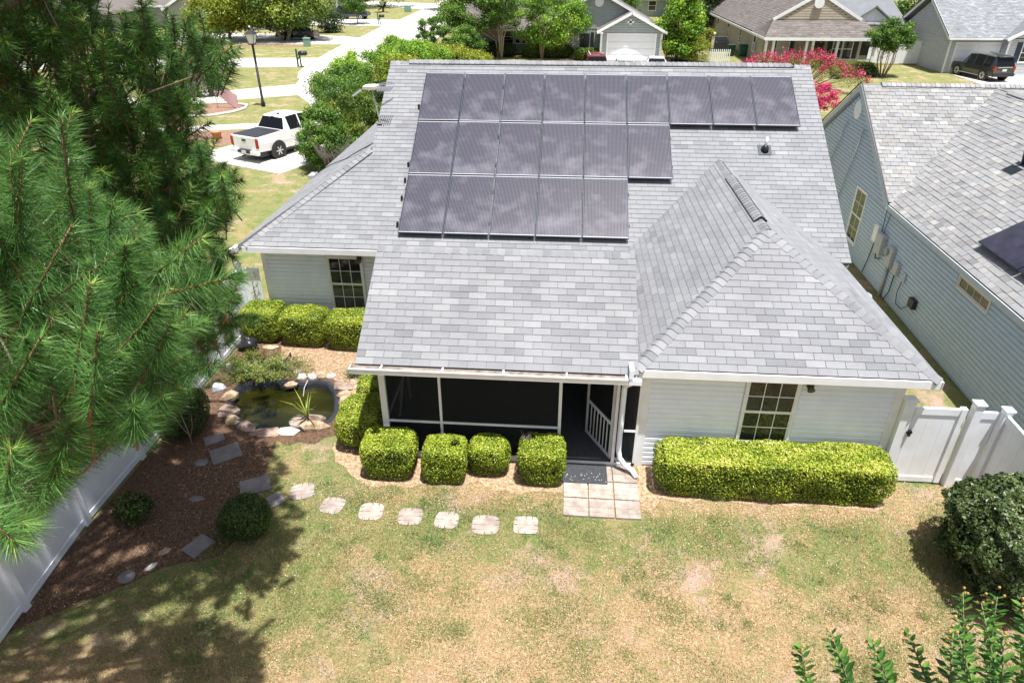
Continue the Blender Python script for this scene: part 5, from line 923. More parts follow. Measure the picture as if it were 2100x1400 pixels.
PC_VIS="-1.2,-8.2,5.1 -0.6,-8.1,6.3 -1.4,-7.4,5.1 -0.3,-9.0,5.2 -1.5,-7.8,4.5 -1.8,-7.5,5.7 -0.8,-8.3,5.9 -0.7,-9.0,6.4 -0.3,-8.4,5.3 -1.8,-8.0,3.7 -0.9,-7.5,6.0 -1.5,-7.3,5.6 -0.2,-8.2,6.6 -2.0,-7.3,5.5 -1.7,-7.4,4.7 -1.1,-8.5,5.1 -1.4,-7.7,3.9 -1.1,-7.7,5.7 -1.2,-7.9,4.7 -0.4,-9.3,4.9 -1.4,-8.4,5.8 -1.0,-7.2,5.7 -0.7,-8.9,4.7 -1.6,-6.8,5.6 -2.0,-7.0,5.8 -0.7,-9.3,5.4 -1.4,-8.3,4.6 -0.5,-8.5,4.8 -0.8,-8.0,5.7 -0.6,-8.0,5.0 -1.5,-8.1,4.1 -1.2,-7.1,4.9 -1.6,-7.7,5.0 -0.7,-9.1,5.9 -0.2,-8.6,6.1 -1.1,-8.6,4.3 -1.5,-8.0,5.4 -0.8,-8.6,5.0 -1.0,-7.4,4.3 -0.6,-8.8,5.2 -1.2,-7.7,5.2 -0.8,-8.0,4.5 -1.3,-7.3,5.9 -1.1,-8.4,5.5 -0.5,-8.4,5.8 -0.9,-8.2,4.3 -0.7,-7.8,5.3 -0.9,-9.0,5.4 -0.7,-8.6,6.4 0.0,-9.0,5.4 -1.3,-6.7,5.9 -0.9,-7.4,5.1 -1.1,-8.6,4.7 -1.0,-7.7,4.6 -1.1,-8.2,4.7 0.0,-8.5,6.7 -0.7,-8.7,5.7 -1.1,-8.2,6.1 -0.2,-8.9,5.9 -1.2,-7.5,4.9 -1.9,-6.6,4.8 -2.1,-6.9,4.0 -2.1,-6.7,4.5 -1.1,-7.0,4.4 -0.9,-7.5,4.6 -1.0,-7.8,4.7 -1.1,-7.5,5.8 -1.5,-7.7,5.1 -1.1,-8.2,4.4 -1.4,-6.8,3.9 -1.3,-7.1,5.2 -1.0,-7.1,5.6 -1.3,-8.2,4.6 -1.8,-7.0,5.3 -2.1,-6.4,4.5 -1.8,-7.6,4.3 -1.4,-7.8,5.5 -1.5,-8.0,4.4 -2.3,-6.5,4.8 -1.6,-6.7,5.2 -1.5,-7.3,5.4 -1.9,-6.7,3.6 -1.3,-7.3,4.4 -1.9,-6.2,5.1 -1.9,-7.3,4.8 -1.7,-6.5,5.0 -1.9,-7.0,4.8 -1.7,-7.0,3.8 -1.7,-7.1,5.7 -1.4,-7.3,3.8"
# ---------------------------------------------------------------- pines
needle=mat('pine_needle',(.03,.08,.02),.4,((.07,.18,.04),(.15,.29,.07),(.22,.36,.06),(.5,.52,.1)),0,attr=True,trans=.18,spec=.35)
shootm=mat('pine_shoot',(.12,.06,.03),.8,(.24,.12,.06),30)
def parse(s): return np.array([[float(v) for v in p.split(',')] for p in s.split()])
def pine(name,label,base,top,tips,nper,near,seed,tl=.34,nl=.17,wdt=.0042,nm=None):
    t=thing(name,label,'tree',tuple(base)); rng=np.random.default_rng(seed); rg=random.Random(seed); B=np.array(base,float)
    tips=tips-B; H=top; m=MB(); m.tube([(0,0,-.1),(.05,.05,H*.3),(0,.1,H*.6),(.05,0,H)],[.24,.19,.12,.03],10); m.build('trunk',bark,t)
    br=MB(); V=[];T=[];sh=MB()
    # limbs: group tips round limb ends
    order=np.argsort(tips[:,2]); used=np.zeros(len(tips),bool); nodes=[]
    for i in order:
        if used[i]: continue
        d=np.linalg.norm(tips-tips[i],axis=1); g=np.where((d<1.25)&~used)[0][:9]; used[g]=True
        c=tips[g].mean(0); r=np.hypot(c[0],c[1])
        z0=max(.8,c[2]-.42*r-.2); root=np.array([0,0,min(z0,H-.3)])
        mid=root+(c-root)*.5+np.array([0,0,-.06*r]); k=c+np.array([0,0,-.25])
        br.tube([root,mid,k],[.02+.012*r,.02+.007*r,.016],6)
        for j in g:
            e=tips[j]; br.tube([mid+(k-mid)*rg.uniform(.3,1),(k+e)/2+np.array([0,0,-.1]),e],[.014,.01,.006],5)
            nodes.append((e,(e-root)))
    for (e,dr) in nodes:
        o=np.array([dr[0],dr[1],0]); o=o/max(np.linalg.norm(o),1e-3)
        ns=nper if nper else 5
        for k in range(ns):
            ax=o*rng.uniform(.2,.8)+np.array([0,0,1])*rng.uniform(.45,1.0)+rng.normal(0,.28,3); ax/=np.linalg.norm(ax)
            st=e+rng.normal(0,.13,3)*(k>0); L_=tl*rng.uniform(.6,1.25); en=st+ax*L_
            sh.tube([st-ax*.12,st+ax*L_*.5,en],[.009,.007,.006],4)
            n=near; s_=rng.uniform(0,1,n)**.85; p=st+ax*(s_*L_)[:,None]
            q=rng.normal(0,1,(n,3)); q-=ax*(q@ax)[:,None]; q=unit(q)
            fw=.45+.9*s_**4+rng.normal(0,.12,n); dv=unit(q+ax*fw[:,None]+np.array([0,0,-.12])); ln=nl*rng.uniform(.7,1.1,n)*(1-.45*s_**5)
            sd=unit(np.cross(dv,rng.normal(0,1,(n,3))))*wdt
            mid=p+dv*(ln*.55)[:,None]+np.array([0,0,-.006]); tip=p+dv*ln[:,None]+np.array([0,0,-.022])
            V.append(np.stack([p-sd*.6,p+sd*.6,tip],1).reshape(-1,3))
            yv=rng.random()
            T.append(np.repeat(np.clip(.2+.2*yv+rng.normal(0,.1,n)+np.where(s_>.95,.24*(.3+yv),0)+np.where(s_>.985,.12,0),0,1),3))
    br.build('branches',bark,t); sh.build('shoots',shootm,t,kind='stuff')
    V=np.vstack(V); T=np.concatenate(T); link('needles',npmesh('needles',V,np.arange(len(V)).reshape(-1,3),nm or needle,T),t,kind='stuff')
    return len(V)//3
needle_shaded=mat('pine_needle_shaded',(.022,.06,.013),.45,((.055,.145,.024),(.11,.235,.038),(.24,.37,.05),(.42,.48,.09)),0,attr=True,trans=.15,spec=.3)  # needle colours darkened to stand for the shade on the tall pine's crown
n1=pine('pine_tree','tall dark green pine filling the upper left behind the nearer pine',(-6.3,-4.6,0),14.5,np.vstack([parse(PA_VIS),parse(PA_UP)]),5,165,1,.42,.18,.0068,nm=needle_shaded)
n3=pine('pine_tree','younger pine with bright tufts between the tall pine and the house corner',(-5.7,-2.4,0),7.5,parse(PC_VIS),3,230,3,.42,.17,.0062)
n2=pine('pine_tree','near pine with long bright needles and yellow-green tips at the left edge',(-4.2,-11.2,0),13,np.vstack([parse(PB_VIS),parse(PB_UP)]),3,480,2,.58,.195,.0039)
print('needles',n1,n2)
# ---------------------------------------------------------------- crape myrtle in the foreground
ml=mat('myrtle_leaf',(.03,.1,.015),.4,((.05,.15,.02),(.09,.21,.03),(.15,.28,.045)),0,objrand=True,trans=.25,spec=.5)
mlf=mat('myrtle_leaf_field',(.03,.1,.015),.4,((.05,.15,.02),(.09,.21,.03),(.15,.28,.045)),0,attr=True,trans=.25,spec=.5)
bud=mat('myrtle_bud',(.35,.2,.05),.6,(.5,.35,.1),60)
t=thing('crape_myrtle','crape myrtle shoots with paired oval leaves at the lower right corner','tree',(6.4,-13.6,0))
T0=np.array([6.4,-13.6,0.])
tp=[(4.91,-13.07,5.91),(5.15,-12.87,5.77),(5.25,-13.05,5.95),(5.65,-12.71,5.61),(5.76,-12.8,6.05),(5.38,-13.3,6.40),(5.92,-12.74,5.92),(6.04,-12.68,5.9),(5.91,-12.96,6.18),(5.57,-13.3,6.39),(6.2,-12.8,6.0),(6.3,-13.0,6.3),(5.8,-13.1,6.35),(5.5,-13.15,6.2),(6.05,-13.1,6.3),(5.72,-13.3,6.5),(6.15,-13.25,6.45)]
m=MB(); m.tube([(0,0,-.1),(.02,.02,1.6),(-.05,.05,3.2)],[.09,.07,.05],8); m.build('trunk',smooth_bark,t)
lv=[(0,0,0),(.28,.2,.03),(.62,.24,.05),(1,0,.02),(.62,-.24,.05),(.28,-.2,.03),(.5,0,-.03)]
lm=MB(); lm.add(lv,[(0,6,1),(1,6,2),(2,6,3),(3,6,4),(4,6,5),(5,6,0)]); LME=lm.mesh('leaf',ml)
cnt=0; br=MB(); bm_=MB(); field=MB(); rg=random.Random(8); allL=[]
for i,p in enumerate(tp):
    e=np.array(p)-T0; root=np.array([-.05,.05,3.2]); base=e*.55+root*.35+np.array([0,0,.35+ .0]); base[2]=e[2]-1.35
    dd=np.array([-.3,.32,.8]) if i<4 else np.array([-.16,.42,.85]); dd/=np.linalg.norm(dd); base=e-dd*1.25
    ax=(e-base)/np.linalg.norm(e-base); br.tube([tuple(root),tuple((root+base)/2+np.array([0,0,.1])),tuple(base)],[.03,.02,.012],6)
    bend=np.array([rg.uniform(-.06,.06),rg.uniform(-.06,.06),0]); pts=[base+(e-base)*s+bend*math.sin(math.pi*s) for s in np.linspace(0,1,9)]
    br.tube([tuple(q) for q in pts],[.010-.0009*k for k in range(9)],5)
    for k in range(5): q=e+np.array([rg.uniform(-.03,.03),rg.uniform(-.03,.03),rg.uniform(-.08,.05)]); bm_.blob(tuple(q),(.008,.008,.01),5,3,0)
    nl=58; ph=rg.uniform(0,3)
    for k in range(nl):
        s=1-(k+.5)/nl*.98; c=pts[0]*0+np.array([np.interp(s,np.linspace(0,1,9),[q[j] for q in pts]) for j in range(3)])
        sz=(.046+.036*min(1,(1-s)*5))*rg.uniform(.75,1.15)
        for side in (0,1):
            a=ph+(k%2)*math.pi/2*.9+side*math.pi+rg.uniform(-.5,.5); Z=Vector(ax); X0=Z.orthogonal().normalized(); Y0=Z.cross(X0)
            out=(X0*math.cos(a)+Y0*math.sin(a)+Z*rg.uniform(.25,.7)).normalized(); nrm=(Z-out*Z.dot(out)).normalized(); yv=nrm.cross(out)
            M_=Matrix(((out.x*sz,yv.x*sz,nrm.x*sz,c[0]),(out.y*sz,yv.y*sz,nrm.y*sz,c[1]),(out.z*sz,yv.z*sz,nrm.z*sz,c[2]),(0,0,0,1)))
            allL.append((s,M_))
allL.sort(key=lambda q:-q[0])
for k,(s,M_) in enumerate(allL):
    if k<300: o=link('leaf',LME,t); o.matrix_local=M_
    else: field.add([M_@Vector(v) for v in lv],[(0,6,1),(1,6,2),(2,6,3),(3,6,4),(4,6,5),(5,6,0)],0,rg.random())
br.build('branches',mat('green_stem',(.14,.16,.06),.7,(.25,.17,.1),9),t); bm_.build('flower_buds',bud,t,kind='stuff'); link('leaf_field',field.mesh('leaf_field',mlf,True),t,kind='stuff')
# ---------------------------------------------------------------- neighbouring house
nb=thing('house','grey sided neighbour house with mottled grey-brown shingles at the right edge','house',(13.05,0,0),math.radians(-1.2))
K=.637; kl=math.sqrt(1+K*K); NX=13.0-13.05
m=MB(); m.box(.28,12,-14,12.4,0,2.38); 
m.prism([(.28,4.7,2.3),(.28,12.4,2.3),(.28,8.55,2.38+3.85*K)],(11,0,0)); nw=m.build('wall',nsiding,nb)
m=MB(); gh=.12
def shn(P,th=.1): sheet(m,P,th)
shn([(-.05,4.49,2.5),(12,4.49,2.5),(12,8.57,2.5+4.08*K),(-.05,8.57,2.5+4.08*K)]); shn([(-.05,12.65,2.5),(12,12.65,2.5),(12,8.57,2.5+4.08*K),(-.05,8.57,2.5+4.08*K)])
shn([(0,-14,2.45),(0,4.5,2.45),(4.1,8.57,2.45+4.1*K),(4.1,-14,2.45+4.1*K)]); shn([(8.2,-14,2.45),(8.2,4.5,2.45),(4.1,8.57,2.45+4.1*K),(4.1,-14,2.45+4.1*K)])
nr=m.build('roof',dark_sheet,nb)
shingle_plane(nr,(0,4.49,2.5),(1,0,0),(0,1/kl,K/kl),[(-.05,0),(4.08*1,0),(12,4.08*kl*1.0),(-.05,4.08*kl)] if 0 else [(-.05,0),(.1,0),(4.2,4.08*kl),(-.05,4.08*kl)],m=nshingf,tw=.25,ex=.155,laminated=True,seed=11)
shingle_plane(nr,(0,4.49,2.5),(1,0,0),(0,1/kl,K/kl),[(4.2,3.9),(9,3.9),(9,4.08*kl),(4.2,4.08*kl)],m=nshingf,tw=.25,ex=.155,laminated=True,seed=12)
shingle_plane(nr,(0,4.5,2.45),(0,-1,0),(1/kl,0,K/kl),[(0,0),(13,0),(13,4.1*kl),(-4.07,4.1*kl)],m=nshingf,tw=.25,ex=.155,laminated=True,seed=13)
shingle_plane(nr,(8.2,-14,2.45),(0,1,0),(-1/kl,0,K/kl),[(14,0),(18.5,0),(22.5,4.1*kl),(14,4.1*kl)],m=nshingf,tw=.25,ex=.155,laminated=True,seed=14)
vent(nr,(.55,8.57,2.51+4.08*K),(8.5,8.57,2.51+4.08*K),(0,-1,-K),(0,1,-K),m=mat('neighbour_cap',nb_tints[1],.85,nb_tints[2:],20,.3,100,objrand=True))
vent(nr,(4.1,7.7,2.46+4.1*K),(4.1,0,2.46+4.1*K),(-1,0,-K),(1,0,-K),m=MATS['neighbour_cap'])
m=MB(); m.box(-.04,-.002,-14,4.45,2.3,2.43); m.box(0,.28,-14,4.45,2.27,2.3)
for (a,b) in (((-.05,4.45,2.48),(-.05,8.57,2.48+4.1*K)),((-.05,12.68,2.48),(-.05,8.57,2.48+4.1*K))):
    m.prism([a,b,(b[0],b[1],b[2]-.2),(a[0],a[1],a[2]-.2)],(-.03,0,0)); m.prism([(a[0],a[1],a[2]-.17),(b[0],b[1],b[2]-.17),(b[0],b[1],b[2]-.19),(a[0],a[1],a[2]-.19)],(.34,0,0))
m.build('fascia',mat('blue_grey_trim',(.42,.48,.52),.5,(.48,.53,.57),4),nb)
m=MB(); m.prism([(-.085,4.4,2.54),(-.085,8.57,2.54+4.17*K),(-.085,8.57,2.50+4.17*K),(-.085,4.4,2.50)],(.03,0,0)); m.prism([(-.085,12.75,2.54),(-.085,8.57,2.54+4.17*K),(-.085,8.57,2.50+4.17*K),(-.085,12.75,2.50)],(.03,0,0)); m.build('drip_edge',black,nb)
def gtop(z):
    if z<2.35: return (0,17.3)
    return (max(0,0),0)
hol=[(11.75,12.65,.45,2.25),(5.6,7.1,1.9,2.3)]
# u runs along -Y from y=12.4 : u=12.4-y
siding(nw,(.279,12.4,0),(0,-1,0),(-1,0,0),24,.05,2.28,nsiding,.115,[(12.4-6.95,12.4-6.05,.5,2.28),(12.4-.05,12.4+1.42,1.93,2.3)])
siding(nw,(.279,12.4,0),(0,-1,0),(-1,0,0),24,2.28,4.7,nsiding,.115,topfn=lambda z:((z-2.38)/K+.05 if z>2.4 else .1,7.7-max(0,(z-2.38)/K)-.05))
window(nb,(.275,6.97,.5),(0,-1,0),(-1,0,0),.92,1.75,2,2)
window(nb,(.275,-.03,1.93),(0,-1,0),(-1,0,0),1.42,.36,4,1,1,frame_m=mat('cream_trim',(.62,.6,.52),.5))
m=MB()
for k in range(5): y=8.55-.0; 
m.tube([(.265,8.55,4.3),(.25,8.55,4.3)],[.3,.3],16); m.build('gable_vent',trimw,nb)
# services on the wall
def nbbox(nm,y0,y1,z0,z1,d,mt): 
    m=MB(); m.box(.257-d,.256,y0,y1,z0,z1); return m.build(nm,mt,nb,bevel=.01)
nbbox('electric_panel',4.5,4.78,1.25,1.75,.12,trimw); nbbox('meter_box',3.95,4.4,1.05,1.65,.16,galv); nbbox('yellow_label_box',4.85,4.98,1.35,1.6,.06,mat('yellow_label',(.5,.42,.2),.6)); nbbox('disconnect_box',3.25,3.6,.95,1.55,.12,galv); nbbox('junction_box',2.75,3.02,.95,1.3,.1,galv); nbbox('cable_box',2.3,2.45,.95,1.2,.05,galv); nbbox('black_junction_box',1.35,1.65,.6,.85,.12,black); nbbox('air_disconnect',10.0,10.35,1.3,1.75,.12,galv)
m=MB(); m.tube([(.15,3.55,1.35),(.08,3.55,1.35)],[.11,.11],14); m.build('electric_meter',mat('meter_glass',(.25,.27,.28),.2),nb)
for i,(pts,r) in enumerate(([[(.2,3.4,.95),(.2,3.4,.0)],.05],[[(.2,9.0,3.9),(.2,10.1,1.6)],.018],[[(.2,7.5,3.9),(.2,8.5,.6)],.018],[[(.2,2.88,.95),(.2,2.9,.4),(.2,3.1,.05)],.016],[[(.2,2.37,.95),(.2,2.45,.6),(.2,2.35,.3),(.2,2.0,.3),(.2,1.6,.62)],.01],[[(.2,4.4,1.1),(.18,4.25,.85),(.2,4.0,.95)],.018],[[(.2,4.62,1.25),(.2,4.75,.6),(.2,4.9,.1)],.015],[[(.2,4.35,1.65),(.2,4.4,2.3)],.01],[[(.2,4.22,1.65),(.2,4.1,2.3)],.01])):
    m=MB(); m.tube(pts,r,6); m.build('conduit',galv if i in (0,1,2) else dkmetal,nb)
m=MB(); m.tube([(2.45,3.2,3.95),(2.4,3.2,4.4)],.05,10); m.add([(2.1,2.95,2.47+2.1*K),(2.8,2.95,2.47+2.8*K),(2.8,3.45,2.47+2.8*K),(2.1,3.45,2.47+2.1*K)],[(0,1,2,3)]); m.build('vent_pipe',dkmetal,nb)
for c_ in nb.children:
    if c_.name.split('.')[0] not in ('roof','fascia','drip_edge','vent_pipe'): c_.location.x-=.24
for k,(y0,x0) in enumerate(((.45,.5),(-1.2,.5))):
    o=thing('solar_panel',['dark solar panel with its corner nearest the valley on the neighbour roof','dark solar panel cut by the right picture edge on the neighbour roof'][k],'solar panel',group='solar panels on the neighbour roof')
    z0=2.45+x0*K; W=Vector((-K/kl,0,1/kl)); c=Vector((13.05+x0,y0+.0,z0))+W*.17
    o.matrix_world=Matrix(((0,1/kl,W.x,c.x),(-1,0,W.y,c.y),(0,K/kl,W.z,c.z),(0,0,0,1)))
    mb=MB(); mb.box(0,1.62,0,1.0,-.035,-.004); mb.build('frame',black,o)
    mb=MB(); mb.box(.015,1.605,.015,.985,-.004,.0); mb.build('cell_sheet',mat('black_solar',(.012,.011,.02),.12,(.03,.025,.045),3,coat=.5),o)
m=MB(); m.tube([(12.2,2.6,.0),(12.2,2.6,.42)],[.28,.28],16); m.build('storage_tub',mat('tub_grey',(.3,.3,.33),.5),None,label='round grey tub standing in the gap between the houses',category='tub')
# ---------------------------------------------------------------- far houses
bsid=mat('beige_siding',(.42,.36,.28),.6,(.47,.4,.32),3); gsid=mat('blue_grey_siding',(.3,.35,.35),.6,(.34,.39,.39),3); lsid=mat('light_grey_siding',(.42,.44,.46),.6,(.47,.49,.51),3); lav=mat('lavender_grey_siding',(.36,.37,.41),.6,(.4,.41,.45),3)
dsh=mat('shutter_black',(.015,.018,.02),.5); navy=mat('shutter_navy',(.015,.03,.06),.5); doorblk=mat('door_black',(.012,.015,.016),.4)
grsh=mat('far_grey_shingle',(.15,.157,.17),.85,((.19,.2,.215),(.23,.24,.255),(.28,.29,.305)),9,.3,100,attr=True)
def lapwall(t,O,U,Nn,L_,z0,z1,m,holes=(),course=.2,topfn=None):
    siding(t,O,U,Nn,L_,z0,z1,m,course,holes,batch=False,topfn=topfn)
def planeroof(t,O,U,Vv,poly,m,seed=0,ex=.25,tw=.4): shingle_plane(t,O,U,Vv,poly,m=m,tw=tw,ex=ex,seed=seed,laminated=True)
def gdoor(t,x0,x1,y,z1,m=trimw):
    g=MB(); g.box(x0-.12,x0,y-.05,y,0,z1+.12); g.box(x1,x1+.12,y-.05,y,0,z1+.12); g.box(x0,x1,y-.05,y,z1,z1+.12); g.build('garage_trim',trimw,t)
    n=4; h=z1/n
    gd=None
    for i in range(n):
        g=MB(); g.box(x0,x1,y-.02,y+.01,i*h+.008,(i+1)*h-.008)
        k=4; w_=(x1-x0)/k
        for j in range(k): g.box(x0+j*w_+.12,x0+(j+1)*w_-.12,y-.032,y-.02,i*h+.1,(i+1)*h-.1)
        g.build('garage_door_panel',mat('garage_white',(.72,.73,.76),.45),t)
def local(t): 
    inv=t.matrix_world.inverted() if 0 else Matrix.Translation(-t.location)
    for c in t.children: c.matrix_parent_inverse=inv
# centre: blue-grey house with garage
h3=thing('house','blue-grey sided house with white garage door and brown roof across the street','house',(6,53,0))
pit=.52; pl=math.sqrt(1+pit*pit)
m=MB(); m.box(6.55,12.0,51.5,56,0,2.55); m.prism([(6.55,51.5,2.5),(12.0,51.5,2.5),(9.15,51.5,3.9)],(0,4,0)); m.box(.6,12.0,54,66,0,2.55); m.prism([(.6,54,2.5),(12.2,54,2.5),(6.3,54,5.45)],(0,12,0)); m.box(-6,.6,56.3,66,0,2.6); m.build('wall',gsid,h3)
m=MB()
sheet(m,[(6.2,51.1,2.5),(6.2,54.5,2.5),(9.15,54.5,4.02),(9.15,51.1,4.02)],.12); sheet(m,[(12.35,51.1,2.45),(12.35,54.5,2.45),(9.15,54.5,4.02),(9.15,51.1,4.02)],.12)
sheet(m,[(.1,53.6,2.4),(.1,66,2.4),(6.3,66,5.6),(6.3,53.6,5.6)],.12); sheet(m,[(12.5,53.6,2.4),(12.5,66,2.4),(6.3,66,5.6),(6.3,53.6,5.6)],.12)
sheet(m,[(-6.5,54.6,2.35),(.8,54.6,2.35),(.8,61,5.4),(-6.5,61,5.4)],.12); r3=m.build('roof',brshing,h3)
q=(12.35-9.15); ql=math.hypot(q,1.57)
planeroof(r3,(6.2,54.5,2.5),(0,-1,0),(2.95/3.319,0,1.52/3.319),[(0,0),(3.4,0),(3.4,3.319),(0,3.319)],brshing,21)
planeroof(r3,(12.35,51.1,2.45),(0,1,0),(-q/ql,0,1.57/ql),[(0,0),(2.6,0),(2.6,ql),(0,ql)],brshing,22)
planeroof(r3,(12.5,53.6,2.4),(0,1,0),(-6.2/6.977,0,3.2/6.977),[(0,0),(12,0),(12,6.97),(0,6.97)],brshing,23)
planeroof(r3,(-6.5,54.6,2.35),(1,0,0),(0,6.4/7.09,3.05/7.09),[(0,0),(7.3,0),(7.3,7.09),(0,7.09)],brshing,24)
m=MB()
for a,b in (((6.15,51.06,2.47),(9.15,51.06,4.03)),((12.4,51.06,2.42),(9.15,51.06,4.03)),((.05,53.56,2.38),(6.3,53.56,5.6)),((12.55,53.56,2.38),(6.3,53.56,5.6))): m.bar(a,b,.06,.22)
m.bar((6.15,51.1,2.45),(6.7,51.1,2.45),.1,.16); m.box(6.5,6.68,51.45,51.5,0,2.5); m.box(11.87,12.05,51.45,51.5,0,2.5); m.box(-6.5,.6,54.5,54.6,2.2,2.36)
for x in (-5.9,-3.0,0.0,5.5): m.box(x,x+.14,54.75,54.9,0,2.25)
m.build('white_trim',trimw,h3)
lapwall(h3,(6.7,51.499,0),(1,0,0),(0,-1,0),5.2,.05,2.45,gsid,[(.45,4.75,0,2.36)])
siding(h3,(6.55,51.499,0),(1,0,0),(0,-1,0),5.4,2.5,3.85,gsid,.2,topfn=lambda z:((z-2.5)/1.4*2.6,5.45-(z-2.5)/1.4*2.85))
siding(h3,(.6,53.999,0),(1,0,0),(0,-1,0),11.5,2.5,5.3,gsid,.2,topfn=lambda z:((z-2.5)/2.95*5.7,11.6-(z-2.5)/2.95*5.9))
gdoor(h3,7.2,11.4,51.49,2.25)
m=MB(); m.tube([(6.32,53.97,4.75),(6.32,53.9,4.75)],[.42,.42],20); m.build('gable_vent',trimw,h3)
m=MB()
for a,b in (((-.3,0),(.3,0)),((0,-.22),(0,.22))): m.box(9.1+a[0] if a[0] else 9.0,9.1+b[0] if b[0] else 9.2,51.44,51.48,3.3+a[1]-(.08 if a[0] else 0),3.3+b[1]+(.08 if a[0] else 0))
m.build('gable_ornament',trimw,h3)
window(h3,(-3.0,56.29,.9),(1,0,0),(0,-1,0),1.3,1.3,2,2,single_panes=False); window(h3,(-1.6,56.29,.9),(1,0,0),(0,-1,0),1.3,1.3,2,2,single_panes=False); window(h3,(3.0,53.98,.5),(1,0,0),(0,-1,0),1.1,1.6,2,2,single_panes=False)
m=MB(); m.box(4.7,5.6,53.93,53.98,0,2.1); m.build('front_door',doorblk,h3); m=MB(); m.box(5.7,6.0,53.93,53.98,0,2.2); m.build('shutter',dsh,h3)
local(h3)
# beige house
h4=thing('house','beige house with white porch posts, black door and stained brown roof','house',(24.5,50,0))
m=MB(); m.box(20.7,29.0,50.4,80,0,2.55); m.prism([(20.7,50.4,2.5),(29,50.4,2.5),(24.5,50.4,5.5)],(0,29,0)); m.box(20.3,29.0,47.3,50.4,0,.12); m.build('wall',bsid,h4)
m=MB(); 
sheet(m,[(20.0,49.4,2.9-.3),(20.0,80,2.6),(24.45,80,5.7),(24.45,49.4,5.7)],.12); sheet(m,[(28.95+.3,49.4,2.6),(29.25,80,2.6),(24.45,80,5.7),(24.45,49.4,5.7)],.12)
sheet(m,[(19.9,47.2,2.55),(29.3,47.2,2.55),(28.3,49.6,3.78),(21.0,49.6,3.78)],.12); sheet(m,[(19.9,47.2,2.55),(19.9,52,2.55),(21,52,3.3),(21.0,49.6,3.78)],.1)
r4=m.build('roof',brshing,h4)
l4=math.hypot(4.45,3.1); planeroof(r4,(20,80,2.6),(0,-1,0),(4.45/l4,0,3.1/l4),[(0,0),(30.6,0),(30.6,l4),(0,l4)],brshing,31)
l5=math.hypot(2.4,1.23); planeroof(r4,(0,47.2,2.55),(1,0,0),(0,2.4/l5,1.23/l5),[(19.9,0),(29.3,0),(28.3,l5),(21,l5)],brshing,32)
m=MB()
for a,b in (((20.9,49.35,3.72),(24.45,49.35,5.72)),((28.2,49.35,3.72),(24.45,49.35,5.72))): m.bar(a,b,.06,.24)
m.box(19.9,29.3,47.1,47.2,2.33,2.54); m.box(19.85,19.9,47.2,80,2.35,2.53)
m.tube([(24.4,49.3,5.0),(24.4,49.2,5.0)],[.4,.4],20)
m.build('white_trim',trimw,h4)
for x in (20.15,20.75,23.45,23.95,25.95,28.95): m=MB(); m.box(x-.09,x+.09,47.3,47.48,0,2.35); m.build('porch_post',trimw,h4)
siding(h4,(20.9,49.42,0),(1,0,0),(0,-1,0),7.3,3.75,5.5,bsid,.2,topfn=lambda z:((z-3.7)/2.0*3.55+.1,7.1-(z-3.7)/2.0*3.6)); m=MB(); m.prism([(21.0,49.43,3.7),(28.1,49.43,3.7),(24.45,49.43,5.65)],(0,.2,0)); m.build('gable_wall',bsid,h4)
lapwall(h4,(20.7,50.399,0),(1,0,0),(0,-1,0),8.3,.12,2.5,bsid,[(.85,2.75,.5,2.3),(4.1,5.2,0,2.3),(5.45,8.1,.4,2.35)])
m=MB(); m.box(24.9,25.85,50.32,50.38,.12,2.2); m.build('front_door',doorblk,h4)
for x0,x1 in ((21.45,21.8),(22.95,23.3),(26.2,26.55),(28.35,28.75)): m=MB(); m.box(x0,x1,50.33,50.38,.45,2.3); m.build('shutter',dsh,h4)
window(h4,(21.8,50.39,.5),(1,0,0),(0,-1,0),1.15,1.75,1,1,2,single_panes=False,glass=mat('curtained_glass',(.5,.48,.46),.3)); window(h4,(26.6,50.39,.45),(1,0,0),(0,-1,0),.86,1.8,1,1,2,single_panes=False); window(h4,(27.48,50.39,.45),(1,0,0),(0,-1,0),.86,1.8,1,1,2,single_panes=False)
rl=MB(); rl.box(26.05,28.85,47.36,47.42,.85,.93); rl.box(26.05,28.85,47.36,47.42,.2,.26); rl=rl.build('porch_railing',trimw,h4)
for k in range(20): m=MB(); x=26.15+k*.138; m.box(x,x+.035,47.37,47.41,.26,.85); m.build('baluster',trimw,rl)
lapwall(h4,(20.699,80,0),(0,-1,0),(-1,0,0),29.6,.05,2.4,bsid,course=.25)
for y in (54,60,66,72): window(h4,(20.69,y,.7),(0,-1,0),(-1,0,0),.9,1.5,1,1,2,single_panes=False)
m=MB(); m.box(20.55,20.69,52.6,53.1,.9,1.6); m.build('meter_box',galv,h4)
local(h4)
# right grey house
h5=thing('house','light grey house with grey roof, white garage door and navy shutter, upper right','house',(36,48,0))
m=MB(); m.box(34.5,52,46.7,56,0,2.75); m.prism([(34.5,46.7,2.7),(34.5,56,2.7),(34.5,51.4,5.2)],(17,0,0)); m.box(38.6,46,45.9,46.7,0,2.75); m.prism([(38.6,45.9,2.7),(46,45.9,2.7),(42.3,45.9,4.6)],(0,2,0)); m.build('wall',lsid,h5)
m=MB(); sheet(m,[(34.1,46.2,2.75),(52,46.2,2.75),(52,51.4,5.55),(34.1,51.4,5.55)],.12); sheet(m,[(34.1,56.6,2.75),(52,56.6,2.75),(52,51.4,5.55),(34.1,51.4,5.55)],.12)
sheet(m,[(38.2,45.5,2.65),(38.2,50,2.65),(42.3,50,4.85),(42.3,45.5,4.85)],.12); sheet(m,[(46.4,45.5,2.65),(46.4,50,2.65),(42.3,50,4.85),(42.3,45.5,4.85)],.12)
sheet(m,[(27.5,54,3.0),(34.1,54,3.0),(34.1,60,5.2),(27.5,60,5.2)],.12); r5=m.build('roof',grsh,h5)
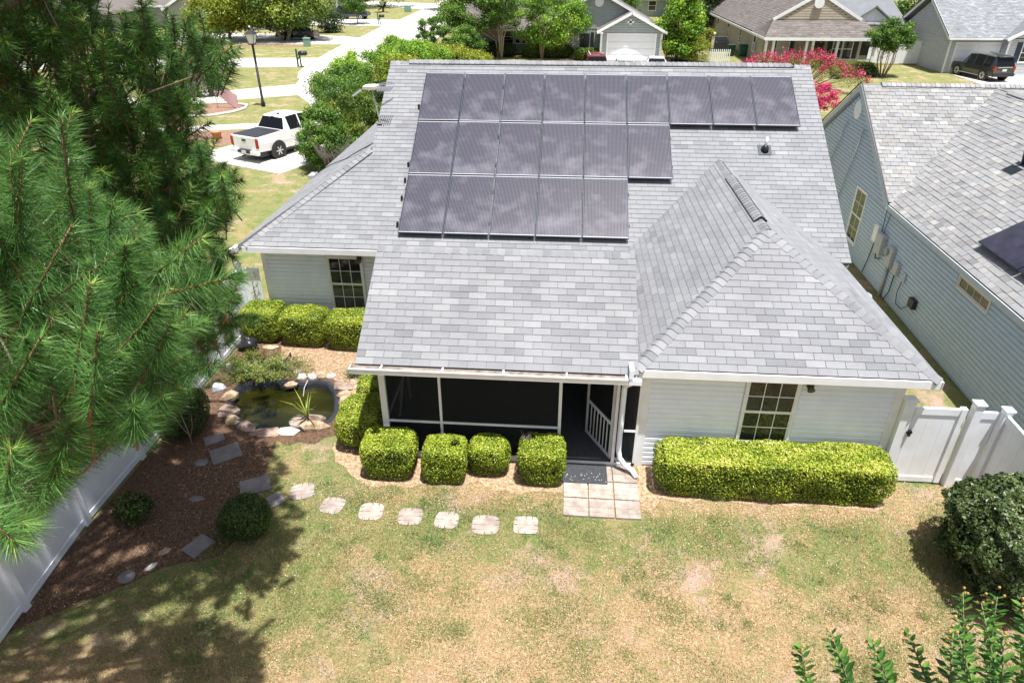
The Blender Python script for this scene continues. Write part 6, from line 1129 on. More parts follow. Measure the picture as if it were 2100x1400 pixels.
l6=math.hypot(5.2,2.8); planeroof(r5,(0,46.2,2.75),(1,0,0),(0,5.2/l6,2.8/l6),[(34.1,0),(48,0),(48,l6),(34.1,l6)],grsh,41,.2,.3)
m=MB()
for a,b in (((34.06,46.15,2.72),(34.06,51.4,5.55)),((34.06,56.65,2.72),(34.06,51.4,5.55)),((38.2,45.46,2.65),(42.3,45.46,4.85)),((46.4,45.46,2.65),(42.3,45.46,4.85))): m.bar(a,b,.06,.22)
m.box(34.1,38.3,46.1,46.2,2.58,2.72); m.box(34.48,34.62,46.66,46.7,0,2.7); m.box(38.6,38.75,45.86,45.9,0,2.7); m.build('white_trim',trimw,h5)
m=MB(); m.box(34.03,34.05,46.15,51.5,2.8,2.8+.001); m=MB(); m.bar((34.0,46.1,2.86),(34.0,51.4,5.70),.05,.05); m.bar((34.0,56.7,2.86),(34.0,51.4,5.70),.05,.05); m.build('drip_edge',black,h5)
siding(h5,(34.499,56,0),(0,-1,0),(-1,0,0),9.3,.05,2.7,lsid,.2); siding(h5,(34.499,56,0),(0,-1,0),(-1,0,0),9.3,2.7,5.1,lsid,.2,topfn=lambda z:((z-2.7)/2.5*4.6,9.3-(z-2.7)/2.5*4.7))
lapwall(h5,(34.62,46.699,0),(1,0,0),(0,-1,0),4,.05,2.6,lsid,[(.35,4.0,0,2.4)])
lapwall(h5,(38.75,45.899,0),(1,0,0),(0,-1,0),5,.05,2.6,lsid,[(.55,2.4,.9,2.5)])
gdoor(h5,35.1,38.4,46.69,2.25)
m=MB(); m.box(39.3,39.7,45.84,45.88,.95,2.45); m.build('shutter',navy,h5); window(h5,(39.72,45.89,.95),(1,0,0),(0,-1,0),1.2,1.5,2,2,single_panes=False)
local(h5)
# back extension with screened porch between the beige and the grey house
hx=thing('sun_porch','white gabled screened porch behind the grey house','porch',(31,55,0)); m=MB(); m.prism([(28.6,54.6,2.6),(33.6,54.6,2.6),(31.1,54.6,4.3)],(0,5,0)); m.box(28.6,33.6,55,60,0,.6); m.build('gable',trimw,hx)
for i in range(6): m=MB(); x=28.6+i*.98; m.box(x,x+.1,54.65,54.75,.0,2.6); m.build('post',trimw,hx)
m=MB(); m.box(28.7,33.6,54.8,54.85,.3,2.6); m.build('screen_panel',doorblk,hx)
m=MB(); sheet(m,[(28.3,54.3,2.55),(28.3,60,2.55),(31.1,60,4.5),(31.1,54.3,4.5)],.1); sheet(m,[(33.9,54.3,2.55),(33.9,60,2.55),(31.1,60,4.5),(31.1,54.3,4.5)],.1); m.build('roof',grsh,hx,tint=True); local(hx)
# upper left houses
h1=thing('house','lavender grey gabled house behind the pine at the upper left','house',(-44,78,0))
m=MB(); m.box(-47.8,-33,77,90,0,2.5); m.prism([(-47.8,77,2.4),(-33,77,2.4),(-40.4,77,6.4)],(0,12,0)); m.box(-58,-47.8,80,90,0,2.5); m.build('wall',lav,h1)
m=MB(); sheet(m,[(-48.3,76.5,2.3),(-48.3,90,2.3),(-40.4,90,6.6),(-40.4,76.5,6.6)],.15); sheet(m,[(-32.5,76.5,2.3),(-32.5,90,2.3),(-40.4,90,6.6),(-40.4,76.5,6.6)],.15); sheet(m,[(-58,79.3,2.6),(-48,79.3,2.6),(-48,85,5.4),(-58,85,5.4)],.15); r1=m.build('roof',brshing,h1,tint=True)
m=MB(); m.bar((-48.3,76.45,2.3),(-40.4,76.45,6.6),.08,.3); m.bar((-32.5,76.45,2.3),(-40.4,76.45,6.6),.08,.3); m.box(-58,-48.3,79.2,79.3,2.4,2.62); m.box(-47.9,-47.7,76.9,77,0,2.4); m.build('white_trim',trimw,h1)
siding(h1,(-47.7,76.999,0),(1,0,0),(0,-1,0),14.6,.1,2.5,lav,.22); siding(h1,(-47.7,76.999,0),(1,0,0),(0,-1,0),14.6,2.5,6.2,lav,.22,topfn=lambda z:((z-2.4)/4*7.4,14.6-(z-2.4)/4*7.3)); local(h1)
h0=thing('house','pale gable of a house at the upper left corner behind pine tips','house',(-56,70,0))
m=MB(); m.box(-66,-53,69,82,0,2.4); m.prism([(-66,69,2.3),(-53,69,2.3),(-59.5,69,5.6)],(0,12,0)); m.build('wall',lav,h0)
m=MB(); sheet(m,[(-52.4,68.4,2.1),(-52.4,82,2.1),(-59.5,82,5.8),(-59.5,68.4,5.8)],.15); sheet(m,[(-66.6,68.4,2.1),(-66.6,82,2.1),(-59.5,82,5.8),(-59.5,68.4,5.8)],.15); m.build('roof',brshing,h0,tint=True)
m=MB(); m.bar((-52.4,68.3,2.1),(-59.5,68.3,5.8),.08,.4); m.bar((-66.6,68.3,2.1),(-59.5,68.3,5.8),.08,.4); m.build('white_trim',mat('tan_trim',(.55,.48,.4),.6),h0); local(h0)
h2=thing('house','white house with dark doorway and porch post behind the live oak','house',(-36,100,0))
m=MB(); m.box(-46,-31.5,99,110,0,2.7); m.build('wall',lsid,h2); m=MB(); sheet(m,[(-46.5,96.3,2.5),(-31,96.3,2.5),(-31,103,5.2),(-46.5,103,5.2)],.15); m.build('roof',grsh,h2,tint=True)
m=MB(); m.box(-33.2,-32.95,96.8,97,0,2.5); m.box(-31.9,-31.65,96.8,97,0,2.5); m.build('porch_post',trimw,h2); m=MB(); m.box(-34.3,-33.4,98.9,98.99,0,2.2); m.build('front_door',doorblk,h2); local(h2)
for k,(x,y,lab,mm) in enumerate(((-2,104,'grey roofed house beyond the crape myrtles at the top edge',lsid),(33,84,'house roof at the top edge beyond the beige house',lsid),(12,100,'far house behind the bright green tree',gsid))):
    hh=thing('house',lab,'house',(x,y,0)); m=MB(); m.box(x-7,x+7,y,y+10,0,2.6); m.build('wall',mm,hh); m=MB(); sheet(m,[(x-7.5,y-.5,2.5),(x+7.5,y-.5,2.5),(x+7.5,y+5,5.2),(x-7.5,y+5,5.2)],.15); sheet(m,[(x-7.5,y+10.5,2.5),(x+7.5,y+10.5,2.5),(x+7.5,y+5,5.2),(x-7.5,y+5,5.2)],.15); m.build('roof',grsh,hh,tint=True)
    m=MB(); m.box(x-7.5,x+7.5,y-.6,y-.5,2.3,2.52); m.build('white_trim',trimw,hh)
    for q in (-5,-1.5,3.5): window(hh,(x+q,y-.01,.8),(1,0,0),(0,-1,0),1.2,1.4,1,1,2,single_panes=False)
    local(hh)
# ---------------------------------------------------------------- vehicles
def vehicle(name,label,cat,loc_,head,secs,W,paint,wheels,wr=.34,glass=None,extra=None,arch=.06,rimm=None,group=None):
    """secs: list of (x, z_low, z_belt, z_roof or None, half width at belt, half width at roof, kind of the span to next)"""
    t=thing(name,label,cat,loc_,math.radians(head)-math.pi/2,group)
    # local frame: +Y forward, x lateral
    body=MB(); win=[MB(),MB(),MB(),MB()]  # glass groups
    def ring(s):
        y,zl,zb,zr,hw,hr=s[:6]
        if zr is None: zr=zb+.001; hr=hw*.9
        return [(-hw*.96,y,zl),(-hw,y,(zl+zb)/2),(-hw*.97,y,zb),(-hr,y,zr),(hr,y,zr),(hw*.97,y,zb),(hw,y,(zl+zb)/2),(hw*.96,y,zl)]
    R=[ring(s) for s in secs]
    for i in range(len(secs)-1):
        a,b=R[i],R[i+1]; k=secs[i][6]
        for j in range(7):
            f=[a[j],b[j],b[j+1],a[j+1]]
            tgt=body
            if k=='side' and j==2: tgt=win[0]
            if k=='side' and j==4: tgt=win[3]
            if k in('shield',) and j==3: tgt=win[1]
            if k in('rear',) and j==3: tgt=win[2]
            tgt.add(f,[(0,1,2,3)])
        body.add([a[7],b[7],b[0],a[0]],[(0,1,2,3)])
    body.add(R[0],[tuple(range(8))]); body.add(R[-1],[tuple(range(7,-1,-1))])
    bo=body.build('body',paint,t,bevel=.02)
    for w_,nm in zip(win,('side_window','windscreen','rear_window','side_window')):
        if w_.v: 
            o=w_.build(nm,glass or carglass,t)
    hwm=W/2
    for (y,) in [(q,) for q in wheels]:
        for sx in (-1,1):
            m=MB(); m.tube([(sx*(hwm-.26),0,0),(sx*(hwm-.02),0,0),(sx*(hwm+.0),0,0)],[wr,wr,wr*.9],20); wh=m.build('wheel',rubber,t); wh.location=(0,y,wr)
            m=MB(); m.tube([(sx*(hwm-.03),0,0),(sx*(hwm+.004),0,0)],[wr*.62,wr*.6],16); m.build('rim',rimm or alu,wh)
            m=MB()
            for q in range(6): 
                a=q*math.pi/3; m.bar((sx*(hwm+.006),0,0),(sx*(hwm+.006),math.cos(a)*wr*.55,math.sin(a)*wr*.55),.05,.012,up=(1,0,0))
            m.build('spokes',alu if rimm else dkmetal,wh)
            m=MB(); m.tube([(sx*(hwm-.2),y,wr+.03),(sx*(hwm-.012),y,wr+.03)],[wr+arch,wr+arch],20); m.build('wheel_arch',black,t)
    return t
def vb(t,nm,mt,*boxes,bevel=0):
    m=MB()
    for b in boxes: m.box(*b)
    return m.build(nm,mt,t,bevel=bevel)
wpaint=mat('white_paint',(.78,.78,.78),.3,coat=.6); redlamp=mat('tail_lamp',(.35,.01,.01),.2,coat=.5)
# pickup: length 5.4
PU=[(0,.55,1.22,None,.9,.86,'b'),(1.72,.42,1.25,None,.94,.9,'b'),(1.73,.42,1.25,1.26,.94,.86,'rear'),(1.98,.42,1.22,1.76,.94,.66,'b'),(2.12,.4,1.2,1.8,.94,.68,'side'),(2.85,.4,1.18,1.82,.94,.69,'b'),(2.93,.4,1.18,1.82,.94,.69,'side'),(3.55,.4,1.14,1.76,.94,.67,'b'),(3.62,.4,1.14,1.74,.94,.67,'shield'),(4.15,.42,1.12,1.13,.93,.84,'b'),(5.1,.45,1.04,None,.9,.82,'b'),(5.35,.5,.9,None,.8,.72,'b')]
tk=vehicle('pickup_truck','white pickup truck with black bed cover parked on the concrete drive','pickup truck',(-11.6,16.25,.0),66,PU,1.92,wpaint,(1.2,4.4),.4,rimm=dkmetal)
vb(tk,'bed_cover',mat('tonneau',(.03,.032,.036),.5,bump=.1,bscale=60),(-.8,.8,.06,1.66,1.225,1.262),bevel=.01)
for k in range(3): vb(tk,'cover_seam',black,(-.8,.8,.45+.4*k,.462+.4*k,1.262,1.266))
vb(tk,'tailgate',wpaint,(-.72,.72,-.035,-.002,.62,1.2),bevel=.015); vb(tk,'tailgate_handle',black,(-.13,.13,-.05,-.036,1.0,1.09)); 
for s in (-1,1): vb(tk,'tail_lamp',redlamp,(min(s*.74,s*.9),max(s*.74,s*.9),-.04,.02,.72,1.16),bevel=.01)
vb(tk,'bumper',wpaint,(-.93,-.42,-.17,-.0,.42,.6),(.42,.93,-.17,0,.42,.6),(-.42,.42,-.15,0,.4,.47),bevel=.02); vb(tk,'bumper_step',black,(-.42,.42,-.16,-.005,.47,.58)); vb(tk,'number_plate',mat('plate',(.6,.62,.6),.4),(-.15,.15,-.168,-.16,.46,.6)); vb(tk,'third_brake_light',redlamp,(-.1,.1,1.95,1.99,1.765,1.79)); vb(tk,'hitch',dkmetal,(-.04,.04,-.3,-.1,.32,.38))
vb(tk,'wing_mirror',wpaint,(-1.15,-.93,3.45,3.6,1.12,1.32),bevel=.03); vb(tk,'wing_mirror',wpaint,(.93,1.15,3.45,3.6,1.12,1.32),bevel=.03)
vb(tk,'door_handle',wpaint,(.94,.965,2.5,2.65,1.0,1.04)); vb(tk,'door_handle',wpaint,(.94,.965,3.3,3.45,1.0,1.04)); vb(tk,'underbody',black,(-.75,.75,.2,5.1,.25,.5)); vb(tk,'shark_fin',black,(-.03,.03,2.3,2.45,1.8,1.87))
SED=[(0,.35,.98,None,.82,.72,'b'),(.75,.3,1.0,1.01,.88,.7,'rear'),(1.35,.28,.98,1.36,.9,.6,'b'),(1.42,.28,.98,1.38,.9,.6,'side'),(2.75,.28,.95,1.36,.9,.6,'b'),(2.82,.28,.95,1.34,.9,.6,'shield'),(3.55,.3,.9,.91,.88,.75,'b'),(4.5,.35,.75,None,.8,.7,'b'),(4.62,.4,.62,None,.72,.6,'b')]
SUV=[(0,.5,1.15,None,.88,.8,'rear'),(.25,.42,1.12,1.72,.92,.68,'b'),(.4,.4,1.1,1.76,.94,.7,'side'),(1.2,.38,1.08,1.8,.94,.71,'b'),(1.28,.38,1.08,1.8,.94,.71,'side'),(2.2,.38,1.06,1.8,.94,.7,'b'),(2.28,.38,1.06,1.79,.94,.7,'side'),(3.0,.38,1.05,1.74,.94,.68,'b'),(3.06,.38,1.05,1.72,.94,.67,'shield'),(3.5,.4,1.05,1.06,.93,.82,'b'),(4.5,.45,.98,None,.88,.8,'b'),(4.72,.5,.8,None,.8,.7,'b')]
bpaint=mat('dark_blue_paint',(.008,.012,.03),.2,coat=.8); gpaint=mat('charcoal_paint',(.035,.04,.045),.28,coat=.8,metal=.3)
c=vehicle('parked_car','dark blue sedan parked on the drive under the live oak','car',(-25.0,66.6,0),176,SED,1.84,bpaint,(.95,3.7),.33)
vb(c,'tail_lamp',redlamp,(-.85,-.5,-.02,.1,.72,.88)); vb(c,'tail_lamp',redlamp,(.5,.85,-.02,.1,.72,.88)); vb(c,'number_plate',MATS['plate'],(-.2,.2,-.03,0,.6,.72))
c=vehicle('parked_suv','black crossover parked on the far drive behind the small tree','car',(-30.6,93.4,0),-4,SUV,1.86,bpaint,(.9,3.7),.36)
c=vehicle('parked_suv','charcoal off-road SUV with silver roof rails parked before the right garage','car',(36.85,42.2,0),102,SUV,1.92,gpaint,(.95,3.75),.42)
vb(c,'roof_rail',alu,(-.66,-.62,.5,2.7,1.8,1.86),(.62,.66,.5,2.7,1.8,1.86)); vb(c,'tail_lamp',redlamp,(-.9,-.7,-.02,.12,.85,1.15)); vb(c,'tail_lamp',redlamp,(.7,.9,-.02,.12,.85,1.15)); vb(c,'number_plate',MATS['plate'],(-.18,.18,-.03,0,.8,.95)); vb(c,'chrome_strip',alu,(-.6,.6,-.02,0,1.05,1.1)); vb(c,'running_board',alu,(-1.02,-.92,1.3,3.4,.36,.4),(.92,1.02,1.3,3.4,.36,.4)); vb(c,'rear_bumper',black,(-.9,.9,-.1,.05,.42,.65)); vb(c,'spoiler',gpaint,(-.66,.66,.1,.4,1.76,1.82))
c=vehicle('parked_car','red car just showing over the roof ridge left of the garage','car',(5.9,41.0,0),93,SUV,1.86,mat('red_paint',(.16,.01,.012),.25,coat=.8),(.9,3.7),.36)
vb(c,'roof_stripe',wpaint,(-.5,-.44,.5,2.9,1.8,1.815))
c=vehicle('parked_car','white car just showing over the roof ridge before the garage','car',(8.1,40.6,0),88,SED,1.86,wpaint,(.95,3.7),.33)
c=vehicle('parked_car','white car with black mirror right of centre over the ridge','car',(10.6,42.0,0),84,SED,1.84,wpaint,(.95,3.7),.33); vb(c,'wing_mirror',black,(.9,1.12,2.9,3.02,.95,1.1))
c=vehicle('parked_car','grey car mostly hidden behind the pine by the street','car',(-20.8,33.2,0),200,SUV,1.86,mat('grey_paint',(.12,.12,.13),.3,coat=.5),(.9,3.7),.36)
# ---------------------------------------------------------------- street furniture
lp=thing('street_lamp','tall black lamp post with glass lantern beside the red mulch bed','street lamp',(-16.15,29.3,0))
m=MB(); m.tube([(0,0,0),(0,0,.3),(0,0,.35),(0,0,3.75)],[.14,.12,.085,.07],10); m.build('pole',black,lp)
m=MB(); m.add([(-.16,-.16,3.8),(.16,-.16,3.8),(.16,.16,3.8),(-.16,.16,3.8),(-.26,-.26,4.35),(.26,-.26,4.35),(.26,.26,4.35),(-.26,.26,4.35)],[(0,1,5,4),(1,2,6,5),(2,3,7,6),(3,0,4,7)]); m.build('lantern_glass',mat('lantern_glass',(.75,.74,.7),.3),lp)
m=MB(); m.add([(-.36,-.36,4.35),(.36,-.36,4.35),(.36,.36,4.35),(-.36,.36,4.35),(0,0,4.62)],[(0,1,4),(1,2,4),(2,3,4),(3,0,4),(3,2,1,0)]); m.tube([(0,0,4.58),(0,0,4.7)],[.05,.05],8); 
for a,b in ((-1,-1),(1,-1),(1,1),(-1,1)): m.bar((a*.16,b*.16,3.78),(a*.265,b*.265,4.36),.025)
m.box(-.18,.18,-.18,.18,3.74,3.8); m.build('lantern_frame',black,lp); m=MB(); m.blob((0,0,4.75),(.06,.06,.06),8,6,0); m.build('finial',trimw,lp)
grn=mat('green_post',(.01,.09,.05),.5)
def mailbox(x,y,lab,two=True):
    t=thing('mailbox',lab,'mailbox',(x,y,0),0,'green mailbox posts by the street'); 
    m=MB(); m.box(-.06,.06,-.06,.06,0,1.45); m.box(.22,.32,-.06,.06,0,.95); m.bar((0,0,.5),(.3,0,.95),.08); m.box(-.05,.9,-.05,.05,.93,1.0); m.build('post',grn,t)
    for k in range(2 if two else 1):
        m=MB(); dy=(-.2,.2)[k] if two else 0; m.box(.25,.85,dy-.14,dy+.14,1.0,1.14); m.tube([(.25,dy,1.14),(.85,dy,1.14)],.14,12); m.build('box',mat('mailbox_black',(.02,.022,.025),.35),t)
mailbox(-19.95,46.4,'green post with two black mailboxes at the near street corner'); mailbox(-22.4,84.5,'far green mailbox post beside the small street tree')
t=thing('utility_box','pale green utility box on the lawn by the near street corner','utility box',(-24.1,60.7,0)); m=MB(); m.box(-.32,.32,-.28,.28,0,.75); m.build('cabinet',mat('utility_green',(.2,.33,.27),.6),t,bevel=.03); m=MB(); m.box(-.35,.35,-.31,.31,.75,.83); m.build('lid',MATS['utility_green'],t,bevel=.02)
t=thing('utility_box','green utility box beside the sago palm','utility box',(-23.0,106.5,0)); m=MB(); m.box(-.5,.5,-.4,.4,0,1.0); m.build('cabinet',MATS['utility_green'],t,bevel=.03)
fl=thing('flag','american flag hanging on a short pole in the red mulch bed','flag',(-18.4,28.6,0)); m=MB(); m.tube([(-.5,0,0),(-.5,0,2.3)],.02,6); m.build('pole',alu,fl)
fr,fw_,fb=mat('flag_red',(.42,.04,.06),.8),mat('flag_white',(.75,.72,.72),.8),mat('flag_blue',(.03,.04,.15),.8)
def fpt(u,v): return (-.45+u*1.35+v*.0,.06*math.sin(u*7),1.75-v*.95-u*.85-.1*u*u)
for k in range(13):
    m=MB(); v0,v1=k/13,(k+1)/13; n=10; us=[i/n for i in range(n+1)] if k>6 else [.4+.6*i/n for i in range(n+1)]
    m.add([fpt(u,v0) for u in us]+[fpt(u,v1) for u in us],[(i,i+1,n+2+i,n+1+i) for i in range(n)]); m.build('stripe',fr if k%2==0 else fw_,fl)
m=MB(); m.add([fpt(.4*i/5,0) for i in range(6)]+[fpt(.4*i/5,7/13) for i in range(6)],[(i,i+1,7+i,6+i) for i in range(5)]); ct=m.build('canton',fb,fl)
m=MB()
for i in range(5):
    for j in range(4): c_=Vector(fpt(.04+i*.08,.06+j*.13))+Vector((0,-.004,0)); m.prism([c_+Vector((math.cos(a)*r,0,math.sin(a)*r)) for a,r in [(math.pi/2+k*math.pi/5,.028 if k%2==0 else .012) for k in range(10)]],(0,-.002,0))
m.build('stars',fw_,ct)
t=thing('planter','terracotta planter in the red mulch beside the pickup','planter',(-15.2,20.6,0)); m=MB(); m.tube([(0,0,0),(0,0,.35),(0,0,.42),(0,0,.42),(0,0,.34)],[.2,.27,.3,.25,.24],14); m.build('pot',mat('terracotta',(.5,.2,.1),.8,(.58,.27,.15),8),t); m=MB(); m.tube([(0,0,.3),(0,0,.33)],.24,12); m.build('soil',mat('soil',(.05,.035,.025),1),t)
# picket fences
def picket(x0,y0,x1,y1,h,lab,step=.16):
    t=thing('picket_fence',lab,'fence',((x0+x1)/2,(y0+y1)/2,0)); d=Vector((x1-x0,y1-y0,0)); L_=d.length; n=int(L_/step)
    for i in range(n+1):
        p=Vector((x0,y0,0))+d*i/n-t.location; m=MB(); m.box(p.x-.045,p.x+.045,p.y-.012,p.y+.012,.05,h); m.add([(p.x-.045,p.y,h),(p.x+.045,p.y,h),(p.x,p.y,h+.07)],[(0,1,2)]); m.build('picket',trimw,t)
    for z in (.25,h-.25): m=MB(); m.bar(Vector((x0,y0+.03,z))-t.location,Vector((x1,y1+.03,z))-t.location,.03,.07); m.build('rail',trimw,t)
picket(16.3,51.7,18.2,51.7,1.05,'white picket fence beside the pink flowering shrub'); picket(-9.5,62,-7.3,62,.8,'short white picket fence behind the left crape myrtle')
t=thing('vinyl_fence','white vinyl fence between the beige and grey houses','fence',(32.3,51.3,0))
for i in range(8): m=MB(); m.box(-2.2+i*.58,-2.2+i*.58+.57,-.02,.02,.1,1.85); m.build('board',fence_white,t)
m=MB(); m.box(-2.2,2.3,-.04,.04,1.85,1.95); m.build('top_rail',fence_white,t)
t=thing('covered_grill','covered black barbecue grill beside the beige house wall','grill',(18.7,59.5,0)); m=MB(); m.box(-.9,.9,-.35,.35,.05,.95); m.prism([(-.9,-.35,.95),(.9,-.35,.95),(.6,-.3,1.4),(-.6,-.3,1.4)],(0,.62,0)); m.build('cover',mat('grill_cover',(.02,.022,.025),.7),t,bevel=.05)
for k,(x,lab) in enumerate(((19.2,'dark green wheeled bin left of its pair by the picket fence'),(20.3,'green wheeled bin right of its pair by the picket fence'))):
    t=thing('wheeled_bin',lab,'bin',(x,56,0),0,'wheeled bins behind the picket fence'); m=MB(); bt=mat('bin_green_%d'%k,((.015,.04,.03),(.02,.12,.08))[k],.5)
    m.add([(-.27,-.3,.05),(.27,-.3,.05),(.27,.3,.05),(-.27,.3,.05),(-.33,-.38,.95),(.33,-.38,.95),(.33,.38,.95),(-.33,.38,.95)],[(0,3,2,1),(0,1,5,4),(1,2,6,5),(2,3,7,6),(3,0,4,7),(4,5,6,7)]); m.build('bin_body',bt,t,bevel=.02); m=MB(); m.box(-.35,.35,-.42,.4,.96,1.04); m.build('lid',bt,t,bevel=.03)
t=thing('pinwheel_banner','pink and cream garden banner pole beside the bright tree','garden ornament',(17.3,55.5,0)); m=MB(); m.tube([(0,0,0),(.05,0,1.9)],.02,6); m.build('pole',alu,t); m=MB(); m.box(-.12,.12,-.02,.02,.75,1.75); m.build('banner',mat('banner',(.6,.42,.4),.8,(.75,.68,.6),6),t); m=MB(); m.blob((.05,0,2.0),(.12,.12,.16),8,6,.1); m.build('finial',mat('cream',(.75,.68,.45),.6),t)
# ---------------------------------------------------------------- trees and shrubs
LG={}
def leafm(name,cols,trans=.3,spec=.4): return mat(name,cols[0],.5,cols[1:],0,attr=True,trans=trans,spec=spec)
lime=leafm('lime_leaf',((.05,.12,.01),(.15,.3,.02),(.3,.48,.04),(.5,.6,.08)))
mid=leafm('mid_leaf',((.03,.08,.012),(.08,.18,.02),(.16,.28,.035),(.28,.38,.05)))
olive=leafm('olive_leaf',((.04,.08,.012),(.11,.18,.02),(.24,.31,.035),(.42,.42,.08)))
deep=leafm('deep_leaf',((.015,.035,.01),(.03,.06,.015),(.06,.1,.02),(.1,.14,.04)))
yel=leafm('yellow_green_leaf',((.1,.14,.01),(.2,.25,.02),(.32,.36,.03),(.45,.42,.06)))
redtip=leafm('redtip_leaf',((.03,.07,.01),(.1,.17,.02),(.2,.27,.03),(.42,.26,.06)))
def tree(name,label,cat,x,y,trunks,cr,n,leaf,m,tr=.1,bm=None,seed=0,clumps=40,rc=.5,group=None,spread=.35,shape=1.,up=.4,hollow=.35,ybias=.0):
    clumps=int(clumps*1.5); rc*=.9; n=int(n*1.15)
    """cr=(cx,cy,cz,rx,ry,rz) crown ellipsoid relative to base"""
    t=thing(name,label,cat,(x,y,0),0,group); rng=np.random.default_rng(seed+100); cx,cy,cz,rx,ry,rz=cr
    d=unit(rng.normal(0,1,(clumps,3))); q=hollow+(1-hollow)*rng.random(clumps)**.5; Cc=np.array([cx,cy,cz])+d*q[:,None]*np.array([rx,ry,rz])
    Cc[:,2]=np.maximum(Cc[:,2],.15)
    per=n//clumps; P=[];Q=[];T=[]
    for i,c in enumerate(Cc):
        r=rc*rng.uniform(.6,1.25); v=rng.normal(0,1,(per,3))*r*.52*np.array([1,1,.7]); P.append(c+v)
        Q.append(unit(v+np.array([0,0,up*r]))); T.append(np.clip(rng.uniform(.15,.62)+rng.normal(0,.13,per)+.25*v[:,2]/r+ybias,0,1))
    P=np.vstack(P);Q=np.vstack(Q);T=np.concatenate(T); P[:,2]=np.maximum(P[:,2],.03)
    leafobj('crown',P,Q,leaf,m,t,.55,T,lay=.7)
    b=MB(); rg=random.Random(seed)
    for k in range(trunks):
        a=2*math.pi*k/max(trunks,1)+.4; o=spread*(trunks>1); top=Vector((cx+math.cos(a)*rx*.35*(trunks>1),cy+math.sin(a)*ry*.35*(trunks>1),cz*.85))
        b.tube([(math.cos(a)*o*.2,math.sin(a)*o*.2,-.05),(math.cos(a)*o*.7,math.sin(a)*o*.7,top.z*.45),tuple(top)],[tr,tr*.75,tr*.4],7)
    b.build('trunk',bm or bark,t); b=MB()
    for i,c in enumerate(Cc[::2]):
        k=i%max(trunks,1); a=2*math.pi*k/max(trunks,1)+.4; s0=rg.uniform(.45,.85); st=Vector((math.cos(a)*spread*.7*(trunks>1),math.sin(a)*spread*.7*(trunks>1),cz*.85*s0))
        if c[2]<st.z: st.z=c[2]*.7
        b.tube([tuple(st),tuple((st+Vector(c))/2+Vector((0,0,.05))),tuple(c)],[tr*.35,tr*.22,tr*.08],5)
    b.build('branches',bm or bark,t); return t
GM='crape myrtles in front of the blue-grey house'
tree('crape_myrtle','multi-stem crape myrtle with drooping left boughs, leftmost before the blue-grey house','tree',-3.0,53.5,5,(-2.6,0,3.9,3.3,2.2,1.9),16000,.17,mid,.07,smooth_bark,1,46,.75,GM,ybias=.06)
tree('crape_myrtle','crape myrtle with several bare tan stems, middle one before the blue-grey house','tree',-2.6,52.7,7,(.2,0,4.6,2.1,1.8,1.9),9000,.16,mid,.06,smooth_bark,2,30,.7,GM)
tree('crape_myrtle','broad crape myrtle with yellow-green top, right one before the blue-grey house','tree',1.2,52.9,6,(.6,0,3.5,3.6,2.2,2.4),19000,.16,lime,.07,smooth_bark,3,56,.75,GM,ybias=-.04)
tree('magnolia_tree','bright lime-tipped dense tree between the garage and the round shrub','tree',13.6,52.6,1,(0,0,3.1,2.0,1.9,3.1),19000,.2,lime,.16,bark,4,64,.65,ybias=.03)
tree('round_bush','round yellow-green bush at the foot of the bright lime tree','bush',15.1,51.9,3,(0,0,1.05,1.4,1.2,1.05),8000,.1,yel,.03,bark,5,30,.5)
tree('live_oak','spreading live oak with forked trunk over the dark blue sedan','tree',-28.3,65.4,2,(-1.5,1,3.9,7.0,4.5,3.0),30000,.26,olive,.22,smooth_bark,6,90,1.25,spread=1.3)
tree('live_oak','smaller oak crown left of the forked oak, over its red mulch','tree',-34,64,1,(0,0,3.4,4.6,3.0,2.5),14000,.26,yel,.2,bark,7,44,1.1)
tree('round_bush','dark round bush between the oak and the far drive','bush',-26.0,74.5,3,(0,0,1.3,1.8,1.5,1.2),6000,.16,deep,.05,bark,8,26,.7)
tree('street_tree','small round-headed tree standing in the far front lawn','tree',-25.5,85.3,1,(0,0,3.0,2.2,2.0,1.5),7000,.2,mid,.08,bark,9,30,.7)
for k,(x,y,s,mm,lab) in enumerate(((-40,108,2.2,deep,'dark tree at the top edge beyond the white house'),(-30,118,2.4,olive,'olive tree at the top edge above the sago palm'),(-16,112,1.8,deep,'dark tree at the top edge beside the street'),(19.5,76,1.3,deep,'dark shady tree behind the lime-tipped tree'),(22,100,1.8,deep,'dark tree behind the beige house at the top edge'),(8,84,1.6,mid,'tree rising behind the blue-grey house'),(-8,88,1.7,mid,'tree rising behind the crape myrtles'),(44,70,1.7,mid,'tree behind the light grey house'),(-62,90,2.2,deep,'tree behind the upper left gable'),(33,74,1.4,deep,'tree behind the white gabled porch'))):
    tree('background_tree',lab,'tree',x,y,1,(0,0,3.2*s/1.3,2.6*s,2.4*s,2.2*s),9000,.3,mm,.2,bark,20+k,40,.9*s)
t=thing('sago_palm','spiky sago palm at the far end of the street lawn','palm',(-27,106,0)); m=MB(); rg=random.Random(2)
for k in range(34):
    a=rg.uniform(0,6.28);el=rg.uniform(.15,1.2);d=Vector((math.cos(a)*math.cos(el),math.sin(a)*math.cos(el),math.sin(el)));s_=Vector((-math.sin(a),math.cos(a),0)); p=[Vector((0,0,.6))+d*1.9*u-Vector((0,0,.7*u*u)) for u in (0,.3,.6,.85,1)]; ww=(.06,.2,.22,.14,.01)
    m.add([q+s_*w_ for q,w_ in zip(p,ww)]+[q-s_*w_ for q,w_ in zip(p,ww)],[(i,i+1,6+i,5+i) for i in range(4)],0,rg.random())
m.build('fronds',deep,t,tint=True); m=MB(); m.tube([(0,0,0),(0,0,.7)],[.2,.16],8); m.build('trunk',bark,t)
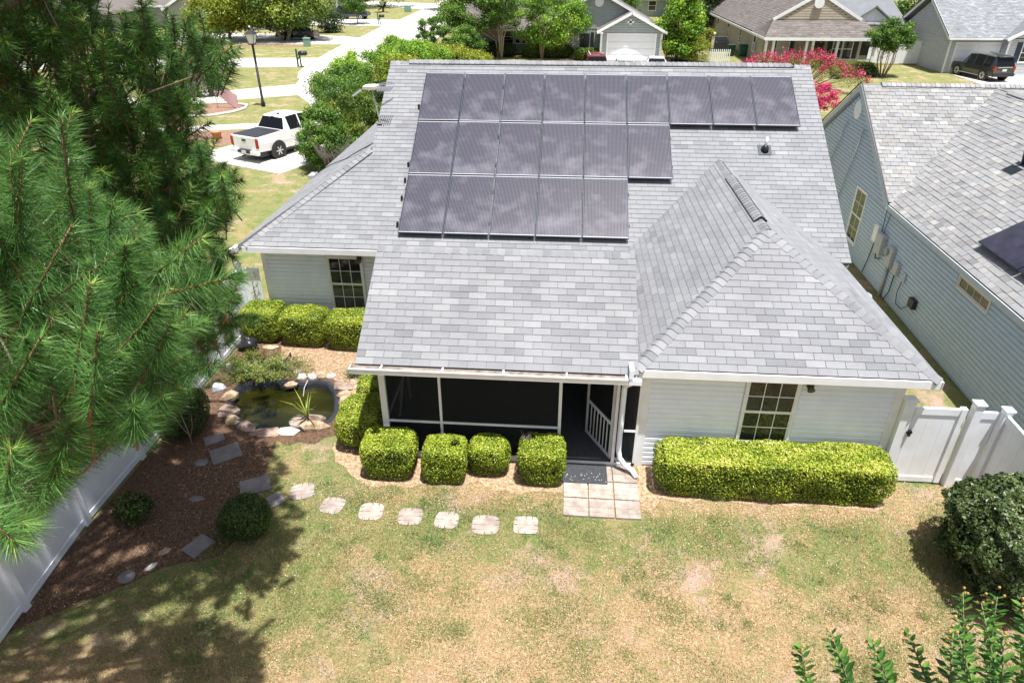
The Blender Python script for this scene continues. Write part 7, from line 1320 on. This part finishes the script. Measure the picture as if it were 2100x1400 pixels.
tree('vase_tree','vase-shaped crape myrtle with bare fanned stems before the grey house','tree',28.9,44.5,9,(0,0,3.0,1.75,1.4,1.1),11000,.13,mid,.045,smooth_bark,30,44,.42,spread=.9,ybias=-.02)
shr=[('dark_hedge','dark clipped hedge under the blue-grey house windows',-3.9,54.2,2.6,.9,1.25,deep,.12,7000),('low_hedge','reddish-tipped shrub row right of the dark hedge',1.6,53.9,2.6,.8,1.05,redtip,.12,7000),('low_hedge','olive shrubs beside the garage corner',5.4,52.3,1.2,.7,1.0,redtip,.12,4000),
('clipped_shrub','pale-topped clipped hedge before the beige porch railing, back row',27.2,46.3,1.9,.4,.85,yel,.08,5000),('clipped_shrub','low green clipped hedge before the beige porch, front row',27.2,45.3,1.6,.4,.65,mid,.08,4500),
('ball_shrub','dark ball shrub, leftmost by the beige porch',24.95,43.3,.5,.5,.62,deep,.06,2500),('ball_shrub','dark ball shrub, second from left by the beige porch',26.1,44.0,.48,.48,.66,deep,.06,2500),('ball_shrub','smallest dark ball shrub between two larger ones',26.95,44.4,.34,.34,.5,deep,.06,1600),('ball_shrub','dark ball shrub nearest the vase-shaped crape myrtle',27.9,44.2,.5,.5,.55,deep,.06,2500),
('small_bush','yellowish bush at the far side of the beige house',17.6,66.0,2.0,1.4,1.5,yel,.14,5000),('dark_hedge','dark shrub row along the drive beyond the sago palm',-36,110,3.5,1,1.3,deep,.2,4000)]
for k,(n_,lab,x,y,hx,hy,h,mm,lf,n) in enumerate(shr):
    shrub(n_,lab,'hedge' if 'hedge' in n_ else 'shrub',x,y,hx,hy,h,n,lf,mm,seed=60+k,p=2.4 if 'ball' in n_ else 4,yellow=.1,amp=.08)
# pink flowering shrub
pk=leafm('pink_flower',((.35,.01,.07),(.55,.02,.13),(.7,.05,.2),(.8,.2,.35)),.3)
t=thing('flowering_crape_myrtle','crape myrtle covered in magenta pink blossom behind the roof ridge','tree',(20.4,38.5,0)); P=[];Q=[];P2=[];Q2=[]; rng=np.random.default_rng(9); m=MB()
for k in range(95):
    a=rng.uniform(0,6.28); r=rng.uniform(.1,1)**.5; hx_,hy_=(4.3,1.6); c=np.array([math.cos(a)*r*hx_,math.sin(a)*r*hy_,2.35-.75*r*r+rng.uniform(-.25,.2)])
    if c[0]>1.5: c[2]-= (c[0]-1.5)*.25; c[1]-=(c[0]-1.5)*.8
    m.tube([(c[0]*.25,c[1]*.25,.05),(c[0]*.7,c[1]*.7,c[2]*.6),tuple(c)],[.03,.015,.006],4)
    n=75; P.append(c+rng.normal(0,1,(n,3))*np.array([.1,.1,.16])); Q.append(rng.normal(0,1,(n,3)))
    n=110; P2.append(c-[0,0,.32]+rng.normal(0,1,(n,3))*np.array([.24,.24,.26])); Q2.append(rng.normal(0,1,(n,3))+[0,0,1])
leafobj('blossom',np.vstack(P),np.vstack(Q),.085,pk,t,.8); leafobj('foliage',np.vstack(P2),np.vstack(Q2),.09,olive,t,.5); m.build('branches',smooth_bark,t)
tree('flowering_crape_myrtle','lower pink blossoming shrub right of the roof rake','shrub',18.6,28.0,4,(0,0,1.3,1.1,1.6,.9),5000,.09,pk,.03,smooth_bark,41,30,.3)
# shrub belt left of the house
BL=[(-7.3,15.4,1.35,2.7,mid,'loose olive shrub nearest the pickup bed',41),(-6.3,17.2,1.6,3.0,redtip,'olive red-tipped shrub behind the left roof corner',42),(-8.1,21.2,1.9,3.2,mid,'broad mixed green shrub behind the pickup cab',43),(-5.6,21.5,1.6,3.1,deep,'dark green shrub behind the antenna',44),
(-9.5,26.5,2.1,3.0,mid,'mid green shrub mass beside the street bend',45),(-6.6,28.5,2.2,3.2,yel,'yellow-green shrub by the roof rake',46),(-10.4,33,2.2,2.8,lime,'bright green street-side shrub in the belt',47),(-7.0,36,2.4,3.0,lime,'lime green shrub left of the ridge end',48),(-9.6,41,2.0,3.0,lime,'tall bright green vine-covered shrub by the road',49),(-6.6,43.5,2.4,2.2,yel,'low yellow-green shrub beyond the ridge end',50),(-8.2,48.5,1.5,3.9,mid,'pointed green shrub rising beside the road',51),(-5.6,50,1.6,3.0,mid,'second pointed shrub right of the tallest one',52),(-4.8,46,2.0,1.3,yel,'low straw-tinged shrub beyond the ridge left end',53)]
for k,(x,y,r,h,mm,lab,sd) in enumerate(BL):
    tree('shrub',lab,'shrub',x,y,4,(0,0,h*.52,r,r*.95,h*.5),int(17000*(1.4 if y<25 else 1)),(.09 if y<25 else .13),mm,.035,bark,sd,44,.42*r/1.6,'shrub belt left of the house',spread=.5,hollow=.5)
t=thing('bare_shrub','bare grey leafless shrub between the pickup and the left roof slope','shrub',(-6.7,14.3,0)); m=MB(); rg=random.Random(5)
for k in range(150):
    a=rg.uniform(0,6.28);l=rg.uniform(.9,1.9); e=Vector((math.cos(a)*l*.55,math.sin(a)*l*.5,l)); q=e*.5+Vector((rg.uniform(-.12,.12),rg.uniform(-.12,.12),.05)); m.tube([(math.cos(a)*.08,math.sin(a)*.08,0),tuple(q),tuple(e)],[.012,.008,.003],3,cap=False)
    for j in range(3): m.tube([tuple(q),tuple(q+Vector((rg.uniform(-.25,.25),rg.uniform(-.25,.25),rg.uniform(.2,.5))))],[.006,.003],3,cap=False)
m.build('twigs',mat('grey_twig',(.2,.17,.15),.9,(.3,.26,.23),9),t)
# ---------------------------------------------------------------- put empties left at the origin at the foot of their things
bpy.context.view_layer.update()
for o in list(COL.objects):
    if o.type=='EMPTY' and o.parent is None and o.location.length<1e-6 and o.children:
        vs=[c.matrix_world@Vector(b) for c in o.children if c.type=='MESH' for b in c.bound_box]
        if not vs: continue
        cx=sum(v.x for v in vs)/len(vs);cy=sum(v.y for v in vs)/len(vs); ch=list(o.children)
        o.location=(cx,cy,0)
        for c in ch: c.matrix_parent_inverse=Matrix.Translation((-cx,-cy,0))
